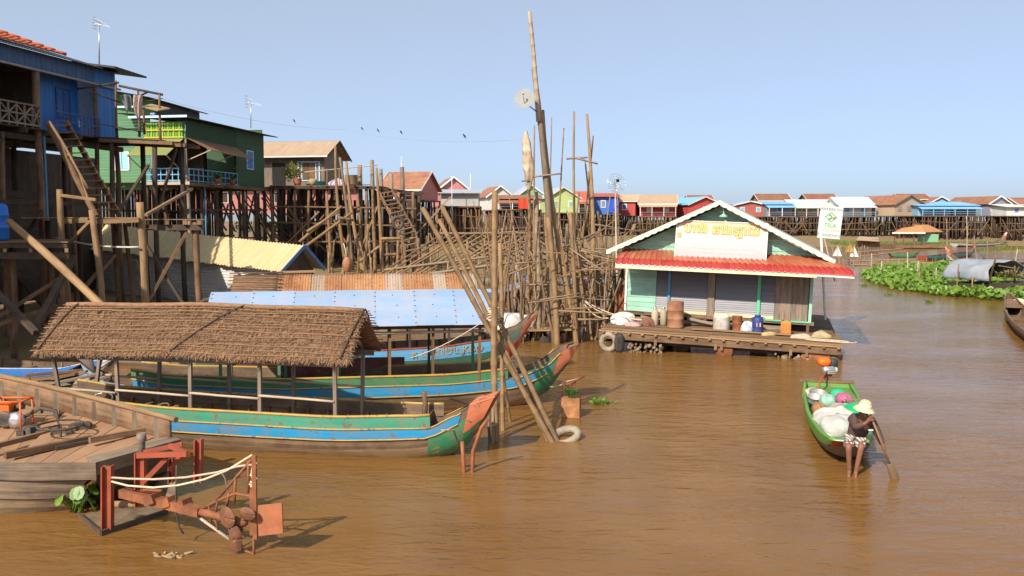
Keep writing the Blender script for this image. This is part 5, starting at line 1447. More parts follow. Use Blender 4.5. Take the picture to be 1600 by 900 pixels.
    for i in range(k):
        za, zb = base + (gz - base) * i / k, base + (gz - base) * (i + .96) / k
        wa, wb = gw * (1 - i / k), gw * (1 - (i + .96) / k)
        ob('gable_board', MB().hexa([(gx - wa, wy - .03, za), (gx + wa, wy - .03, za), (gx + wa, wy + .03, za), (gx - wa, wy + .03, za), (gx - wb, wy - .006, zb), (gx + wb, wy - .006, zb), (gx + wb, wy + .03, zb), (gx - wb, wy + .03, zb)]), mint, t)
    ob('finial', MB().lathe([(.14, 0), (.16, .04), (.08, .09), (.02, .14), (.015, .26)], (gx + .15, wy - .5, 4.62), 10), mint, t)
    # main roof, two slopes
    for s in (-1, 1):
        ob('main_roof', MB().corr((gx, 1.95, gz + .12), (gx, 9.0, gz + .12), (gx + s * 3.85, 9.0, base - .02), (gx + s * 3.85, 1.95, base - .02), .2, .025) if s > 0 else
           MB().corr((gx, 9.0, gz + .12), (gx, 1.95, gz + .12), (gx + s * 3.85, 1.95, base - .02), (gx + s * 3.85, 9.0, base - .02), .2, .025), mat('shop_roof_tin', (.45, .40, .34), (.35, .31, .26), sc=(.4, 4), jit=.02), t)
        # scalloped barge board
        mb = MB(); N_ = 96; i0 = 0; a, b = Vector((gx, 1.92, gz + .2)), Vector((gx + s * 3.95, 1.92, base + .0))
        for q in range(N_ + 1):
            p = a.lerp(b, q / N_); sc = .15 + .035 * abs(math.sin(q / N_ * math.pi * 17))
            mb.v += [p, p - Vector((0, 0, sc)), p + Vector((0, .03, 0)), p + Vector((0, .03, -sc))]
        for q in range(N_):
            e = 4 * q
            mb.face((e, e + 4, e + 5, e + 1), [(q * .04, 0), (q * .04 + .04, 0), (q * .04 + .04, .15), (q * .04, .15)])
            mb.face((e + 2, e + 3, e + 7, e + 6), [(0, 0)] * 4); mb.face((e, e + 2, e + 6, e + 4), [(0, 0)] * 4); mb.face((e + 1, e + 5, e + 7, e + 3), [(0, 0)] * 4)
        ob('barge_board', mb, mat('white_green_board', (.62, .67, .55), (.5, .58, .46), sc=(.8, 9), dirt=(.5, .55, .4), dirt_amt=.3, jit=.03), t)
    # red lean-to: ribbed panels, rolled down at the front edge, wrapped round the right corner
    ey, ez, ty, tz = 1.3, 2.78, wy - .05, 3.36
    xa, xb = -3.72, 4.28
    def eave(y0, x0, x1, xt0, xt1):
        n_ = int((x1 - x0) / .2)
        for i in range(n_):
            f0, f1 = i / n_, (i + 1) / n_
            e0, e1 = x0 + (x1 - x0) * f0, x0 + (x1 - x0) * f1; t0_, t1_ = xt0 + (xt1 - xt0) * f0, xt0 + (xt1 - xt0) * f1
            prof = [(0, tz), (.45, tz - .14), (.82, tz - .30), (.95, tz - .40), (1.02, tz - .52), (1.03, ez + .02)]
            mb = MB()
            def pp(f, u, up):
                yy = ty + (ey - ty) * f; k_ = min(1, f)
                return lambda z: Vector(((t0_ + (t1_ - t0_) * u) * (1 - k_) + (e0 + (e1 - e0) * u) * k_, yy - up * .5, z + up))
            cols = ((0, .03), (.12, .03), (.16, 0), (.84, 0), (.88, .03), (1, .03))
            base_ = len(mb.v)
            for (f, z) in prof:
                for (u, up) in cols: mb.v.append(pp(f, u, up)(z))
            mr_ = MB(); mr_.v = mb.v
            for a in range(len(prof) - 1):
                for b in range(len(cols) - 1):
                    q = base_ + a * len(cols) + b
                    (mb if a < 2 else mr_).face((q, q + len(cols), q + len(cols) + 1, q + 1), [(a * .3, b * .05), (a * .3 + .3, b * .05), (a * .3 + .3, b * .05 + .05), (a * .3, b * .05 + .05)])
            o = ob('eave_panel', mb, red_tin, t); ob('eave_roll', mr_, red_roll, o)
    eave(0, xa, xb, xa + .1, xr + .1)
    # right slope
    mb = MB().corr((xr + .1, ty, tz), (xr + .1, 8.8, tz), (xb, 8.8, ez + .04), (xb, ey, ez + .04), .3, .02)
    ob('side_eave', mb, red_tin, t)
    ob('eave_trim', MB().box(((xa + 3.1) / 2, ey + .0, ez - .03), (3.1 - xa, .08, .1)), cream_p, t)
    ob('eave_trim', MB().beam((3.1, ey + .0, ez - .0), (xb, ey - .02, ez - .02), .06, .05), white_p, t)
    for x in (-3.3, -1.2, 1.0, 2.9): ob('bracket', MB().beam((x, wy - .05, 2.9), (x, ey + .05, ez + .0), .05, .07), wood_brown, t)
    # rear side shed and rusty panel to the left
    ob('rust_panel', MB().slab((-4.05, 3.3, .55), (-3.55, 3.3, .55), (-3.55, 3.32, 1.95), (-4.05, 3.32, 1.95), .03), rust, t)
    ob('rope_coil', MB().tube([(3.2 + .5 * math.cos(a) + .04 * a, .62 + .22 * math.sin(a), dz + .03) for a in [k * .5 for k in range(40)]], .018, 5), rope, t)
shop()

def shop_sign():
    # leaning banner board on the eave
    a, b = W(-1.72, 1.92, 3.16), W(1.42, 1.92, 3.14)
    up = (W(0, 2.12, 4.46) - W(0, 1.92, 3.15)); X = (b - a).normalized(); Lx = (b - a).length
    Z = (up - X * up.dot(X)).normalized(); Hh = 1.32; nrm = X.cross(Z)
    t = thing('shop_sign', (a + b) / 2, 'large faded pink shop banner with yellow lettering on the red eave', 'sign')
    def q(u, v, o=0.0): return a + X * (Lx * u) + Z * (Hh * v) + nrm * o
    m = bpy.data.materials.new('sign_print'); m.use_nodes = True; N_ = m.node_tree.nodes; Lk = m.node_tree.links
    tc = N_.new('ShaderNodeTexCoord'); sx = N_.new('ShaderNodeSeparateXYZ'); Lk.new(tc.outputs['UV'], sx.inputs[0])
    nz = N_.new('ShaderNodeTexNoise'); nz.inputs['Scale'].default_value = 2.2; Lk.new(tc.outputs['UV'], nz.inputs['Vector'])
    ad = N_.new('ShaderNodeMath'); ad.operation = 'MULTIPLY_ADD'; ad.inputs[1].default_value = .35; Lk.new(nz.outputs['Fac'], ad.inputs[0]); Lk.new(sx.outputs['Y'], ad.inputs[2])
    rp = N_.new('ShaderNodeValToRGB'); e = rp.color_ramp.elements
    e[0].position = .2; e[0].color = (.54, .34, .34, 1); e[1].position = 1.2 / 1.35; e[1].color = (.70, .33, .10, 1)
    x = e.new(.55); x.color = (.58, .45, .43, 1); x = e.new(.78); x.color = (.66, .45, .31, 1)
    dv = N_.new('ShaderNodeMath'); dv.operation = 'DIVIDE'; dv.inputs[1].default_value = 1.35; Lk.new(ad.outputs[0], dv.inputs[0])
    Lk.new(dv.outputs[0], rp.inputs['Fac']); Lk.new(rp.outputs[0], N_['Principled BSDF'].inputs['Base Color']); N_['Principled BSDF'].inputs['Roughness'].default_value = .5
    mb = MB(); mb.slab(q(0, 0), q(1, 0), q(1, 1), q(0, 1), .04)
    for i, f in enumerate(mb.f): mb.uv[i] = [(((mb.v[k] - a).dot(X)), ((mb.v[k] - a).dot(Z)) / Hh) for k in f]
    ob('board', mb, m, t)
    ob('frame', MB().beam(q(0, 0, .01), q(1, 0, .01), .03, .03).beam(q(0, 1, .01), q(1, 1, .01), .03, .03).beam(q(0, 0, .01), q(0, 1, .01), .03, .03).beam(q(1, 0, .01), q(1, 1, .01), .03, .03), white_p, t)
    def tx(body, size, u, v, m, o=.012, name='lettering', ext=.002):
        M = Matrix((X, Z, nrm)).transposed().to_4x4(); M.translation = q(u, v, o)
        ob(name, text_mb(body, size, M, ext), m, t)
    yel = mat('letter_yellow', (.70, .60, .18), (.66, .55, .15), bump=0, jit=0); grn = mat('letter_outline', (.24, .24, .10), bump=0, jit=0); wht = mat('letter_white', (.84, .79, .74), bump=0, jit=0)
    for (dx, dy) in ((-.006, .014), (.006, -.014), (.006, .014), (-.006, -.014)):
        tx('ហេង', .45, .22 + dx, .79 + dy, grn, .006 + .0005 * (dx > 0) + .001 * (dy > 0), 'outline'); tx('ឆេងឡាយ', .45, .66 + dx, .77 + dy, grn, .006 + .0005 * (dx > 0) + .001 * (dy > 0), 'outline')
    tx('ហេង', .45, .22, .79, yel); tx('ឆេងឡាយ', .45, .66, .77, yel)
    tx('លក់គ្រឿងទេសសំណង់', .13, .50, .56, wht); tx('គ្រប់ប្រភេទ និងទំនិញផ្សេងៗ លក់ដុំ លក់រាយ', .125, .46, .43, wht)
    tx('មានដឹកជញ្ជូនដល់កន្លែង តម្លៃសមរម្យ', .125, .5, .31, wht)
    tx('Tel:012 89 48 10 / 017 34 10 34 / 097 6006 101', .115, .52, .19, wht); tx('088 6000 527 / 081 600 2378', .115, .5, .07, wht)
    ob('badge', MB().slab(q(.01, .84, .008), q(.07, .84, .008), q(.07, .985, .008), q(.01, .985, .008), .004), white_p, t)
    ob('badge', MB().slab(q(.015, .53, .008), q(.06, .53, .008), q(.06, .67, .008), q(.015, .67, .008), .004), paint('orange_badge', (.75, .33, .12), chips=False, wear=.05), t)
    # fuel sign on its post
    d = 36.2
    c0, c1, c2, c3 = D(1277, 371, d), D(1312, 374, d), D(1318, 324, d), D(1283, 320, d)
    t = thing('fuel_sign', D(1276, 520, d), 'white sign board with green diamond emblem on a pale post behind the shop', 'sign')
    cr = mat('sign_white', (.66, .69, .60), (.6, .63, .54), uv=False, sc=(2, 2), bump=0, jit=0)
    ob('board', MB().slab(c0, c1, c2, c3, .04), cr, t)
    Xs = (c1 - c0).normalized(); Zs = (c3 - c0); Zs = (Zs - Xs * Zs.dot(Xs)).normalized(); ns = Xs.cross(Zs); cc = (c0 + c1 + c2 + c3) / 4
    skew = (c3 - c0); Wd, Hd = (c1 - c0).length, (c3 - c0).length
    def tx2(body, size, v, m, u=0.0):
        p = cc + skew * v + Xs * u; M = Matrix((Xs, skew.normalized(), ns)).transposed().to_4x4(); M.translation = p + ns * .012
        ob('lettering', text_mb(body, size, M), m, t)
    bl = mat('letter_slate', (.28, .29, .36), bump=0, jit=0); gr = mat('letter_green', (.12, .42, .16), bump=0, jit=0); og = mat('letter_peach', (.72, .50, .36), bump=0, jit=0)
    tx2('ប្រេងឥន្ធនៈតេលា', .15, .40, bl); tx2('TELA', .22, -.10, gr); tx2('លក់ប្រេងសាំង', .15, -.24, og); tx2('តំណាងចែកចាយ', .16, -.40, bl)
    s = skew.normalized()
    dm = MB(); e = [cc + skew * .16 + Xs * .24, cc + skew * .30, cc + skew * .16 - Xs * .24, cc + skew * .02]
    for i in range(4): dm.beam(e[i] + ns * .012, e[(i + 1) % 4] + ns * .012, .022, .01, up=ns)
    ob('emblem', dm, gr, t)
    ob('emblem', MB().tube([cc + skew * (.16 + .07 * math.sin(a * 1.0)) + Xs * (.06 * math.cos(a * 2.2) - .03) + ns * .012 for a in [-1.5 + k * .3 for k in range(11)]], .025, 5), gr, t)
    ob('emblem', MB().lathe([(.07, 0), (.07, .006), (.0, .008)], cc + skew * .16 + Xs * .11 + ns * .008, 10, Matrix((Xs, s, ns)).transposed()), og, t)
    bt = W(3.75, 7.6, .6)
    ob('post', MB().beam(bt, (c0 + c3) / 2 + Xs * .05 - ns * .04, .07), white_p, t)
    ob('brace', MB().beam(bt + Vector((.4, .2, 1.6)), c0 + Xs * .3 - ns * .05, .05), wood_pale, t)
shop_sign()

def shop_goods():
    dz = .66
    def at(x, y): return W(x, y, dz)
    rs = mat('drum_rust', (.36, .16, .085), (.2, .09, .05), uv=False, sc=(2.5, 2.5), dirt=(.42, .25, .14), dirt_amt=.6, dirt_sc=2.5, jit=0)
    t = thing('oil_drum', at(-1.55, 1.7), 'tall rusty steel drum standing before the shutters', 'drum')
    p = at(-1.55, 1.7)
    ob('body', MB().lathe([(.28, 0), (.295, .015), (.29, .03), (.29, .3), (.302, .315), (.29, .33), (.29, .6), (.302, .615), (.29, .63), (.29, .9), (.298, .93), (.28, .93)], p, 20), rs, t)
    ob('lid', MB().lathe([(.28, .9), (.1, .905), (.0, .906)], p, 20), rs, t)
    t = thing('white_bucket', at(.02, 1.7), 'wide dented white paint pail on the shop deck', 'bucket')
    p = at(.05, 1.75); wb = mat('pail_white', (.62, .58, .52), (.42, .37, .31), uv=False, sc=(4, 4), dirt=(.3, .2, .13), dirt_amt=.5, dirt_sc=4)
    ob('body', MB().lathe([(.27, 0), (.29, .03), (.295, .46), (.31, .5), (.29, .5), (.27, .06), (0, .05)], p, 18), wb, t)
    ob('handle', MB().tube([p + Vector((.3 * math.cos(a), -.05, .48 + .16 * math.sin(a))) for a in [k * .3142 for k in range(11)]], .008, 5), steel, t)
    p = at(.58, 1.9)
    ob('rusty_can', MB().lathe([(.17, 0), (.18, .02), (.17, .04), (.17, .25), (.18, .27), (.17, .29), (.17, .48), (.2, .52), (.17, .5), (.15, .1), (0, .08)], p, 16), rust, None, 'small rusty can between white pail and blue jug', 'can')
    t = thing('blue_jug', at(1.28, 1.75), 'dark blue plastic drum with orange label on the shop deck', 'drum')
    p = at(1.28, 1.75); nb = paint('navy_plastic', (.02, .05, .22), wear=.15, chips=False)
    ob('body', MB().lathe([(.15, 0), (.18, .03), (.19, .1), (.17, .14), (.19, .18), (.19, .46), (.16, .54), (.1, .56)], p, 16), nb, t)
    ob('lid', MB().lathe([(.1, .56), (.11, .57), (.11, .61), (.0, .62)], p, 12), nb, t)
    ob('label', MB().slab(p + Vector((-.09, -.175, .22)), p + Vector((.06, -.192, .22)), p + Vector((.06, -.192, .36)), p + Vector((-.09, -.175, .36)), .008), paint('label_orange', (.7, .4, .15), chips=False), t)
    for k in range(2): ob('handle', MB().tube([p + Vector(((.17 if k else -.17) , 0, .44)), p + Vector(((.24 if k else -.24), 0, .5)), p + Vector(((.14 if k else -.14), 0, .54))], .02, 6), nb, t)
    t = thing('jerrycan', at(2.22, 1.8), 'amber plastic jerrycan at the edge of the plank wall', 'jerrycan')
    p = at(2.22, 1.8); am = mat('amber_plastic', (.50, .20, .04), (.4, .15, .03), uv=False, sc=(3, 3), rough=.4, dirt=(.25, .14, .07), dirt_amt=.4)
    M = Matrix.Rotation(R(-17), 3, 'Z')
    ob('body', MB().hexa([p + M @ Vector(v) for v in ((-.17, -.12, 0), (.17, -.12, 0), (.17, .12, 0), (-.17, .12, 0), (-.17, -.12, .4), (.17, -.12, .4), (.17, .12, .4), (-.17, .12, .4))]).hexa([p + M @ Vector(v) for v in ((-.17, -.12, .4), (.17, -.12, .4), (.17, .12, .4), (-.17, .12, .4), (-.13, -.08, .46), (.13, -.08, .46), (.13, .08, .46), (-.13, .08, .46))]), am, t)
    ob('handle', MB().tube([p + M @ Vector(v) for v in ((-.08, 0, .45), (-.06, 0, .53), (.1, 0, .53), (.13, 0, .45))], .02, 6), am, t)
    ob('cap', MB().lathe([(.04, .45), (.045, .52), (0, .53)], p + M @ Vector((-.12, 0, 0)), 9), red_b, t)
    for (x, y, lab) in ((-2.3, 1.85, 'cream gas bottle standing beside the tall rusty drum'), (-2.02, 2.05, 'cream gas bottle half hidden behind the tall rusty drum')):
        p = at(x, y); t = thing('gas_bottle', p, lab, 'gas bottle'); cb = mat('cream_enamel', (.5, .45, .32), (.4, .35, .24), uv=False, sc=(3, 3), dirt=(.3, .2, .12), dirt_amt=.4)
        ob('body', MB().lathe([(.1, 0), (.13, .03), (.13, .46), (.11, .54), (.06, .59)], p, 14), cb, t); ob('collar', MB().lathe([(.06, .59), (.06, .65), (.03, .66)], p, 10), steel, t)
    def blob(nm, x, y, s, m, lab, cat, seed, z=0.0):
        rnd = random.Random(seed); ph = [rnd.uniform(0, 6) for _ in range(6)]; c = at(x, y) + Vector((0, 0, z))
        def fn(u, v):
            a = 6.2832 * u; e = math.pi * .5 * v; r = 1 + .16 * math.sin(3 * a + ph[0]) + .1 * math.sin(5 * a + ph[1] + 4 * v) + .07 * math.sin(9 * a + 7 * v + ph[2])
            return c + Vector((s[0] * math.cos(a) * math.cos(e) ** .7 * r, s[1] * math.sin(a) * math.cos(e) ** .7 * r, s[2] * math.sin(e) ** .8 * (1 + .2 * math.sin(2 * a + ph[3]))))
        ob(nm, MB().grid(fn, 28, 9), m, None, lab, cat)
    plast = mat('white_plastic_sheet', (.64, .62, .58), (.48, .45, .4), uv=False, sc=(8, 8), rough=.4, bump=.9)
    blob('white_sack', -3.45, 1.7, (.42, .3, .36), plast, 'crumpled white plastic sack at the shop deck corner', 'sack', 1)
    blob('pink_rag', -2.95, 1.35, (.28, .2, .13), mat('pink_rag', (.6, .38, .36), uv=False, sc=(6, 6)), 'small pink rag heap beside the white plastic sack', 'cloth', 2)
    blob('brown_sack', -2.55, 1.75, (.3, .2, .24), mat('brown_sack', (.22, .1, .065), uv=False, sc=(6, 6)), 'red brown bundle between pink rag and gas bottle', 'sack', 3)
    blob('plastic_bag', .92, 1.8, (.24, .2, .32), mat('silver_plastic', (.5, .52, .55), (.35, .37, .4), uv=False, sc=(5, 5), rough=.25, bump=.5), 'shiny grey plastic bag beside the blue drum', 'bag', 4)
    blob('rice_sack', 3.35, 1.6, (.34, .2, .2), mat('straw_sack', (.45, .34, .2), uv=False, sc=(6, 6)), 'straw coloured sack lying at the deck corner by rope coil', 'sack', 5)
    blob('rag_heap', 2.75, 1.1, (.32, .2, .12), mat('pale_rag', (.48, .36, .26), uv=False, sc=(6, 6)), 'pale dusty rags lying along the front deck planks', 'cloth', 6)
    blob('rag_heap', 1.65, 1.25, (.26, .16, .1), mat('ochre_rag', (.5, .36, .18), uv=False, sc=(6, 6)), 'ochre rag bundle before the amber jerrycan', 'cloth', 7)
    ob('loose_plank', MB().beam(at(-.9, 1.2) + Vector((0, 0, .05)), at(2.6, 1.35) + Vector((0, 0, .06)), .2, .035), wood_tan, None, 'loose tan plank lying across the shop deck', 'plank')
    for (x0, y0, x1, y1, lab) in ((1.5, 1.7, 2.0, 1.9, 'short rusty tray beside the amber jerrycan'), (2.5, 1.5, 3.2, 1.55, 'splintered brown board under the straw sack')):
        ob('deck_board', MB().beam(at(x0, y0) + Vector((0, 0, .06)), at(x1, y1) + Vector((0, 0, .1)), .25, .08), wood_brown, None, lab, 'board')
    # awning poles and hanging net by the left corner
    g = thing('net_bundle', W(-3.95, 3.2, .6), 'dark net bundle hanging at the shop corner beside rusty panel', 'net')
    c = W(-3.95, 3.1, 2.2); rnd = random.Random(4)
    for k in range(7):
        x = rnd.uniform(-.25, .25); ob('net_strand', MB().tube([c + Vector((x, rnd.uniform(-.1, .1), .35)), c + Vector((x * .8, 0, 0)), c + Vector((x * .5, .05, -.5 + rnd.uniform(-.3, .3)))], [.03, .07, .03], 6), dark if k % 2 else wood_dark, g)
    ob('pole', pole(MB(), W(-4.0, 3.4, .4), D(961, 288, 34.5), .05, .03), wood_pale, g)
    for (p0, p1, s, lab) in (((910, 468, 33.5), (1003, 500, 31.5), .15, 'upper'), ((912, 470, 33.5), (956, 492, 31.4), .1, 'middle'), ((911, 472, 33.5), (950, 497, 31.2), .2, 'lower')):
        cord('mooring_rope', sag_line(D(*p0), D(*p1), s), .022, rope, f'{lab} tan mooring rope from pole tangle to the floating shop')
shop_goods()

# ------------------------------------------------------------------ small canoe with paddler
def canoe():
    st, bw = Vector((7.80, 21.9, 0)), Vector((6.05, 15.75, 0))
    t, L = boat_frame(st, bw, 'bright green wooden canoe with red bow board, loaded with goods', 'canoe')
    gp = paint('canoe_green', (.10, .31, .045), wear=.4); hw = mat('canoe_wood', (.3, .24, .17), (.16, .12, .085), sc=(.8, 10))
    H = Hull(t, L, [(0, .56), (.2, .62), (.5, .62), (.8, .48), (1, .30)], [(0, .50), (.3, .40), (.7, .40), (.9, .47), (1, .56)], [(0, -.12), (.3, -.18), (.7, -.15), (.9, .05), (1, .32)], rake=.45, srake=.1, nst=26)
    H.shell(hw, gp, .3)
    H.band('green_strake', .62, .98, .0, .99, gp, .012, 3)
    H.band('red_bow', .35, 1.0, .975, 1.0, red_b, .016, 3, cap1=True)
    for s in (-1, 1): ob('gunwale', MB().tube([H.pt(.975 * k / 24, 1, s, -.03) + Vector((0, 0, .01)) for k in range(25)], .045, 6), gp, t)
    ob('transom', MB().slab(H.pt(.0, .4, -1, 0) + Vector((-.01, 0, 0)), H.pt(.0, .4, 1, 0) + Vector((-.01, 0, 0)), H.pt(0, 1.06, 1, 0), H.pt(0, 1.06, -1, 0), .05), gp, t)
    ob('transom_cap', MB().beam((-.02, -.66, .55), (-.02, .62, .55), .1, .06), wood_brown, t)
    ob('stern_seat', MB().slab((.1, -.52, .42), (.55, -.54, .4), (.55, .54, .4), (.1, .52, .42), .04), gp, t)
    ob('locker', MB().box((1.15, .42, .3), (1.2, .3, .22)), gp, t)
    ob('bow_seat', MB().slab(H.pt(.88, 1, -1, -.02), H.pt(.985, 1, -1, -.02), H.pt(.985, 1, 1, -.02), H.pt(.88, 1, 1, -.02), .04), gp, t)
    ob('bow_stripe', MB().slab(H.pt(.955, 1, -1, -.02) + Vector((0, 0, .005)), H.pt(.985, 1, -1, -.02) + Vector((0, 0, .005)), H.pt(.985, 1, 1, -.02) + Vector((0, 0, .005)), H.pt(.955, 1, 1, -.02) + Vector((0, 0, .005)), .01), white_p, t)
    ob('side_stripe', MB().slab(H.pt(.86, 1, -1, -.05) + Vector((0, 0, .03)), H.pt(.93, 1, -1, -.04) + Vector((0, 0, .03)), H.pt(.93, 1, -1, -.1) + Vector((0, 0, .03)), H.pt(.86, 1, -1, -.11) + Vector((0, 0, .03)), .01), white_p, t)
    M = Matrix.Translation(st) @ Matrix.Rotation(t.rotation_euler.z, 4, 'Z')
    w = lambda x, y, z: M @ Vector((x, y, z))
    # outboard: local y is +left of heading (image right)
    e = thing('outboard_motor', w(-.1, -.05, .5), 'small outboard engine with orange fuel tank on the canoe stern', 'engine')
    c = w(-.1, 0, .72)
    org = paint('orange_tank', (.85, .16, .01), wear=.05, chips=False)
    def rb(c, s, m, nm, q=.05):
        x, y, z = s[0] / 2, s[1] / 2, s[2] / 2; mb = MB()
        pr = [(x - q, y - q, -z), (x, y, -z + q), (x, y, z - q), (x - q, y - q, z)]; ring = []
        for (a, b, zz) in pr:
            k = q * .9; pts = [(-a + k, -b), (a - k, -b), (a, -b + k), (a, b - k), (a - k, b), (-a + k, b), (-a, b - k), (-a, -b + k)]
            ring.append([Vector((p[0], p[1], zz)) + c for p in pts])
        i = len(mb.v); mb.v += [p for r_ in ring for p in r_]
        for r_ in range(3):
            for k in range(8): mb.face((i + r_ * 8 + k, i + r_ * 8 + (k + 1) % 8, i + r_ * 8 + 8 + (k + 1) % 8, i + r_ * 8 + 8 + k), [(0, 0)] * 4, True)
        mb.face([i + k for k in range(8)][::-1], [(0, 0)] * 8); mb.face([i + 24 + k for k in range(8)], [(0, 0)] * 8)
        return ob(nm, mb, m, e)
    rb(c + Vector((-.1, 0, .30)), (.30, .24, .2), org, 'fuel_tank')
    rb(c + Vector((.14, .02, .27)), (.18, .2, .2), tin_dark, 'air_filter', .03)
    rb(c + Vector((-.0, -.03, .10)), (.3, .24, .2), steel, 'crankcase', .04)
    rb(c + Vector((.16, .0, .1)), (.12, .2, .14), white_p, 'muffler', .03)
    for k in range(4): ob('cooling_fin', MB().box(c + Vector((.02, -.14, .03 + k * .045)), (.22, .04, .02)), steel, e)
    ob('bracket', MB().beam(c + Vector((.03, 0, .0)), c + Vector((.03, 0, -.22)), .12, .14), rust, e)
    ob('tiller', MB().tube([c + Vector((-.02, -.05, .08)), w(.7, -.2, .72), w(1.15, -.3, .5)], .028, 6), rust_red, e)
    ob('tail_shaft', MB().tube([c + Vector((.03, .1, .05)), c + Vector((.12, .9, -.5)), c + Vector((.2, 1.6, -.85))], .03, 6), steel, e)
    # cargo
    def lump(nm, x, y, z, s, m, lab, cat, seed):
        rnd = random.Random(seed); ph = [rnd.uniform(0, 6) for _ in range(6)]
        def fn(u, v):
            a = 6.2832 * u; ee = math.pi * (v - .5); r = 1 + .1 * math.sin(3 * a + ph[0]) + .08 * math.sin(5 * a + ph[1] + 5 * v) + .05 * math.sin(8 * a + 9 * v + ph[2])
            return w(x, y, z) + Vector((s[0] * math.cos(a) * math.cos(ee) ** .6 * r, s[1] * math.sin(a) * math.cos(ee) ** .6 * r, s[2] * math.sin(ee) * r))
        ob(nm, MB().grid(fn, 24, 14), m, None, lab, cat)
    sackm = mat('white_sack_weave', (.50, .48, .44), (.36, .34, .30), uv=False, sc=(6, 6), bump=1.0, rough=.6)
    lump('rice_sack', 4.25, -.12, .36, (.40, .50, .24), sackm, 'big white sack lying behind the paddler in the canoe', 'sack', 1)
    lump('rice_sack', 3.55, -.05, .38, (.42, .36, .2), mat('cream_sack_weave', (.66, .58, .46), uv=False, sc=(4, 4), bump=.3), 'cream sack slumped amid the canoe cargo', 'sack', 2)
    lump('grey_bag', 3.0, .12, .42, (.3, .3, .16), mat('grey_canvas', (.36, .32, .26), uv=False, sc=(4, 4)), 'grey canvas bag with straps in the canoe', 'bag', 3)
    lump('pink_bag', 2.35, .2, .5, (.2, .22, .18), mat('pink_plastic', (.45, .12, .2), uv=False, sc=(4, 4), rough=.4), 'pink plastic bag among the canoe goods', 'bag', 4)
    lump('mint_bag', 2.45, -.15, .5, (.18, .2, .16), mat('mint_plastic', (.28, .5, .36), uv=False, sc=(4, 4), rough=.35), 'pale mint plastic bag among the canoe goods', 'bag', 5)
    lump('cloth_bundle', 1.05, -.38, .38, (.24, .24, .16), mat('tan_cloth', (.55, .42, .29), uv=False, sc=(4, 4)), 'tan cloth bundle by the canoe stern', 'bundle', 6)
    lump('cloth_bundle', 2.95, -.36, .42, (.15, .18, .14), mat('rust_cloth', (.32, .17, .08), uv=False, sc=(4, 4)), 'rust brown bundle against the canoe side', 'bundle', 7)
    grp = mat('green_basin', (.02, .42, .17), uv=False, sc=(3, 3), rough=.35, bump=0)
    p = w(3.4, .36, .40); ob('green_basin', MB().lathe([(.18, .0), (.27, .14), (.29, .15), (.27, .13), (.16, .02)], p, 16, Matrix.Rotation(R(25), 3, 'X')), grp, None, 'emerald green plastic basin beside the paddler', 'basin')
    p = w(1.75, .12, .52); ob('green_bowl', MB().lathe([(.19, .0), (.18, .05), (.13, .13), (.04, .16), (.0, .16)], p, 14), mat('jade_bowl', (.05, .5, .25), uv=False, sc=(3, 3), rough=.35, bump=0), None, 'upturned jade green bowl on the canoe goods', 'bowl')
    for (x, y, r, lab) in ((1.75, -.32, .2, 'steel cooking pot near the canoe stern'), (2.2, -.42, .15, 'small steel pan resting on the canoe cargo')):
        p = w(x, y, .42); ob('cooking_pot', MB().lathe([(r * .8, 0), (r, .05), (r, .16), (r * 1.1, .17), (r * .95, .16), (r * .9, .05), (0, .04)], p, 20, Matrix.Rotation(R(20), 3, 'X')), grey_tin, None, lab, 'pot')
    cr = MB(); c = w(2.8, .42, .36)
    for k in range(4):
        for s in (0, 1): cr.box(c + Vector(((-.2, .2)[s], 0, .05 + .07 * k)), (.02, .36, .03)).box(c + Vector((0, (-.18, .18)[s], .05 + .07 * k)), (.4, .02, .03))
    ob('wire_crate', cr, wood_grey, None, 'small open crate wedged against the canoe side', 'crate')
    m = MB()
    for k in range(3): m.tube([w(1.3 + .2 * k, -.1, .5), w(2.4 + .2 * k, .25 - .1 * k, .56), w(3.0, .3, .52)], .016, 5)
    ob('stick_bundle', m, tin_dark, None, 'dark thin sticks lying across the canoe goods', 'sticks')
    return w
CW = canoe()

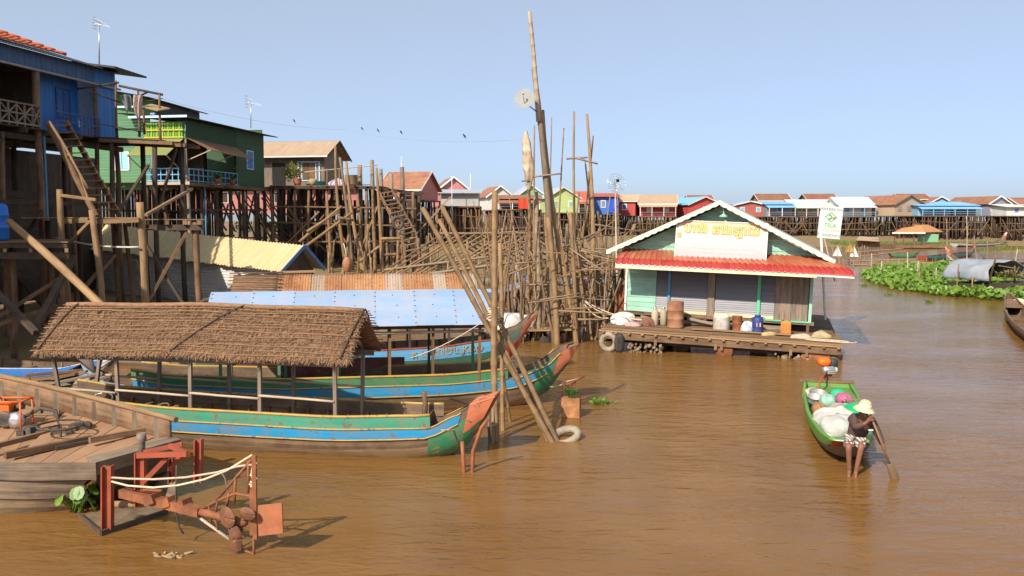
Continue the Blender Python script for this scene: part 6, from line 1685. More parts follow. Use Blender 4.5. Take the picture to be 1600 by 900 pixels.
def skin_body(name, verts, edges, radii, m, parent, sub=2, root=0):
    me = bpy.data.meshes.new(name)
    off = LOC[parent]
    me.from_pydata([tuple(Vector(v) - off) for v in verts], edges, [])
    o = bpy.data.objects.new(name, me); COL.objects.link(o); o.parent = parent; LOC[o] = off
    me.materials.append(m)
    md = o.modifiers.new('skin', 'SKIN'); md.use_smooth_shade = True
    if not me.skin_vertices: me.skin_vertices.new()
    for i, r in enumerate(radii):
        sv = me.skin_vertices[0].data[i]
        sv.radius = r if hasattr(r, '__len__') else (r, r)
        sv.use_root = (i == root)
    ss = o.modifiers.new('sub', 'SUBSURF'); ss.levels = sub; ss.render_levels = sub
    return o
def paddler():
    d = 15.75
    q = lambda px, py, dd: D(px, py, dd)
    pel = q(1334, 688, 15.95); base = Vector((pel.x, pel.y, .5))
    t = thing('person', base, 'person in brown jacket, checked shorts and straw hat paddling from the canoe bow', 'person')
    waist, chest, neck, head, crown = q(1338, 678, 15.97), q(1345, 662, 15.85), q(1349, 650, 15.7), q(1351, 642, 15.58), q(1352, 633, 15.55)
    kl, kr = q(1326, 697, 15.5), q(1346, 697, 15.48); hl, hr = q(1327, 689, 15.9), q(1342, 689, 15.9)
    al, ar = q(1327, 738, 15.6), q(1337, 739, 15.58); tl, tr_ = q(1326, 746, 15.45), q(1337, 747, 15.43)
    sl_, sr_ = q(1334, 652, 15.9), q(1362, 657, 15.85)
    el, wl_, hl_ = q(1337, 668, 15.6), q(1353, 661, 15.5), q(1360, 654, 15.46)
    er, wr_, hr_ = q(1374, 682, 15.75), q(1380, 697, 15.6), q(1382, 702, 15.52)
    vs = [pel, waist, chest, neck, head, crown, hl, kl, al, tl, hr, kr, ar, tr_, sl_, el, wl_, hl_, sr_, er, wr_, hr_]
    es = [(0, 1), (1, 2), (2, 3), (3, 4), (4, 5), (0, 6), (6, 7), (7, 8), (8, 9), (0, 10), (10, 11), (11, 12), (12, 13), (2, 14), (14, 15), (15, 16), (16, 17), (2, 18), (18, 19), (19, 20), (20, 21)]
    ra = [.13, .125, .14, .055, .09, .075, .085, .058, .038, .03, .085, .058, .038, .03, .065, .046, .03, .034, .065, .046, .03, .034]
    pd = (q(1397, 744, 15.4) - q(1361, 650, 15.46)).normalized()
    for hand, side in ((17, -1), (21, 1)):                             # fingers curled round the shaft
        c = vs[hand]; fw = Vector((.25 * side, -.95, .1)).normalized(); across = pd
        for k, ln in enumerate((.05, .056, .052, .042)):
            a = c + across * (.022 * (k - 1.5)) + fw * .02; b = a + fw * ln * .6 + Vector((.03 * -side, 0, 0)); e = b + Vector((-.035 * side, .02, .0))
            i = len(vs); vs += [a, b, e]; ra += [.011, .0095, .008]; es += [(hand, i), (i, i + 1), (i + 1, i + 2)]
        a = c - across * .03 + fw * .01; b = a + Vector((-.03 * side, -.02, .03)); i = len(vs); vs += [a, b]; ra += [.012, .009]; es += [(hand, i), (i, i + 1)]
    body = skin_body('body', vs, es, ra, skin, t)
    # face
    fd = (Vector((.35, -1, -.35))).normalized(); rt = fd.cross(Vector((0, 0, 1))).normalized(); upv = rt.cross(fd)
    hc = head + upv * .01
    ob('nose', MB().lathe([(.018, 0), (.014, .02), (.003, .032)], hc + fd * .082, 7, Matrix((rt, upv, fd)).transposed()), skin, body)
    for s in (-1, 1):
        ob('eye', MB().lathe([(.012, 0), (.008, .006), (.0, .008)], hc + fd * .08 + rt * .033 * s + upv * .028, 7, Matrix((rt, upv, fd)).transposed()), dark, body)
        ob('ear', MB().lathe([(.028, -.008), (.03, .0), (.018, .012)], hc + rt * .088 * s, 8, Matrix((upv, fd, rt)).transposed()), skin, body)
    ob('mouth', MB().beam(hc + fd * .08 - upv * .045 - rt * .022, hc + fd * .08 - upv * .045 + rt * .022, .012, .01), mat('lip', (.2, .07, .05), bump=0), body)
    ob('hair', MB().lathe([(.06, -.06), (.08, -.02), (.085, .03), (.07, .07), (.03, .09), (0, .095)], head - fd * .045 + upv * .0, 12), dark, t)
    # jacket
    jv = [waist - Vector((0, 0, .08)), waist, chest, chest.lerp(neck, .75), sl_, el, wl_.lerp(el, .12), sr_, er, wr_.lerp(er, .1)]
    je = [(0, 1), (1, 2), (2, 3), (2, 4), (4, 5), (5, 6), (2, 7), (7, 8), (8, 9)]
    jr = [.185, .165, .18, .085, .092, .072, .05, .092, .07, .048]
    jm = mat('brown_jacket', (.105, .06, .05), (.07, .042, .036), uv=False, sc=(9, 9), bump=.5, jit=0)
    jk = skin_body('jacket', jv, je, jr, jm, t, root=2)
    cc = q(1357, 672, 15.62)
    ob('badge', MB().beam(cc, cc + Vector((.08, 0, .0)), .03, .02), white_p, jk)
    # checked shorts: a skirt-like tube over the thighs
    m = bpy.data.materials.new('checked_cloth'); m.use_nodes = True; N_ = m.node_tree.nodes; Lk = m.node_tree.links
    tc = N_.new('ShaderNodeTexCoord'); w1 = N_.new('ShaderNodeTexWave'); w1.inputs['Scale'].default_value = 5.5; w2 = N_.new('ShaderNodeTexWave'); w2.inputs['Scale'].default_value = 5.5; w2.bands_direction = 'Z'
    Lk.new(tc.outputs['Object'], w1.inputs[0]); Lk.new(tc.outputs['Object'], w2.inputs[0])
    mx = N_.new('ShaderNodeMath'); mx.operation = 'MULTIPLY'; Lk.new(w1.outputs['Fac'], mx.inputs[0]); Lk.new(w2.outputs['Fac'], mx.inputs[1])
    rp = N_.new('ShaderNodeValToRGB'); rp.color_ramp.elements[0].color = (.09, .06, .05, 1); rp.color_ramp.elements[1].color = (.62, .52, .42, 1); rp.color_ramp.elements[1].position = .5
    Lk.new(mx.outputs[0], rp.inputs[0]); Lk.new(rp.outputs[0], N_['Principled BSDF'].inputs['Base Color']); N_['Principled BSDF'].inputs['Roughness'].default_value = .9
    sv = [waist - Vector((0, 0, .03)), pel, hl, hl.lerp(kl, .93) + Vector((0, 0, -.0)), hr, hr.lerp(kr, .93)]
    skin_body('shorts', sv, [(0, 1), (1, 2), (2, 3), (1, 4), (4, 5)], [.15, .165, .115, .10, .115, .10], m, t, root=1)
    # hat
    tilt = Matrix.Rotation(R(8), 3, 'X') @ Matrix.Rotation(R(10), 3, 'Y')
    hm = mat('straw_hat', (.62, .52, .34), (.5, .4, .24), uv=False, sc=(14, 14), bump=.4, jit=0)
    hp = q(1351.5, 635.5, 15.56)
    ht = ob('hat', MB().lathe([(.0, .125), (.05, .122), (.085, .10), (.105, .055), (.11, .01), (.15, -.02), (.185, -.06), (.19, -.065), (.15, -.03), (.105, 0), (.0, .06)], hp, 20, tilt), hm, t)
    ob('hat_band', MB().lathe([(.108, .012), (.112, .03), (.106, .05)], hp, 18, tilt), white_p, ht)
    cord_ = ob('chin_strap', MB().tube([hp + Vector((-.08, -.05, -.02)), head + fd * .06 - upv * .09, hp + Vector((.08, -.05, -.03))], .008, 5), white_p, ht)
    # paddle
    p = thing('paddle', q(1397, 746, 15.38), 'long wooden paddle held by the person in the canoe', 'paddle')
    a, b = q(1358.5, 644, 15.47), q(1390, 724, 15.42); c = q(1398, 746, 15.38)
    ob('shaft', MB().tube([a, a.lerp(b, .5), b], .019, 8), wood_tan, p)
    ob('grip', MB().lathe([(.025, -.02), (.03, 0), (.02, .025)], a, 8), wood_tan, p)
    ax = (c - b).normalized(); X = ax.cross(Vector((0, 1, 0))).normalized()
    e = c + ax * .22
    def fn(u, v): wd = .075 * math.sin(math.pi * (.12 + .8 * u)) ** .6; return b.lerp(e, u) + X * wd * (v - .5) * 2
    o = ob('blade', MB().grid(fn, 10, 4), wood_brown, p); o.modifiers.new('thick', 'SOLIDIFY').thickness = .018
paddler()
# ------------------------------------------------------------------ bamboo poles, dish, ropes
def wpole(name, base, top, r0, r1, m, label, cat='pole', group=None, bend=0.0, n=9, nat=True, sides=8):
    a, b = Vector(base), Vector(top); mb = MB()
    if bend:
        mid = a.lerp(b, .5) + Vector((bend, bend * .3, 0)); pts = []
        for i in range(n + 1):
            t = i / n; pts.append(a * (1 - t) ** 2 + mid * 2 * t * (1 - t) + b * t * t)
        mb.tube(pts, [(r0 + (r1 - r0) * i / n) * rr(.92, 1.08) for i in range(n + 1)], sides)
    elif nat: bamboo_pole(mb, a, b, r0, r1, wob=.006, sides=sides)
    else: pole(mb, a, b, r0, r1, wob=.012, n=n, sides=sides)
    return ob(name, mb, m, None, label, cat, group)
def poles():
    # leaning trio lashed to the upright in the foreground
    def base(px, py, z=-.4): p = P(px, py, 0); p.z = z; return p
    g1 = 'leaning poles lashed to the upright'
    for (bx, by, tx, ty, d, r, lb_) in ((881, 692, 660, 325, 19.3, .062, 'long bamboo pole leaning on the upright, its top nearest the stilt decks'), (886, 690, 690, 322, 19.5, .06, 'long bamboo pole leaning on the upright, its top nearest the lattice rack'), (872, 690, 686, 343, 19.2, .052, 'shorter thinner bamboo pole leaning between the two long ones')):
        wpole('leaning_pole', base(bx, by), D(tx, ty, d), r, r * .9, bamboo, lb_, 'pole', g1)
    wpole('upright_pole', base(775, 690), D(773, 298, 18.6), .075, .06, bamboo, 'tall thick upright bamboo pole carrying the leaning poles')
    wpole('upright_pole', base(786, 672), D(781, 380, 18.9), .05, .045, bamboo, 'shorter upright bamboo pole lashed behind the thick upright')
    for (bx, by, tx, ty, d) in ((766, 690, 763, 640, 18.2), (771, 694, 770, 635, 18.1), (779, 686, 777, 628, 18.3)):
        wpole('mooring_stake', base(bx, by), D(tx, ty, d), .035, .03, bamboo_grey, 'short mooring stake clustered at the foot of the upright', 'stake', 'mooring stakes at the upright')
    wpole('prop_stick', base(800, 657), D(784, 560, 19.4), .035, .03, bamboo_wet, 'dark wet stick leaning behind the upright')
    wpole('prop_stick', base(862, 668), D(820, 585, 18.9), .045, .04, bamboo_wet, 'dark wet prop leaning beside the leaning poles')
    m = MB(); c = D(772, 490, 18.55)
    for k in range(8): m.tube([c + Vector((.13 * math.cos(a), .1 * math.sin(a), .03 * (k - 4) + .03 * math.sin(a + k))) for a in [j * .785 for j in range(8)]], .012, 5, closed=True)
    ob('rope_lashing', m, rope, None, 'rope lashing binding the leaning poles to the upright', 'rope')
    ob('float_ring', MB().tube([P(883, 686, .0) + Vector((.27 * math.cos(a), .16 * math.sin(a), .05 + .13 * math.sin(a + .6))) for a in [k * .5236 for k in range(12)]], .085, 8, closed=True), mat('foam_pale', (.40, .33, .24), (.25, .2, .14), uv=False, sc=(6, 6)), None, 'pale half sunk ring at the foot of the leaning poles', 'ring')
    t = thing('iron_bracket', P(730, 735), 'rusty forked iron bracket standing in water below the green prow', 'bracket')
    for q in (((725, 738), (722, 690)), ((738, 738), (739, 705), (752, 668), (762, 655))):
        ob('prong', MB().tube([P(q[0][0], q[0][1], 0) - Vector((0, 0, .3))] + [D(x, y, P(*q[0]).y) for (x, y) in q], .035, 7), rust, t)
    ob('crossbar', MB().beam(D(722, 722, 16.1), D(741, 721, 16.1), .05, .08), rust, t)
    t = thing('tin_planter', P(893, 655), 'rusty tin box with green sprig floating beside red stick', 'planter')
    c = P(893, 652, 0); M_ = Matrix.Rotation(R(-12), 3, 'Z')
    ob('box', MB().box(c + Vector((0, .12, .2)), (.42, .3, .46), M=M_), mat('rusty_tin', (.44, .22, .10), (.26, .09, .03), uv=False, sc=(5, 5), dirt=(.14, .065, .03), dirt_amt=.8, dirt_sc=4), t)
    ob('sprig', foliage(c + Vector((-.02, .1, .52)), (.2, .14, .14), 70, .12, 2), leaf_g, t)
    ob('stick', MB().tube([P(879, 652, -.2), D(879, 603, 20.9)], .022, 6), rust_red, t)
    ob('stick', MB().tube([D(884, 602, 21), D(913, 588, 21.3)], .02, 6), rust_red, t)
    ob('stick', MB().tube([D(889, 625, 21), D(900, 594, 21.2)], .014, 6), rust_red, t)
    cord('prow_rope', sag_line(D(858, 604, 21.4), D(886, 596, 21.0), .05, 6) + [D(910, 590, 21.3)], .014, rope, 'knotted rope from the second prow to the red stick')
    cord('prow_rope', sag_line(D(690, 672, 16.3), D(775, 664, 18.0), .04, 6), .014, rope, 'thin rope from the coral prow to the mooring stakes')
    cord('canopy_rope', sag_line(D(772, 490, 18.6), D(640, 560, 19.6), .1, 8), .01, rope, 'thin rope from the upright down to the second boat')
    # big tangle beside the shop
    gt = 'poles of the tangle beside the shop'; lab = 'weathered bamboo pole standing in the tangle beside the floating shop'
    big = [(843, 532, 837, 300, .11, .09, .0), (871, 538, 856, 340, .12, .09, .15), (912, 534, 848, 172, .13, .06, -.5), (919, 530, 903, 380, .1, .08, .0), (831, 524, 823, 370, .09, .08, .1),
           (925, 522, 917, 178, .12, .05, .3), (905, 505, 897, 174, .08, .04, -.2), (952, 505, 920, 268, .1, .05, -.2), (890, 512, 927, 212, .06, .03, .1), (866, 520, 881, 200, .05, .025, .0),
           (848, 515, 862, 183, .045, .02, .1), (838, 520, 835, 196, .06, .03, -.1), (940, 515, 914, 250, .07, .03, .1), (960, 498, 934, 330, .08, .05, .0), (800, 500, 807, 412, .06, .05, .0), (878, 500, 905, 300, .06, .04, 0.1)]
    for (bx, by, tx, ty, r0, r1, bd) in big:
        b = base(bx, by, -.5); d = P(bx, by).y
        wpole('bamboo_pole', b, D(tx, ty, d + rr(-.6, .9)), r0, r1, random.choice((bamboo, bamboo, bamboo_grey)), lab, 'pole', gt, bd)
    rnd = random.Random(22)
    for k in range(15):
        bx, by = rnd.uniform(815, 955), rnd.uniform(505, 538); d = P(bx, by).y
        wpole('bamboo_pole', base(bx, by, -.5), D(bx + rnd.gauss(-8, 14), rnd.uniform(330, 440), d + rnd.uniform(-1, 1)), rnd.uniform(.08, .13), rnd.uniform(.06, .09), rnd.choice((bamboo, bamboo, bamboo_grey)), lab, 'pole', gt, rnd.uniform(-.35, .35))
    rnd = random.Random(21)
    for k in range(110):
        bx, by = rnd.uniform(770, 966), rnd.uniform(470, 538); d = P(bx, by).y
        tx = bx + rnd.gauss(0, 28); ty = rnd.choice((rnd.uniform(300, 380), rnd.uniform(360, 450), rnd.uniform(380, 470)))
        wpole('thin_pole', base(bx, by, -.4), D(tx, ty, d + rnd.uniform(-1.5, 1.5)), rnd.uniform(.022, .06), rnd.uniform(.015, .03), rnd.choice((bamboo, bamboo_grey, bamboo_wet, twig)), 'thin crooked stick among the pole tangle beside the floating shop', 'stick', 'thin sticks in the pole tangle', rnd.uniform(-.4, .4), sides=6)
    for k in range(50):
        x0, y0 = rnd.uniform(780, 930), rnd.uniform(350, 505); d = rnd.uniform(31.5, 37); ln = rnd.uniform(40, 95); a = rnd.choice((rnd.gauss(0, .15), rnd.gauss(0, .15), rnd.uniform(-.7, .7)))
        wpole('cross_stick', D(x0, y0, d), D(x0 + ln * math.cos(a), y0 + ln * math.sin(a), d + rnd.uniform(-1, 1)), rnd.uniform(.02, .045), .02, rnd.choice((bamboo, bamboo_grey, twig)), 'cross stick tied between poles of the tangle by the shop', 'stick', 'cross sticks of the pole tangle', 0, sides=6)
    for (x0, y0, x1, y1, d) in ((826, 277, 878, 271, 33), (885, 248, 918, 246, 34), (900, 247, 934, 256, 33.6)):
        wpole('cross_stick', D(x0, y0, d), D(x1, y1, d), .04, .03, bamboo_grey, 'cross stick lashed high between the tall poles', 'stick', 'high cross sticks')
    # tallest mast with dish
    bb = base(868, 536, -.5)
    wpole('tall_mast', bb, D(834, 108, 33.3), .15, .09, bamboo_grey, 'thick lower mast of the tallest pole beside the shop', 'mast', None, .3)
    wpole('tall_mast', D(842, 190, 33.2), D(827, 18, 33.2), .1, .07, wood_pale, 'pale slender top mast lashed to the thick lower mast', 'mast')
    t = thing('satellite_dish', D(838, 175, 33.1), 'grey satellite dish mounted high on the tallest mast', 'dish')
    dc = D(820, 155, 32.7); ax = Vector((-.15, -.9, .28)).normalized(); q = ax.to_track_quat('Z', 'Y').to_matrix()
    o = ob('reflector', MB().lathe([(.0, .0), (.12, .01), (.25, .05), (.36, .115), (.375, .125)], dc - ax * .05, 24, q), mat('dish_grey', (.40, .40, .38), (.34, .34, .32), uv=False, sc=(2, 2), bump=0, dirt=(.3, .27, .22), dirt_amt=.3), t); o.modifiers.new('thick', 'SOLIDIFY').thickness = .012
    ob('arm', MB().tube([dc - ax * .04, dc + Vector((.1, 0, -.2)), D(838, 174, 33.1)], .025, 6), steel, t)
    ob('feed', MB().tube([dc + ax * .02 - Vector((0, 0, .3)), dc + ax * .38], .015, 5).lathe([(.03, 0), (.04, .06), (.03, .1)], dc + ax * .36, 8), steel, t)
    t = thing('wrapped_net', D(823, 292, 33), 'long tan cloth wrapped bundle tied upright to a pole', 'bundle')
    def fn(u, v):
        a = 6.2832 * u; r = (.05 + .13 * min(1, v * 4) * min(1, (1 - v) * 3.2)) * (1 + .12 * math.sin(3 * a + 6 * v) + .1 * math.sin(5 * a - 9 * v) + .1 * math.sin(17 * v + 2 * a) + .06 * math.sin(41 * v))
        p = D(827, 296, 33).lerp(D(822, 205, 33), v); return p + Vector((r * math.cos(a), r * math.sin(a), .03 * math.sin(4 * a)))
    ob('cloth', MB().grid(fn, 24, 44), mat('canvas_tan', (.48, .38, .26), (.33, .25, .16), uv=False, sc=(3, 3), bump=.7), t)
    ob('tie', MB().tube([D(822, 283, 33) + Vector((.17 * math.cos(a), .17 * math.sin(a), 0)) for a in [k * .7 for k in range(9)]], .015, 5, closed=True), wood_dark, t)
    wpole('bundle_pole', base(826, 520), D(826, 280, 33.1), .07, .06, bamboo, 'bamboo pole carrying the tan wrapped bundle')
    # mesh dish behind the shop corner
    t = thing('mesh_dish', D(962, 300, 34.5), 'small wire mesh dish on a thin pole at the shop corner', 'dish')
    dc = D(961, 288, 34.4); ax = Vector((.3, -.9, .3)).normalized(); q = ax.to_track_quat('Z', 'Y').to_matrix()
    for r in (.1, .2, .3, .38): ob('ring', MB().tube([dc + q @ Vector((r * math.cos(a), r * math.sin(a), r * r * .8)) for a in [k * .3927 for k in range(16)]], .008, 4, closed=True), steel, t)
    for k in range(8): ob('wire', MB().tube([dc, dc + q @ Vector((.2 * math.cos(k * .785), .2 * math.sin(k * .785), .03)), dc + q @ Vector((.38 * math.cos(k * .785), .38 * math.sin(k * .785), .12))], .007, 4), steel, t)
    ob('feed', MB().lathe([(.05, 0), (.07, .08), (.03, .12)], dc + ax * .25, 8), dark, t)
    # poles before the brown deck
    gb = 'crooked poles before the high deck'; lb = 'crooked bamboo pole standing on mud before the high deck'
    for (bx, by, tx, ty, bd) in ((518, 434, 510, 302, .1), (546, 434, 524, 228, -.5), (552, 432, 531, 246, .2), (572, 434, 541, 252, -.4), (566, 430, 558, 290, .1), (586, 436, 582, 296, 0), (598, 438, 588, 262, .1), (540, 420, 549, 330, .3), (606, 436, 604, 372, 0), (621, 438, 622, 376, 0), (626, 440, 634, 380, .1), (650, 436, 655, 372, 0), (560, 440, 575, 350, .3), (531, 436, 545, 360, .2)):
        b = P(bx, by, .35); b.z = -.1
        wpole('bamboo_pole', b, D(tx, ty, b.y + rr(-.5, .5)), .15, .09, random.choice((bamboo, bamboo_grey, bamboo)), lb, 'pole', gb, bd, sides=7)
    for (x0, y0, x1, y1) in ((468, 378, 534, 322), (476, 386, 550, 332), (480, 362, 530, 330), (595, 373, 652, 372), (596, 398, 628, 397), (605, 440, 640, 380), (560, 410, 610, 372), (528, 340, 552, 344)):
        wpole('cross_pole', D(x0, y0, 62.5), D(x1, y1, 63), .11, .09, bamboo, 'slanting cross pole tied among the crooked poles before the high deck', 'pole', 'cross poles before the high deck', sides=6)
    t = thing('net_sack', D(543, 424, 60), 'rust coloured net sack hanging among crooked poles', 'sack')
    def fn2(u, v): r = .35 * math.sin(math.pi * min(.95, .1 + .8 * v)) ** .7; a = 6.2832 * u; return D(543, 425, 60) + Vector((r * math.cos(a) * (1 + .2 * math.sin(3 * a)), r * math.sin(a), 1.0 * v))
    ob('net', MB().grid(fn2, 14, 8), mat('rust_net', (.42, .2, .1), (.3, .13, .07), uv=False, sc=(5, 5)), t)
    ob('cord', MB().tube([D(543, 404, 60), D(537, 380, 60)], .03, 5), rope, t)
    # lattice rack
    t = thing('bamboo_rack', P(740, 455, .3), 'wide lattice drying rack of crossed bamboo poles on the mud', 'rack')
    d0 = 47
    for k in range(13):
        px = 690 + 14 * k
        ob('rack_pole', pole(MB(), D(px, 365 + rr(-2, 2), d0 + 1), D(px - 105 + rr(-6, 6), 432 - .9 * k + rr(-3, 3), d0 - 2.5), .055, .045, wob=.004, sides=6), bamboo, t)
        ob('rack_pole', pole(MB(), D(px, 365 + rr(-2, 2), d0 + 1), D(px + 96 + rr(-6, 6), 424 + rr(-5, 5), d0 + 3.5), .055, .045, wob=.004, sides=6), bamboo, t)
    for (x0, y0, x1, y1, dd) in ((682, 365, 872, 364, d0 + .9), (600, 422, 790, 398, d0 - 2), (640, 432, 800, 410, d0 - 2.6), (745, 392, 900, 384, d0 + 2.2), (700, 424, 880, 402, d0 + 3)):
        ob('rack_beam', pole(MB(), D(x0, y0, dd), D(x1, y1, dd), .07, .06, wob=.006, sides=6), bamboo_grey, t)
    for (x, y, dd) in ((652, 420, d0 - 2), (730, 376, d0 - 1), (757, 372, d0), (790, 400, d0 + 2), (845, 372, d0 + 2), (700, 410, d0 - 2), (868, 400, d0 + 3), (675, 436, d0 - 3)):
        p = D(x, y, dd); post(t, p.x, p.y, p.z, .06, bamboo)
    # raft of junk behind the third prow
    t = thing('junk_raft', P(812, 512), 'makeshift plank raft heaped with tarps behind the red prow', 'raft')
    def w2(x, y, z): return Vector((x, y, z))
    for k in range(7): ob('plank', MB().beam((-1.6, 33.2 + .3 * k, .42 + rr(-.03, .03)), (2.2, 33.0 + .3 * k, .45 + rr(-.03, .03)), .27, .05), random.choice((wood_brown, wood_tan, wood_grey)), t)
    for x in (-1.3, .3, 1.9): ob('bearer', MB().beam((x, 32.9, .25), (x, 35.4, .25), .14, .2), wood_brown, t)
    for x in (-1.2, 0, 1.2): ob('float_log', MB().tube([(x, 32.8, .05), (x, 35.5, .05)], .17, 8), wood_dark, t)
    def heap(nm, c, s, m, lab_, sd):
        rnd = random.Random(sd); ph = [rnd.uniform(0, 6) for _ in range(4)]; c = Vector(c)
        def f(u, v):
            a = 6.2832 * u; e = math.pi * .5 * v; r = 1 + .2 * math.sin(3 * a + ph[0]) + .12 * math.sin(5 * a + 5 * v + ph[1])
            return c + Vector((s[0] * math.cos(a) * math.cos(e) ** .7 * r, s[1] * math.sin(a) * math.cos(e) ** .7 * r, s[2] * math.sin(e)))
        ob(nm, MB().grid(f, 24, 8), m, None, lab_, 'tarp')
    heap('tarp_heap', (-.1, 33.9, .46), (.85, .6, .55), MATS['white_plastic_sheet'], 'crumpled white tarp heaped on the plank raft', 1)
    heap('tarp_heap', (-1.1, 34.2, .46), (.6, .5, .3), mat('grey_tarp', (.4, .4, .42), uv=False, sc=(3, 3), bump=.4), 'grey tarp heaped at the plank raft end', 2)
    ob('tin_sheet', MB().corr(D(757, 462, 36), D(812, 452, 37), D(814, 440, 39), D(770, 452, 39), .12, .02), grey_tin, None, 'loose bent tin sheet above the plank raft', 'tin sheet')
    t = thing('mooring_float', P(895, 500), 'dark tangle of wet branches floating below the poles', 'branches')
    rnd = random.Random(31)
    for k in range(30):
        c = P(rnd.uniform(800, 935), rnd.uniform(486, 522), rnd.uniform(0, .4)); a = rnd.uniform(0, 6.28); L_ = rnd.uniform(.5, 1.5)
        ob('branch', pole(MB(), c, c + Vector((L_ * math.cos(a), L_ * .5 * math.sin(a), rnd.uniform(-.2, .7))), .04, .015, wob=.03, n=5, sides=5), bamboo_wet, t)
poles()

# ------------------------------------------------------------------ houses along the far bank
walls = {k: mat('wall_' + k, c, tuple(x * .85 for x in c), sc=(.4, 5), dirt=(.3, .22, .16), dirt_amt=.3, dirt_sc=.6, jit=.04) for k, c in dict(
    pink=(.58, .22, .2), grey=(.42, .42, .41), white=(.68, .66, .62), red=(.46, .055, .05), lime=(.46, .56, .22), green=(.2, .45, .25), blue=(.03, .16, .55), brown=(.27, .18, .12), brick=(.36, .10, .075), slate=(.22, .25, .30), tan=(.45, .33, .22), sky=(.22, .42, .6)).items()}
roofs = dict(old=tile_old, tan=tile_tan, blue=mat('blue_roof', (.22, .46, .72), (.18, .39, .63), sc=(.4, 2), jit=.05), grey=mat('grey_roof', (.40, .43, .47), (.33, .36, .40), sc=(.4, 2), jit=.05), red=mat('red_roof', (.5, .12, .07), (.4, .09, .055), sc=(.4, 2), jit=.05),
             white=mat('pale_roof', (.66, .63, .58), (.56, .53, .48), sc=(.4, 2), jit=.05), teal=mat('teal_roof', (.25, .45, .46), sc=(.4, 2), jit=.05))
def far_house(x0, x1, yd, ye, yr, d, style, wall, roof, label, dp=7.0, win=2, porch=None, yaw=0.0, trim='white', shut='blue', stilts=(11, 4), overh=.5, wallm=None):
    s = d / 1400; cx = ((x0 + x1) / 2 - 800) * s; w = (x1 - x0) * s
    zd, ze, zr = [D(800, y, d).z for y in (yd, ye, yr)]
    t = thing('stilt_house', (cx, d + dp / 2, 0), label, 'house', rot=(0, 0, yaw))
    hw, hd = w / 2, dp / 2
    wm, rm, tm = walls[wall], roofs[roof], (white_p if trim == 'white' else walls[trim])
    ob('deck', MB().box((0, -.6, zd - .1), (w + .5, dp + 1.6, .18)), wood_brown, t)
    for (c, sz, nm) in (((0, -hd, (zd + ze) / 2), (w, .12, ze - zd), 'front_wall'), ((0, hd, (zd + ze) / 2), (w, .12, ze - zd), 'rear_wall'), ((-hw + .06, 0, (zd + ze) / 2), (.12, dp - .13, ze - zd), 'side_wall'), ((hw - .06, 0, (zd + ze) / 2), (.12, dp - .13, ze - zd), 'side_wall')):
        ob(nm, MB().box(c, sz), wm, t)
    th = .1
    if style == 'front':                                              # gable toward the river
        for sg in (-1, 1):
            q = [(sg * (hw + overh), -hd - overh, ze - .25), (sg * (hw + overh), hd + overh, ze - .25), (0, hd + overh, zr), (0, -hd - overh, zr)]
            ob('roof', MB().slab(*(q if sg > 0 else q[::-1]), th), rm, t)
            ob('barge_board', MB().beam((0, -hd - overh - .03, zr - .05), (sg * (hw + overh), -hd - overh - .03, ze - .3), .05, .22), tm, t)
        ob('gable', MB().poly([(-hw, -hd - .02, ze), (hw, -hd - .02, ze), (0, -hd - .02, zr - .15)]), wm, t)
        ob('gable', MB().poly([(hw, hd, ze), (-hw, hd, ze), (0, hd, zr - .15)]), wm, t)
    elif style == 'side':                                             # ridge along the river
        for sg in (-1, 1):
            q = [(-hw - overh, sg * (hd + overh), ze - .2), (hw + overh, sg * (hd + overh), ze - .2), (hw + overh, 0, zr), (-hw - overh, 0, zr)]
            ob('roof', MB().slab(*(q if sg < 0 else q[::-1]), th), rm, t)
        for sg in (-1, 1):
            pts = [(sg * hw, -hd, ze), (sg * hw, hd, ze), (sg * hw, 0, zr - .12)]
            ob('gable', MB().poly(pts if sg > 0 else pts[::-1]), wm, t)
            ob('barge_board', MB().beam((sg * (hw + overh + .03), 0, zr - .05), (sg * (hw + overh + .03), -hd - overh, ze - .25), .05, .2), tm, t)
        ob('eave_board', MB().beam((-hw - overh, -hd - overh - .03, ze - .26), (hw + overh, -hd - overh - .03, ze - .26), .05, .14), tm, t)
    else:                                                             # low single slope
        ob('roof', MB().slab((-hw - overh, -hd - overh - .4, ze - .1), (hw + overh, -hd - overh - .4, ze - .1), (hw + overh, hd + overh, zr), (-hw - overh, hd + overh, zr), th), rm, t)
    H = ze - zd
    for k in range(win):
        x = -hw + w * (k + .5) / win
        f = ob('window', MB().box((x, -hd - .08, zd + H * .55), (min(1.0, w / win * .5), .06, H * .42)), tm, t)
        ob('pane', MB().box((x, -hd - .12, zd + H * .55), (min(.75, w / win * .36), .04, H * .32)), walls[shut] if shut in walls else dark, f)
    if porch:
        pz = ze - .25; pr = roofs[porch] if porch in roofs else rm
        pd = 2.2
        ob('porch_roof', MB().slab((-hw - .3, -hd - pd, pz - .55), (hw + .3, -hd - pd, pz - .55), (hw + .3, -hd - .1, pz), (-hw - .3, -hd - .1, pz), .07), pr, t)
        ob('porch_deck', MB().box((0, -hd - pd / 2 - .2, zd - .1), (w + .4, pd, .16)), wood_brown, t)
        n = max(2, int(w / 2))
        for k in range(n + 1): ob('porch_post', MB().box((-hw + w * k / n, -hd - pd + .15, (zd + pz - .5) / 2), (.12, .12, pz - .5 - zd)), tm, t)
        ob('porch_rail', MB().box((0, -hd - pd + .15, zd + .8), (w, .06, .07)).box((0, -hd - pd + .15, zd + .42), (w, .05, .05)), tm if trim != 'white' else walls['slate'], t)
    st = MB(); br = MB(); nx, ny = stilts; rnd = random.Random(int(x0)); M = Matrix.Rotation(yaw, 3, 'Z')
    front = -hd - (2.2 if porch else 1.0)
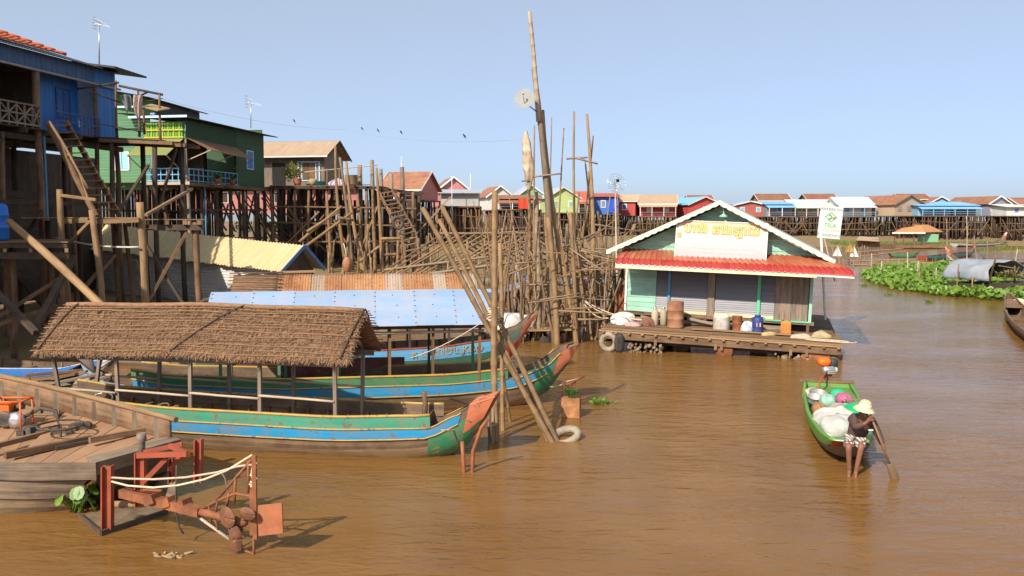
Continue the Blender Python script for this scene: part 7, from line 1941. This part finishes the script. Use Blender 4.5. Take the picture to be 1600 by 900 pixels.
    for i in range(nx):
        for j in range(ny):
            x, y = -hw - .1 + (w + .2) * i / (nx - 1) + rnd.uniform(-.25, .25), front + (hd - front) * j / (ny - 1)
            g = M @ Vector((x, y, 0)) + Vector((cx, d + dp / 2, 0))
            st.tube([(x + rnd.uniform(-.3, .3), y, ground(g.x, g.y) - .3), (x, y, zd - .05)], [.14, .11], 5)
    for i in range(nx):
        x = rnd.uniform(-hw, hw); y = front + (hd - front) * rnd.randrange(ny) / (ny - 1) - .15; dx = rnd.uniform(1, 2.5) * rnd.choice((-1, 1)); z0 = rnd.uniform(1, 2.4)
        br.beam((x, y, z0), (x + dx, y, rnd.uniform(zd - 1.6, zd - .2)), .12)
    for z in (zd - 1.3, zd - 2.8):
        for y in (front - .1, front + 2.4): br.beam((-hw - .5, y, z + rnd.uniform(-.3, .3)), (hw + .5, y, z + rnd.uniform(-.3, .3)), .11)
    ob('stilts', st, wood_dark if rnd.random() < .6 else wood_brown, t, kind='stuff'); ob('braces', br, wood_brown, t, kind='stuff')
    return t
def far_row():
    F = far_house
    F(606, 668, 312, 294, 266, 112, 'side', 'pink', 'old', 'old brown tile house with white roof edges behind the step ladder', yaw=-.25, win=2, porch='old')
    F(676, 722, 322, 296, 276, 126, 'front', 'pink', 'old', 'pink gabled house with white barge boards and grey tin lean-to', yaw=.2, win=0, dp=9)
    F(690, 748, 322, 300, 294, 121, 'shed', 'grey', 'grey', 'grey tin sided lean-to before the pink gabled house', dp=4, win=0)
    F(752, 790, 328, 306, 290, 150, 'front', 'white', 'old', 'small white house with magenta shutters and green side', win=1, shut='pink', yaw=.25, dp=9)
    F(780, 842, 327, 309, 303, 139, 'shed', 'brown', 'old', 'open dark veranda house with rusty flat roof and white railing', win=0, porch='old', dp=5)
    F(802, 846, 330, 306, 289, 166, 'front', 'green', 'grey', 'pale green gabled house with grey roof behind the rusty veranda', dp=10, yaw=.15, win=1)
    F(846, 896, 332, 308, 292, 160, 'front', 'lime', 'grey', 'lime green gabled house with blue grey roof', dp=10, yaw=.2, win=2, shut='green')
    F(884, 922, 332, 312, 298, 176, 'side', 'brown', 'red', 'brown balcony house with orange red roof behind the poles', porch='red', win=2)
    hb = F(918, 966, 334, 306, 300, 181, 'shed', 'blue', 'red', 'bright blue box fronted house with flat red roof', win=1, shut='slate')
    F(966, 1000, 336, 313, 303, 186, 'side', 'red', 'tan', 'red walled house with tan roof and white side panel', yaw=-.3, win=1)
    F(1004, 1058, 338, 317, 303, 184, 'side', 'red', 'tan', 'red plank house with long tan roof and white windows', yaw=-.15, win=2, shut='white', porch='tan')
    F(1062, 1116, 338, 318, 307, 186, 'front', 'red', 'blue', 'red house under a bright blue roof behind the shop gable', yaw=.3, win=1, dp=10)
    F(1078, 1112, 334, 312, 304, 206, 'side', 'brown', 'old', 'brown roofed house set behind the blue roofed red house', win=1)
    F(1146, 1196, 338, 319, 314, 183, 'front', 'brick', 'blue', 'brick red house with bright blue shutters and blue roof', win=2, shut='sky', dp=8)
    F(1186, 1232, 334, 312, 302, 204, 'side', 'brown', 'old', 'brown tile roofed house rising behind the brick red house', win=1)
    F(1196, 1236, 338, 318, 313, 181, 'shed', 'slate', 'blue', 'dark blue open balcony beside the brick red house', win=1, porch='blue')
    F(1236, 1306, 338, 319, 311, 184, 'side', 'tan', 'white', 'long low house with pale sheet roof and green door', win=3, shut='green', porch='white')
    F(1262, 1306, 334, 312, 302, 208, 'side', 'brown', 'old', 'brown tile roofed house rising behind the pale sheet roof', win=1)
    F(1308, 1360, 338, 318, 307, 180, 'side', 'white', 'white', 'white house with sky blue porch and pale hipped roof', win=2, porch='white', shut='sky', trim='sky')
    F(1374, 1432, 337, 318, 304, 176, 'front', 'tan', 'old', 'brown plank house with big old tile gable and three small windows', win=3, shut='slate', trim='brown', dp=12, yaw=.35)
    F(1408, 1450, 333, 310, 302, 200, 'side', 'brown', 'old', 'tall brown tile roof behind the plank gable house', win=1)
    F(1432, 1482, 337, 320, 316, 174, 'shed', 'sky', 'blue', 'light blue veranda house with flat blue roof and shaded porch', win=2, porch='blue', shut='white', trim='sky')
    F(1452, 1482, 333, 315, 307, 196, 'front', 'sky', 'old', 'small pale blue gable with brown roof behind the blue veranda', win=1)
    F(1480, 1522, 337, 320, 314, 176, 'shed', 'slate', 'blue', 'blue roofed open shop house beside the light blue veranda', win=1, porch='blue', trim='sky')
    F(1526, 1566, 337, 317, 306, 178, 'front', 'slate', 'old', 'grey walled house with cream gable and pink window frames', win=3, shut='pink', dp=11, yaw=.3)
    F(1570, 1600, 337, 322, 317, 172, 'shed', 'white', 'white', 'small white kiosk house on stilts beside the grey walled house', win=1)
    F(1590, 1650, 337, 318, 308, 188, 'side', 'brown', 'old', 'brown roofed house at the row end behind the white kiosk', win=2)
    # things on verandas
    ob('red_cloth', MB().grid(lambda u, v: D(810 + 14 * u, 311 + 15 * v, 135.6) + Vector((0, .15 * math.sin(9 * u), 0)), 6, 4), paint('red_cloth', (.75, .05, .02), wear=.1, chips=False), None, 'bright red cloth hung on the rusty roofed veranda', 'cloth')
    ob('door', MB().box((1.9, -3.75, D(800, 321, 181).z), (1.7, .2, 2.9)), paint('cobalt_panel', (.01, .10, .62), wear=.05, chips=False), hb)
    for (x, y, d, lab) in ((706, 275, 118, 'thin white mast before the grey tin lean-to'), (735, 272, 130, 'thin antenna mast behind the pink gabled house'), (627, 245, 100, 'thin antenna mast beside the old brown tile house')):
        a = D(x, y, d); ob('thin_mast', MB().tube([(a.x, a.y, ground(a.x, a.y) - .2), a], .045, 5), white_p, None, lab, 'mast')
    # dark scrub added behind the row to darken the gaps under the decks
    mb = MB(); rnd = random.Random(77)
    for k in range(9000):
        x = rnd.uniform(-70, 190); y = rnd.uniform(222, 262); hmax = 4.2 + 1.1 * mn.noise(Vector((x * .08, 0, 0))); z = rnd.uniform(.8, hmax); sz = rnd.uniform(.6, 1.5)
        a = rnd.uniform(0, 3.14); X = Vector((math.cos(a), math.sin(a), rnd.uniform(-.3, .3))) * sz; Z_ = Vector((rnd.uniform(-.4, .4), rnd.uniform(-.4, .4), 1)) * sz * .7; c = Vector((x, y, z)); i = len(mb.v)
        mb.v += [c - X * .5, c - Z_ * .4, c + X * .5, c + Z_ * .5]; mb.face((i, i + 1, i + 2, i + 3), [(0, 0)] * 4)
    ob('far_scrub', mb, mat('scrub', (.075, .085, .035), (.045, .05, .022), uv=False, sc=(1, 1), bump=0), None, 'dark scrub added behind the far stilt houses to darken gaps under decks', 'scrub', kind='stuff')
far_row()

# ------------------------------------------------------------------ right-hand shallows
def shallows():
    hy = MATS['hyacinth_leaf']
    poly = [(1352, 432), (1372, 424), (1420, 420), (1470, 417), (1530, 420), (1600, 425), (1680, 430), (1690, 478), (1600, 470), (1545, 469), (1480, 463), (1430, 456), (1395, 450), (1362, 440)]
    def inside(x, y):
        c = False; j = len(poly) - 1
        for i in range(len(poly)):
            xi, yi = poly[i]; xj, yj = poly[j]
            if (yi > y) != (yj > y) and x < (xj - xi) * (y - yi) / (yj - yi) + xi: c = not c
            j = i
        return c
    rnd = random.Random(5); mb = MB(); n = 0
    hexa_ = [(math.cos(k * 1.0472), math.sin(k * 1.0472)) for k in range(6)]
    while n < 21000:
        x, y = rnd.uniform(20, 62), rnd.uniform(50, 86)
        px = 800 + 1400 * x / y; py = 345 + 6300 / y
        if not inside(px + rnd.gauss(0, 5), py + rnd.gauss(0, 1.6)): continue
        n += 1
        h = .12 + .42 * rnd.random() * (1 + 1.2 * mn.noise(Vector((x * .5, y * .5, 0)))); c = Vector((x, y, max(.03, h)))
        nrm = Vector((rnd.gauss(0, .6), rnd.gauss(-.3, .6), .6)).normalized(); X = nrm.cross(Vector((rnd.uniform(-1, 1), rnd.uniform(-1, 1), .1))).normalized(); Y = nrm.cross(X); s = rnd.uniform(.07, .17)
        i = len(mb.v); mb.v += [c + X * a * s + Y * b * s * 1.15 for a, b in hexa_]; mb.face(range(i, i + 6), [(0, 0)] * 6)
        if rnd.random() < .3: mb.tube([c, c - Vector((rnd.uniform(-.08, .08), 0, h + .05))], .012, 3, cap=False)
    ob('hyacinth_mat', mb, hy, None, 'dense mat of green water hyacinth floating at the river bend', 'water hyacinth', kind='stuff')
    # grass tufts on mounds and bank
    mb = MB()
    for k in range(16000):
        r = rnd.random()
        if r < .4: x, y = rnd.gauss(64, 10), rnd.gauss(97, 2.5)
        elif r < .6: x, y = rnd.gauss(62, 14), rnd.gauss(130, 3)
        elif r < .75: x, y = rnd.uniform(58, 90), rnd.uniform(158, 166)
        elif r < .87: x, y = rnd.uniform(-8, 14), rnd.uniform(64, 84)
        else: x, y = rnd.gauss(42, 8), rnd.gauss(134, 3)
        z = ground(x, y)
        if z < .02: continue
        h = rnd.uniform(.12, .4) * (1.5 if y > 110 else 1); a = rnd.uniform(0, 6.28); X = Vector((math.cos(a), math.sin(a), 0)) * .07 * (1.6 if y > 110 else 1); i = len(mb.v); b = Vector((x, y, z - .03)); tp = b + Vector((rnd.gauss(0, .1), rnd.gauss(0, .1), h))
        mb.v += [b - X, b + X, tp]; mb.face((i, i + 1, i + 2), [(0, 0)] * 3)
    ob('grass', mb, mat('grass_green', (.16, .22, .04), (.09, .14, .025), uv=False, sc=(.6, .6), bump=0, trans=.25), None, 'short green grass on the mud banks and low islands', 'grass', kind='stuff')
    # stakes
    for (x0, y0, x1, y1) in ((1362, 396, 1362, 426), (1378, 408, 1375, 436), (1388, 404, 1386, 424), (1418, 394, 1418, 428), (1435, 408, 1432, 438), (1437, 410, 1436, 452), (1448, 402, 1447, 432), (1463, 418, 1463, 452), (1480, 378, 1480, 418), (1498, 412, 1494, 460), (1510, 338, 1512, 416), (1522, 368, 1528, 412), (1543, 378, 1543, 414), (1479, 342, 1480, 420), (1580, 378, 1581, 424), (1590, 390, 1578, 440), (1345, 398, 1342, 428), (1405, 404, 1400, 432), (1335, 396, 1332, 424)):
        b = P(x1, y1, 0); d = b.y; b.z = -.4
        wpole('stake', b, D(x0, y0, d), .06, .045, random.choice((bamboo, wood_pale, bamboo_grey)), 'thin bamboo stake standing in the shallows around the hyacinth', 'stake', 'stakes in the shallows', sides=6)
    rn2 = random.Random(14)
    for k in range(34):                                               # fence of fine stakes behind the shop roof
        px = 1296 + rn2.uniform(0, 62); y1 = rn2.uniform(404, 414); b = P(px, y1, 0); d = b.y; b.z = -.3
        wpole('fence_stake', b, D(px + rn2.gauss(0, 2), rn2.uniform(380, 394), d), .05, .04, random.choice((bamboo_grey, bamboo_wet, bamboo)), 'fine stake of the old fish fence behind the red eave', 'stake', 'stakes of the fish fence', sides=5)
    for (x0, y0, x1, y1, d) in ((1330, 408, 1436, 405, 92), (1330, 414, 1470, 410, 90), (1330, 402, 1420, 392, 100), (1350, 419, 1376, 408, 88), (1415, 420, 1434, 408, 88), (1340, 394, 1412, 388, 118)):
        wpole('pen_rail', D(x0, y0, d), D(x1, y1, d), .08, .07, bamboo, 'long bamboo rail of the fish pen in the shallows', 'rail', 'rails of the fish pen', sides=6)
    for (x, y, m, lab) in ((1308, 392, white_p, 'white triangular marker flag on a stick near the fish fence'), (1327, 386, yellow_b, 'yellowish marker flag on a stick near the fish fence'), (1334, 393, white_p, 'small pale marker flag leaning by the fish pen rail')):
        d = 86; t = thing('marker_flag', D(x, 412, d), lab, 'flag'); c = D(x, y, d)
        ob('stick', MB().tube([D(x, 416, d), D(x, y - 8, d)], .04, 5), bamboo, t)
        fl = MB().grid(lambda u, v: c + Vector(((u - .5) * .9 * v, .1 * math.sin(5 * u), .5 - 1.0 * v)), 4, 4); o = ob('cloth', fl, m, t)
    for (x, y, lab) in ((1407, 418, 'small orange yellow float drum beside the fish pen'), (1443, 414, 'amber float drum half hidden by the hyacinth')):
        c = P(x, y, .1); t = thing('float_drum', c, lab, 'drum'); ob('body', MB().lathe([(0, -.4), (.22, -.4), (.26, -.3), (.26, .3), (.22, .4), (0, .4)], c, 12, Matrix.Rotation(R(90), 3, 'Y')), mat('ochre_plastic', (.6, .3, .06), uv=False, sc=(3, 3)), t); ob('cap', MB().lathe([(.05, .4), (.05, .46), (0, .47)], c, 8, Matrix.Rotation(R(90), 3, 'Y')), red_b, t)
    # boats further off
    B = small_boat
    red_h = paint('red_hull', (.4, .07, .04)); tl = paint('teal_hull', (.05, .35, .42)); bl = paint('blue_hull', (.03, .14, .42)); gn = paint('green_hull', (.05, .25, .12))
    def pp(px, py): p = P(px, py, 0); return (p.x, p.y)
    B(pp(1388, 402), pp(1438, 402), 'small dark green boat moored beside the fish pen', wood_brown, [(.4, .97, gn)], w=.7, rise=.9)
    B(pp(1440, 408), pp(1524, 399), 'turquoise and red boat with upturned prow in the shallows', red_h, [(.5, .97, tl)], w=.9, rise=1.5, prow=red_b)
    B(pp(1600, 420), pp(1476, 414), 'long red and white boat with orange prow beyond the hyacinth', red_h, [(.55, .97, white_h)], w=1.0, rise=1.9, prow=coral)
    B(pp(1620, 414), pp(1530, 411), 'long blue boat moored behind the grey tarpaulin', bl, [(.7, .97, wood_grey)], w=1.0, rise=1.0)
    B(pp(1490, 386), pp(1572, 383), 'white hulled boat with purple prow on the far channel', white_h, [(.1, .45, paint('purple_hull', (.2, .08, .12)))], w=1.3, rise=2.4, prow=coral)
    B(pp(1640, 378), pp(1582, 377), 'dark narrow boat at the far channel edge', wood_dark, [(.6, .97, wood_grey)], w=1.2, rise=1.8)
    B(pp(1425, 380), pp(1490, 378), 'pale wooden boat lying below the floating pavilion', wood_tan, [(.6, .97, wood_pale)], w=1.5, rise=1.6)
    B(pp(1345, 386), pp(1372, 384), 'small blue covered skiff by the far mud', bl, [(.6, .97, white_h)], w=.9, rise=1.1)
    B(pp(965, 447), pp(800, 441), 'long pale blue hull moored behind the pole tangle', white_h, [(.45, .97, paint('mid_blue_hull', (.1, .28, .62)))], w=.8, rise=.9)
    B(pp(962, 432), pp(836, 428), 'green edged grey boat behind the long blue hull', wood_grey, [(.65, .97, paint('sea_green_hull', (.1, .3, .2)))], w=.9, rise=1.1)
    B(pp(782, 446), pp(700, 440), 'old grey green boat aground beside the lattice rack', wood_grey, [(.6, .97, paint('faded_green_hull', (.18, .27, .22)))], w=.8, rise=.9)
    B(pp(1625, 420), pp(1560, 424), 'slim pale boat end behind the grey tarpaulin', white_h, [(.6, .97, wood_grey)], w=.7, rise=.9)
    # floating pavilion
    d = 146; t = thing('floating_pavilion', P(1430, 388), 'low floating pavilion with wide orange tan roof on the far channel', 'house')
    a, b, c, e = D(1394, 364, d - 2), D(1446, 364, d - 2), D(1440, 352, d + 3), D(1410, 356, d + 3)
    ob('roof', MB().slab(a, b, c, e, .15), mat('orange_tan_roof', (.52, .24, .09), (.44, .2, .075), sc=(.5, 3), jit=.03), t)
    ob('roof', MB().slab(D(1440, 363, d - 1), D(1474, 362, d + 5), D(1450, 351, d + 8), D(1428, 351, d + 4), .15), MATS['orange_tan_roof'], t)
    ob('eave_board', MB().beam(a, b, .1, .25), white_p, t)
    for x in (1398, 1412, 1428, 1443): ob('post', MB().beam(D(x, 382, d - 1.5), D(x, 364, d - 1.5), .15), wood_brown, t)
    ob('raft', MB().box(D(1430, 384, d + 1), (9, 6, .5)), wood_brown, t)
    ob('screen', MB().box(D(1450, 372, d + 2), (3.4, .1, 1.3)), walls['green'], t)
    t = thing('moored_hut', P(1360, 392), 'flat roofed wooden hut on the far mud edge', 'hut'); d = 130
    ob('roof', MB().slab(D(1338, 374, d), D(1374, 376, d), D(1372, 371, d + 6), D(1342, 369, d + 6), .15), tile_tan, t)
    ob('wall', MB().box(D(1356, 380, d + 2), (2.8, 2, 1.1)), wood_brown, t)
    # boat with arched tarpaulin
    t = thing('tarp_boat', P(1572, 468), 'moored boat under an arched grey tarpaulin beside the hyacinth', 'boat'); d = 54
    L0, L1 = D(1526, 438, d), D(1606, 436, d + .5); top = D(1562, 408, d)
    cx = (L0 + L1) / 2; hw = (L1 - L0).length / 2; hh = top.z - L0.z; ax = Vector((-.35, 1, 0)).normalized()
    def fn(u, v):
        a = math.pi * (1 - u); wv = (.05 * math.sin(11 * u + 4 * v) + .05 * math.sin(23 * u + 9 * v + 2 * math.sin(5 * v))) * (1 if 0 < u < 1 else .5)
        return cx + (L1 - L0).normalized() * (hw * math.cos(a) * (1 + .05 * math.sin(7 * v))) + Vector((0, 0, hh * math.sin(a) ** .75 + wv)) + ax * (2.6 * v - (.9 * (1 - u) ** 2 if v < .05 else 0))
    tm = mat('tarp_grey', (.27, .30, .34), (.17, .20, .23), uv=False, sc=(1.5, 1.5), bump=.8, rough=.75, dirt=(.3, .25, .2), dirt_amt=.4)
    o = ob('tarpaulin', MB().grid(fn, 44, 16), tm, t); o.modifiers.new('thick', 'SOLIDIFY').thickness = .02
    ob('back_sheet', MB().poly([fn(k / 12, .96) for k in range(13)]), dark, t)
    for k in (0.02, .3, .7, .98): ob('pole', MB().tube([fn(k, .1) - Vector((0, 0, 1.3)), fn(k, .1)], .05, 6), bamboo, t)
    ob('pole', pole(MB(), P(1541, 464, -.2), D(1556, 400, d - 1), .07, .06), bamboo, t)
    ob('pole', pole(MB(), D(1588, 420, d - .3), D(1560, 395 + 20, d - .5), .04, .03), bamboo, t)
    ob('pole', pole(MB(), P(1584, 458, -.2), D(1592, 418, d - .5), .05, .04), bamboo, t)
    hl = MB().hexa([L0 + Vector((.3, -.2, -.9)), L1 + Vector((1.5, -.2, -.9)), L1 + Vector((1.2, 2, -.9)), L0 + Vector((-.5, 2, -.9)), L0 + Vector((.2, -.3, -.25)), L1 + Vector((1.8, -.3, -.2)), L1 + Vector((1.3, 2.2, -.2)), L0 + Vector((-.7, 2.2, -.25))])
    ob('hull', hl, wood_dark, t)
    ob('cargo', foliage(D(1582, 430, d + .4), (1.3, .7, .35), 260, .22, 8), mat('dry_weed', (.25, .2, .07), (.15, .14, .05), uv=False, sc=(3, 3), bump=0), t)
    c = P(1578, 462, .1)
    t2 = thing('round_coracle', c, 'round green rimmed tub with red inside beside the hyacinth', 'tub')
    ob('rim', MB().tube([c + Vector((.55 * math.cos(k * .3927), .45 * math.sin(k * .3927), .12)) for k in range(16)], .16, 8, closed=True), paint('bottle_green', (.03, .2, .11)), t2); ob('inside', MB().lathe([(0, .08), (.5, .1)], c, 14), red_b, t2)
    # bow at the right edge
    t3, H3 = small_boat((17.5, 28), pp(1574, 488), 'brown wooden bow of a loaded boat entering beside the hyacinth', wood_brown, [(.75, .97, wood_tan)], w=.7, rise=.95, prow=wood_tan)
    c = P(1594, 470, .7)
    for (m, s, dx, lab, sd) in ((mat('cream_cloth', (.6, .52, .36), uv=False, sc=(4, 4)), (.4, .3, .3), 0, 'cream cloth bundle on the brown bow', 1), (mat('blue_cloth', (.15, .32, .5), uv=False, sc=(4, 4)), (.28, .25, .22), .35, 'blue cloth bundle on the brown bow', 2)):
        q = c + Vector((dx, .2, -.25))
        ob('cloth_bundle', MB().grid(lambda u, v: q + Vector((s[0] * math.cos(6.2832 * u) * math.cos(1.57 * v) ** .6 * (1 + .15 * math.sin(12 * u + sd)), s[1] * math.sin(6.2832 * u) * math.cos(1.57 * v) ** .6, s[2] * math.sin(1.57 * v) * (1 + .2 * math.sin(9 * u)))), 20, 6), m, None, lab, 'bundle')
    # brush heaps on the bank behind the tangle
    t = thing('brush_heap', (10, 66, .3), 'heaps of dry brushwood stacked on the bank behind the shop', 'brushwood')
    rn = random.Random(41)
    mb = MB()
    for k in range(900):
        c = Vector((rn.gauss(9, 3.2), rn.gauss(66, 1.5), 0)); c.z = max(0, ground(c.x, c.y)) + abs(rn.gauss(0, .7)); a = rn.uniform(0, 6.28); e = rn.uniform(-.2, 1.2); L_ = rn.uniform(.6, 1.8)
        mb.tube([c, c + Vector((math.cos(a) * math.cos(e), math.sin(a) * math.cos(e), math.sin(e))) * L_], [.035, .015], 3, cap=False)
    ob('twigs', mb, twig, t, kind='stuff')
    rn = random.Random(43)
    for k in range(130):                                              # loose stakes over the mid mud
        px, y1 = rn.uniform(500, 960), rn.uniform(395, 445); b = P(px, y1, .5); b.z = ground(b.x, b.y) - .2; d = b.y
        wpole('mud_stake', b, D(px + rn.gauss(0, 7), y1 - rn.uniform(25, 70), d), .09, .06, rn.choice((bamboo, bamboo_grey, bamboo_wet, twig)), 'leaning stake stuck in the mud below the stilt houses', 'stake', 'stakes on the mud flat', sides=5)
shallows()

def wires():
    a, b, c = D(200, 138, 48), D(545, 203, 62), D(822, 218, 33.5)
    cord('power_line', sag_line(a, b, .5) + sag_line(b, c, .35)[1:], .006, grey_tin, 'thin dark wire sagging from the left roofs to the tall mast', 'wire')
    bird0 = None
    for (px, py, f) in ((460, 191, .0), (566, 203, .0), (591, 206, 0), (627, 209, 0), (726, 215.5, 0)):
        k = (px - 200) / 345 if px < 545 else (px - 545) / 277
        p = (a.lerp(b, k) if px < 545 else b.lerp(c, k)); d = p.y; q = D(px, py, d)
        t = thing('bird', q, 'small dark bird perched on the thin wire', 'bird', 'birds on the wire')
        ob('body', MB().lathe([(r_ * .62, z_ * .62) for r_, z_ in [(0, -.16), (.05, -.1), (.075, 0), (.06, .09), (.045, .13), (.05, .17), (.03, .21), (0, .22)]], q + Vector((0, 0, .08)), 9, Matrix.Rotation(R(-35), 3, 'Y')), dark, t)
        ob('tail', MB().beam(q + Vector((.04, 0, .02)), q + Vector((.1, 0, -.08)), .03, .012), dark, t)
        ob('beak', MB().tube([q + Vector((-.08, 0, .19)), q + Vector((-.11, 0, .185))], [.01, .002], 5), wood_tan, t)
wires()

def drift():
    rn = random.Random(61); hy = MATS['hyacinth_leaf']
    for k, (px, py, lab) in enumerate(((941, 630, 'small drifting sprig on open water beyond the rusty tin box'), (1350, 446, 'tiny stray plant clump off the hyacinth edge'), (1388, 460, 'stray hyacinth clump drifting before the green mat'), (1452, 472, 'loose hyacinth rosette drifting toward the open river'))):
        c = P(px, py, .03); ob('drifting_sprig', foliage(c, (.3, .22, .07), 60, .14, k + 3, .4), hy, None, lab, 'plant')
drift()
# the row of houses goes on upstream, out of the picture; this unseen one is added to shade the low stage
def upstream_house():
    t = thing('stilt_house', (-23, 20.5, 0), 'unseen plank house on stilts added to shade the low plank stage', 'house')
    boards(t, (-27, 17), (-19.6, 17), 6.4, 9.4, wood_dark, w=.3, joined=True)
    boards(t, (-19.6, 17), (-19.6, 24), 6.4, 9.4, wood_dark, w=.3, joined=True)
    boards(t, (-27, 24), (-19.6, 24), 6.4, 9.4, wood_dark, w=.3, joined=True)
    ob('deck', MB().box((-23.2, 20.5, 6.3), (8.2, 8, .15)), wood_brown, t)
    ob('roof', MB().slab((-27.6, 16.4, 9.5), (-19, 16.4, 9.5), (-19, 20.5, 11.4), (-27.6, 20.5, 11.4), .08), tile_old, t)
    ob('roof', MB().slab((-27.6, 20.5, 11.4), (-19, 20.5, 11.4), (-19, 24.6, 9.5), (-27.6, 24.6, 9.5), .08), tile_old, t)
    for x in (-26.8, -24.4, -22, -19.8):
        for y in (17.2, 20.5, 23.8): post(t, x, y, 6.3, .13, wood_dark)
upstream_house()
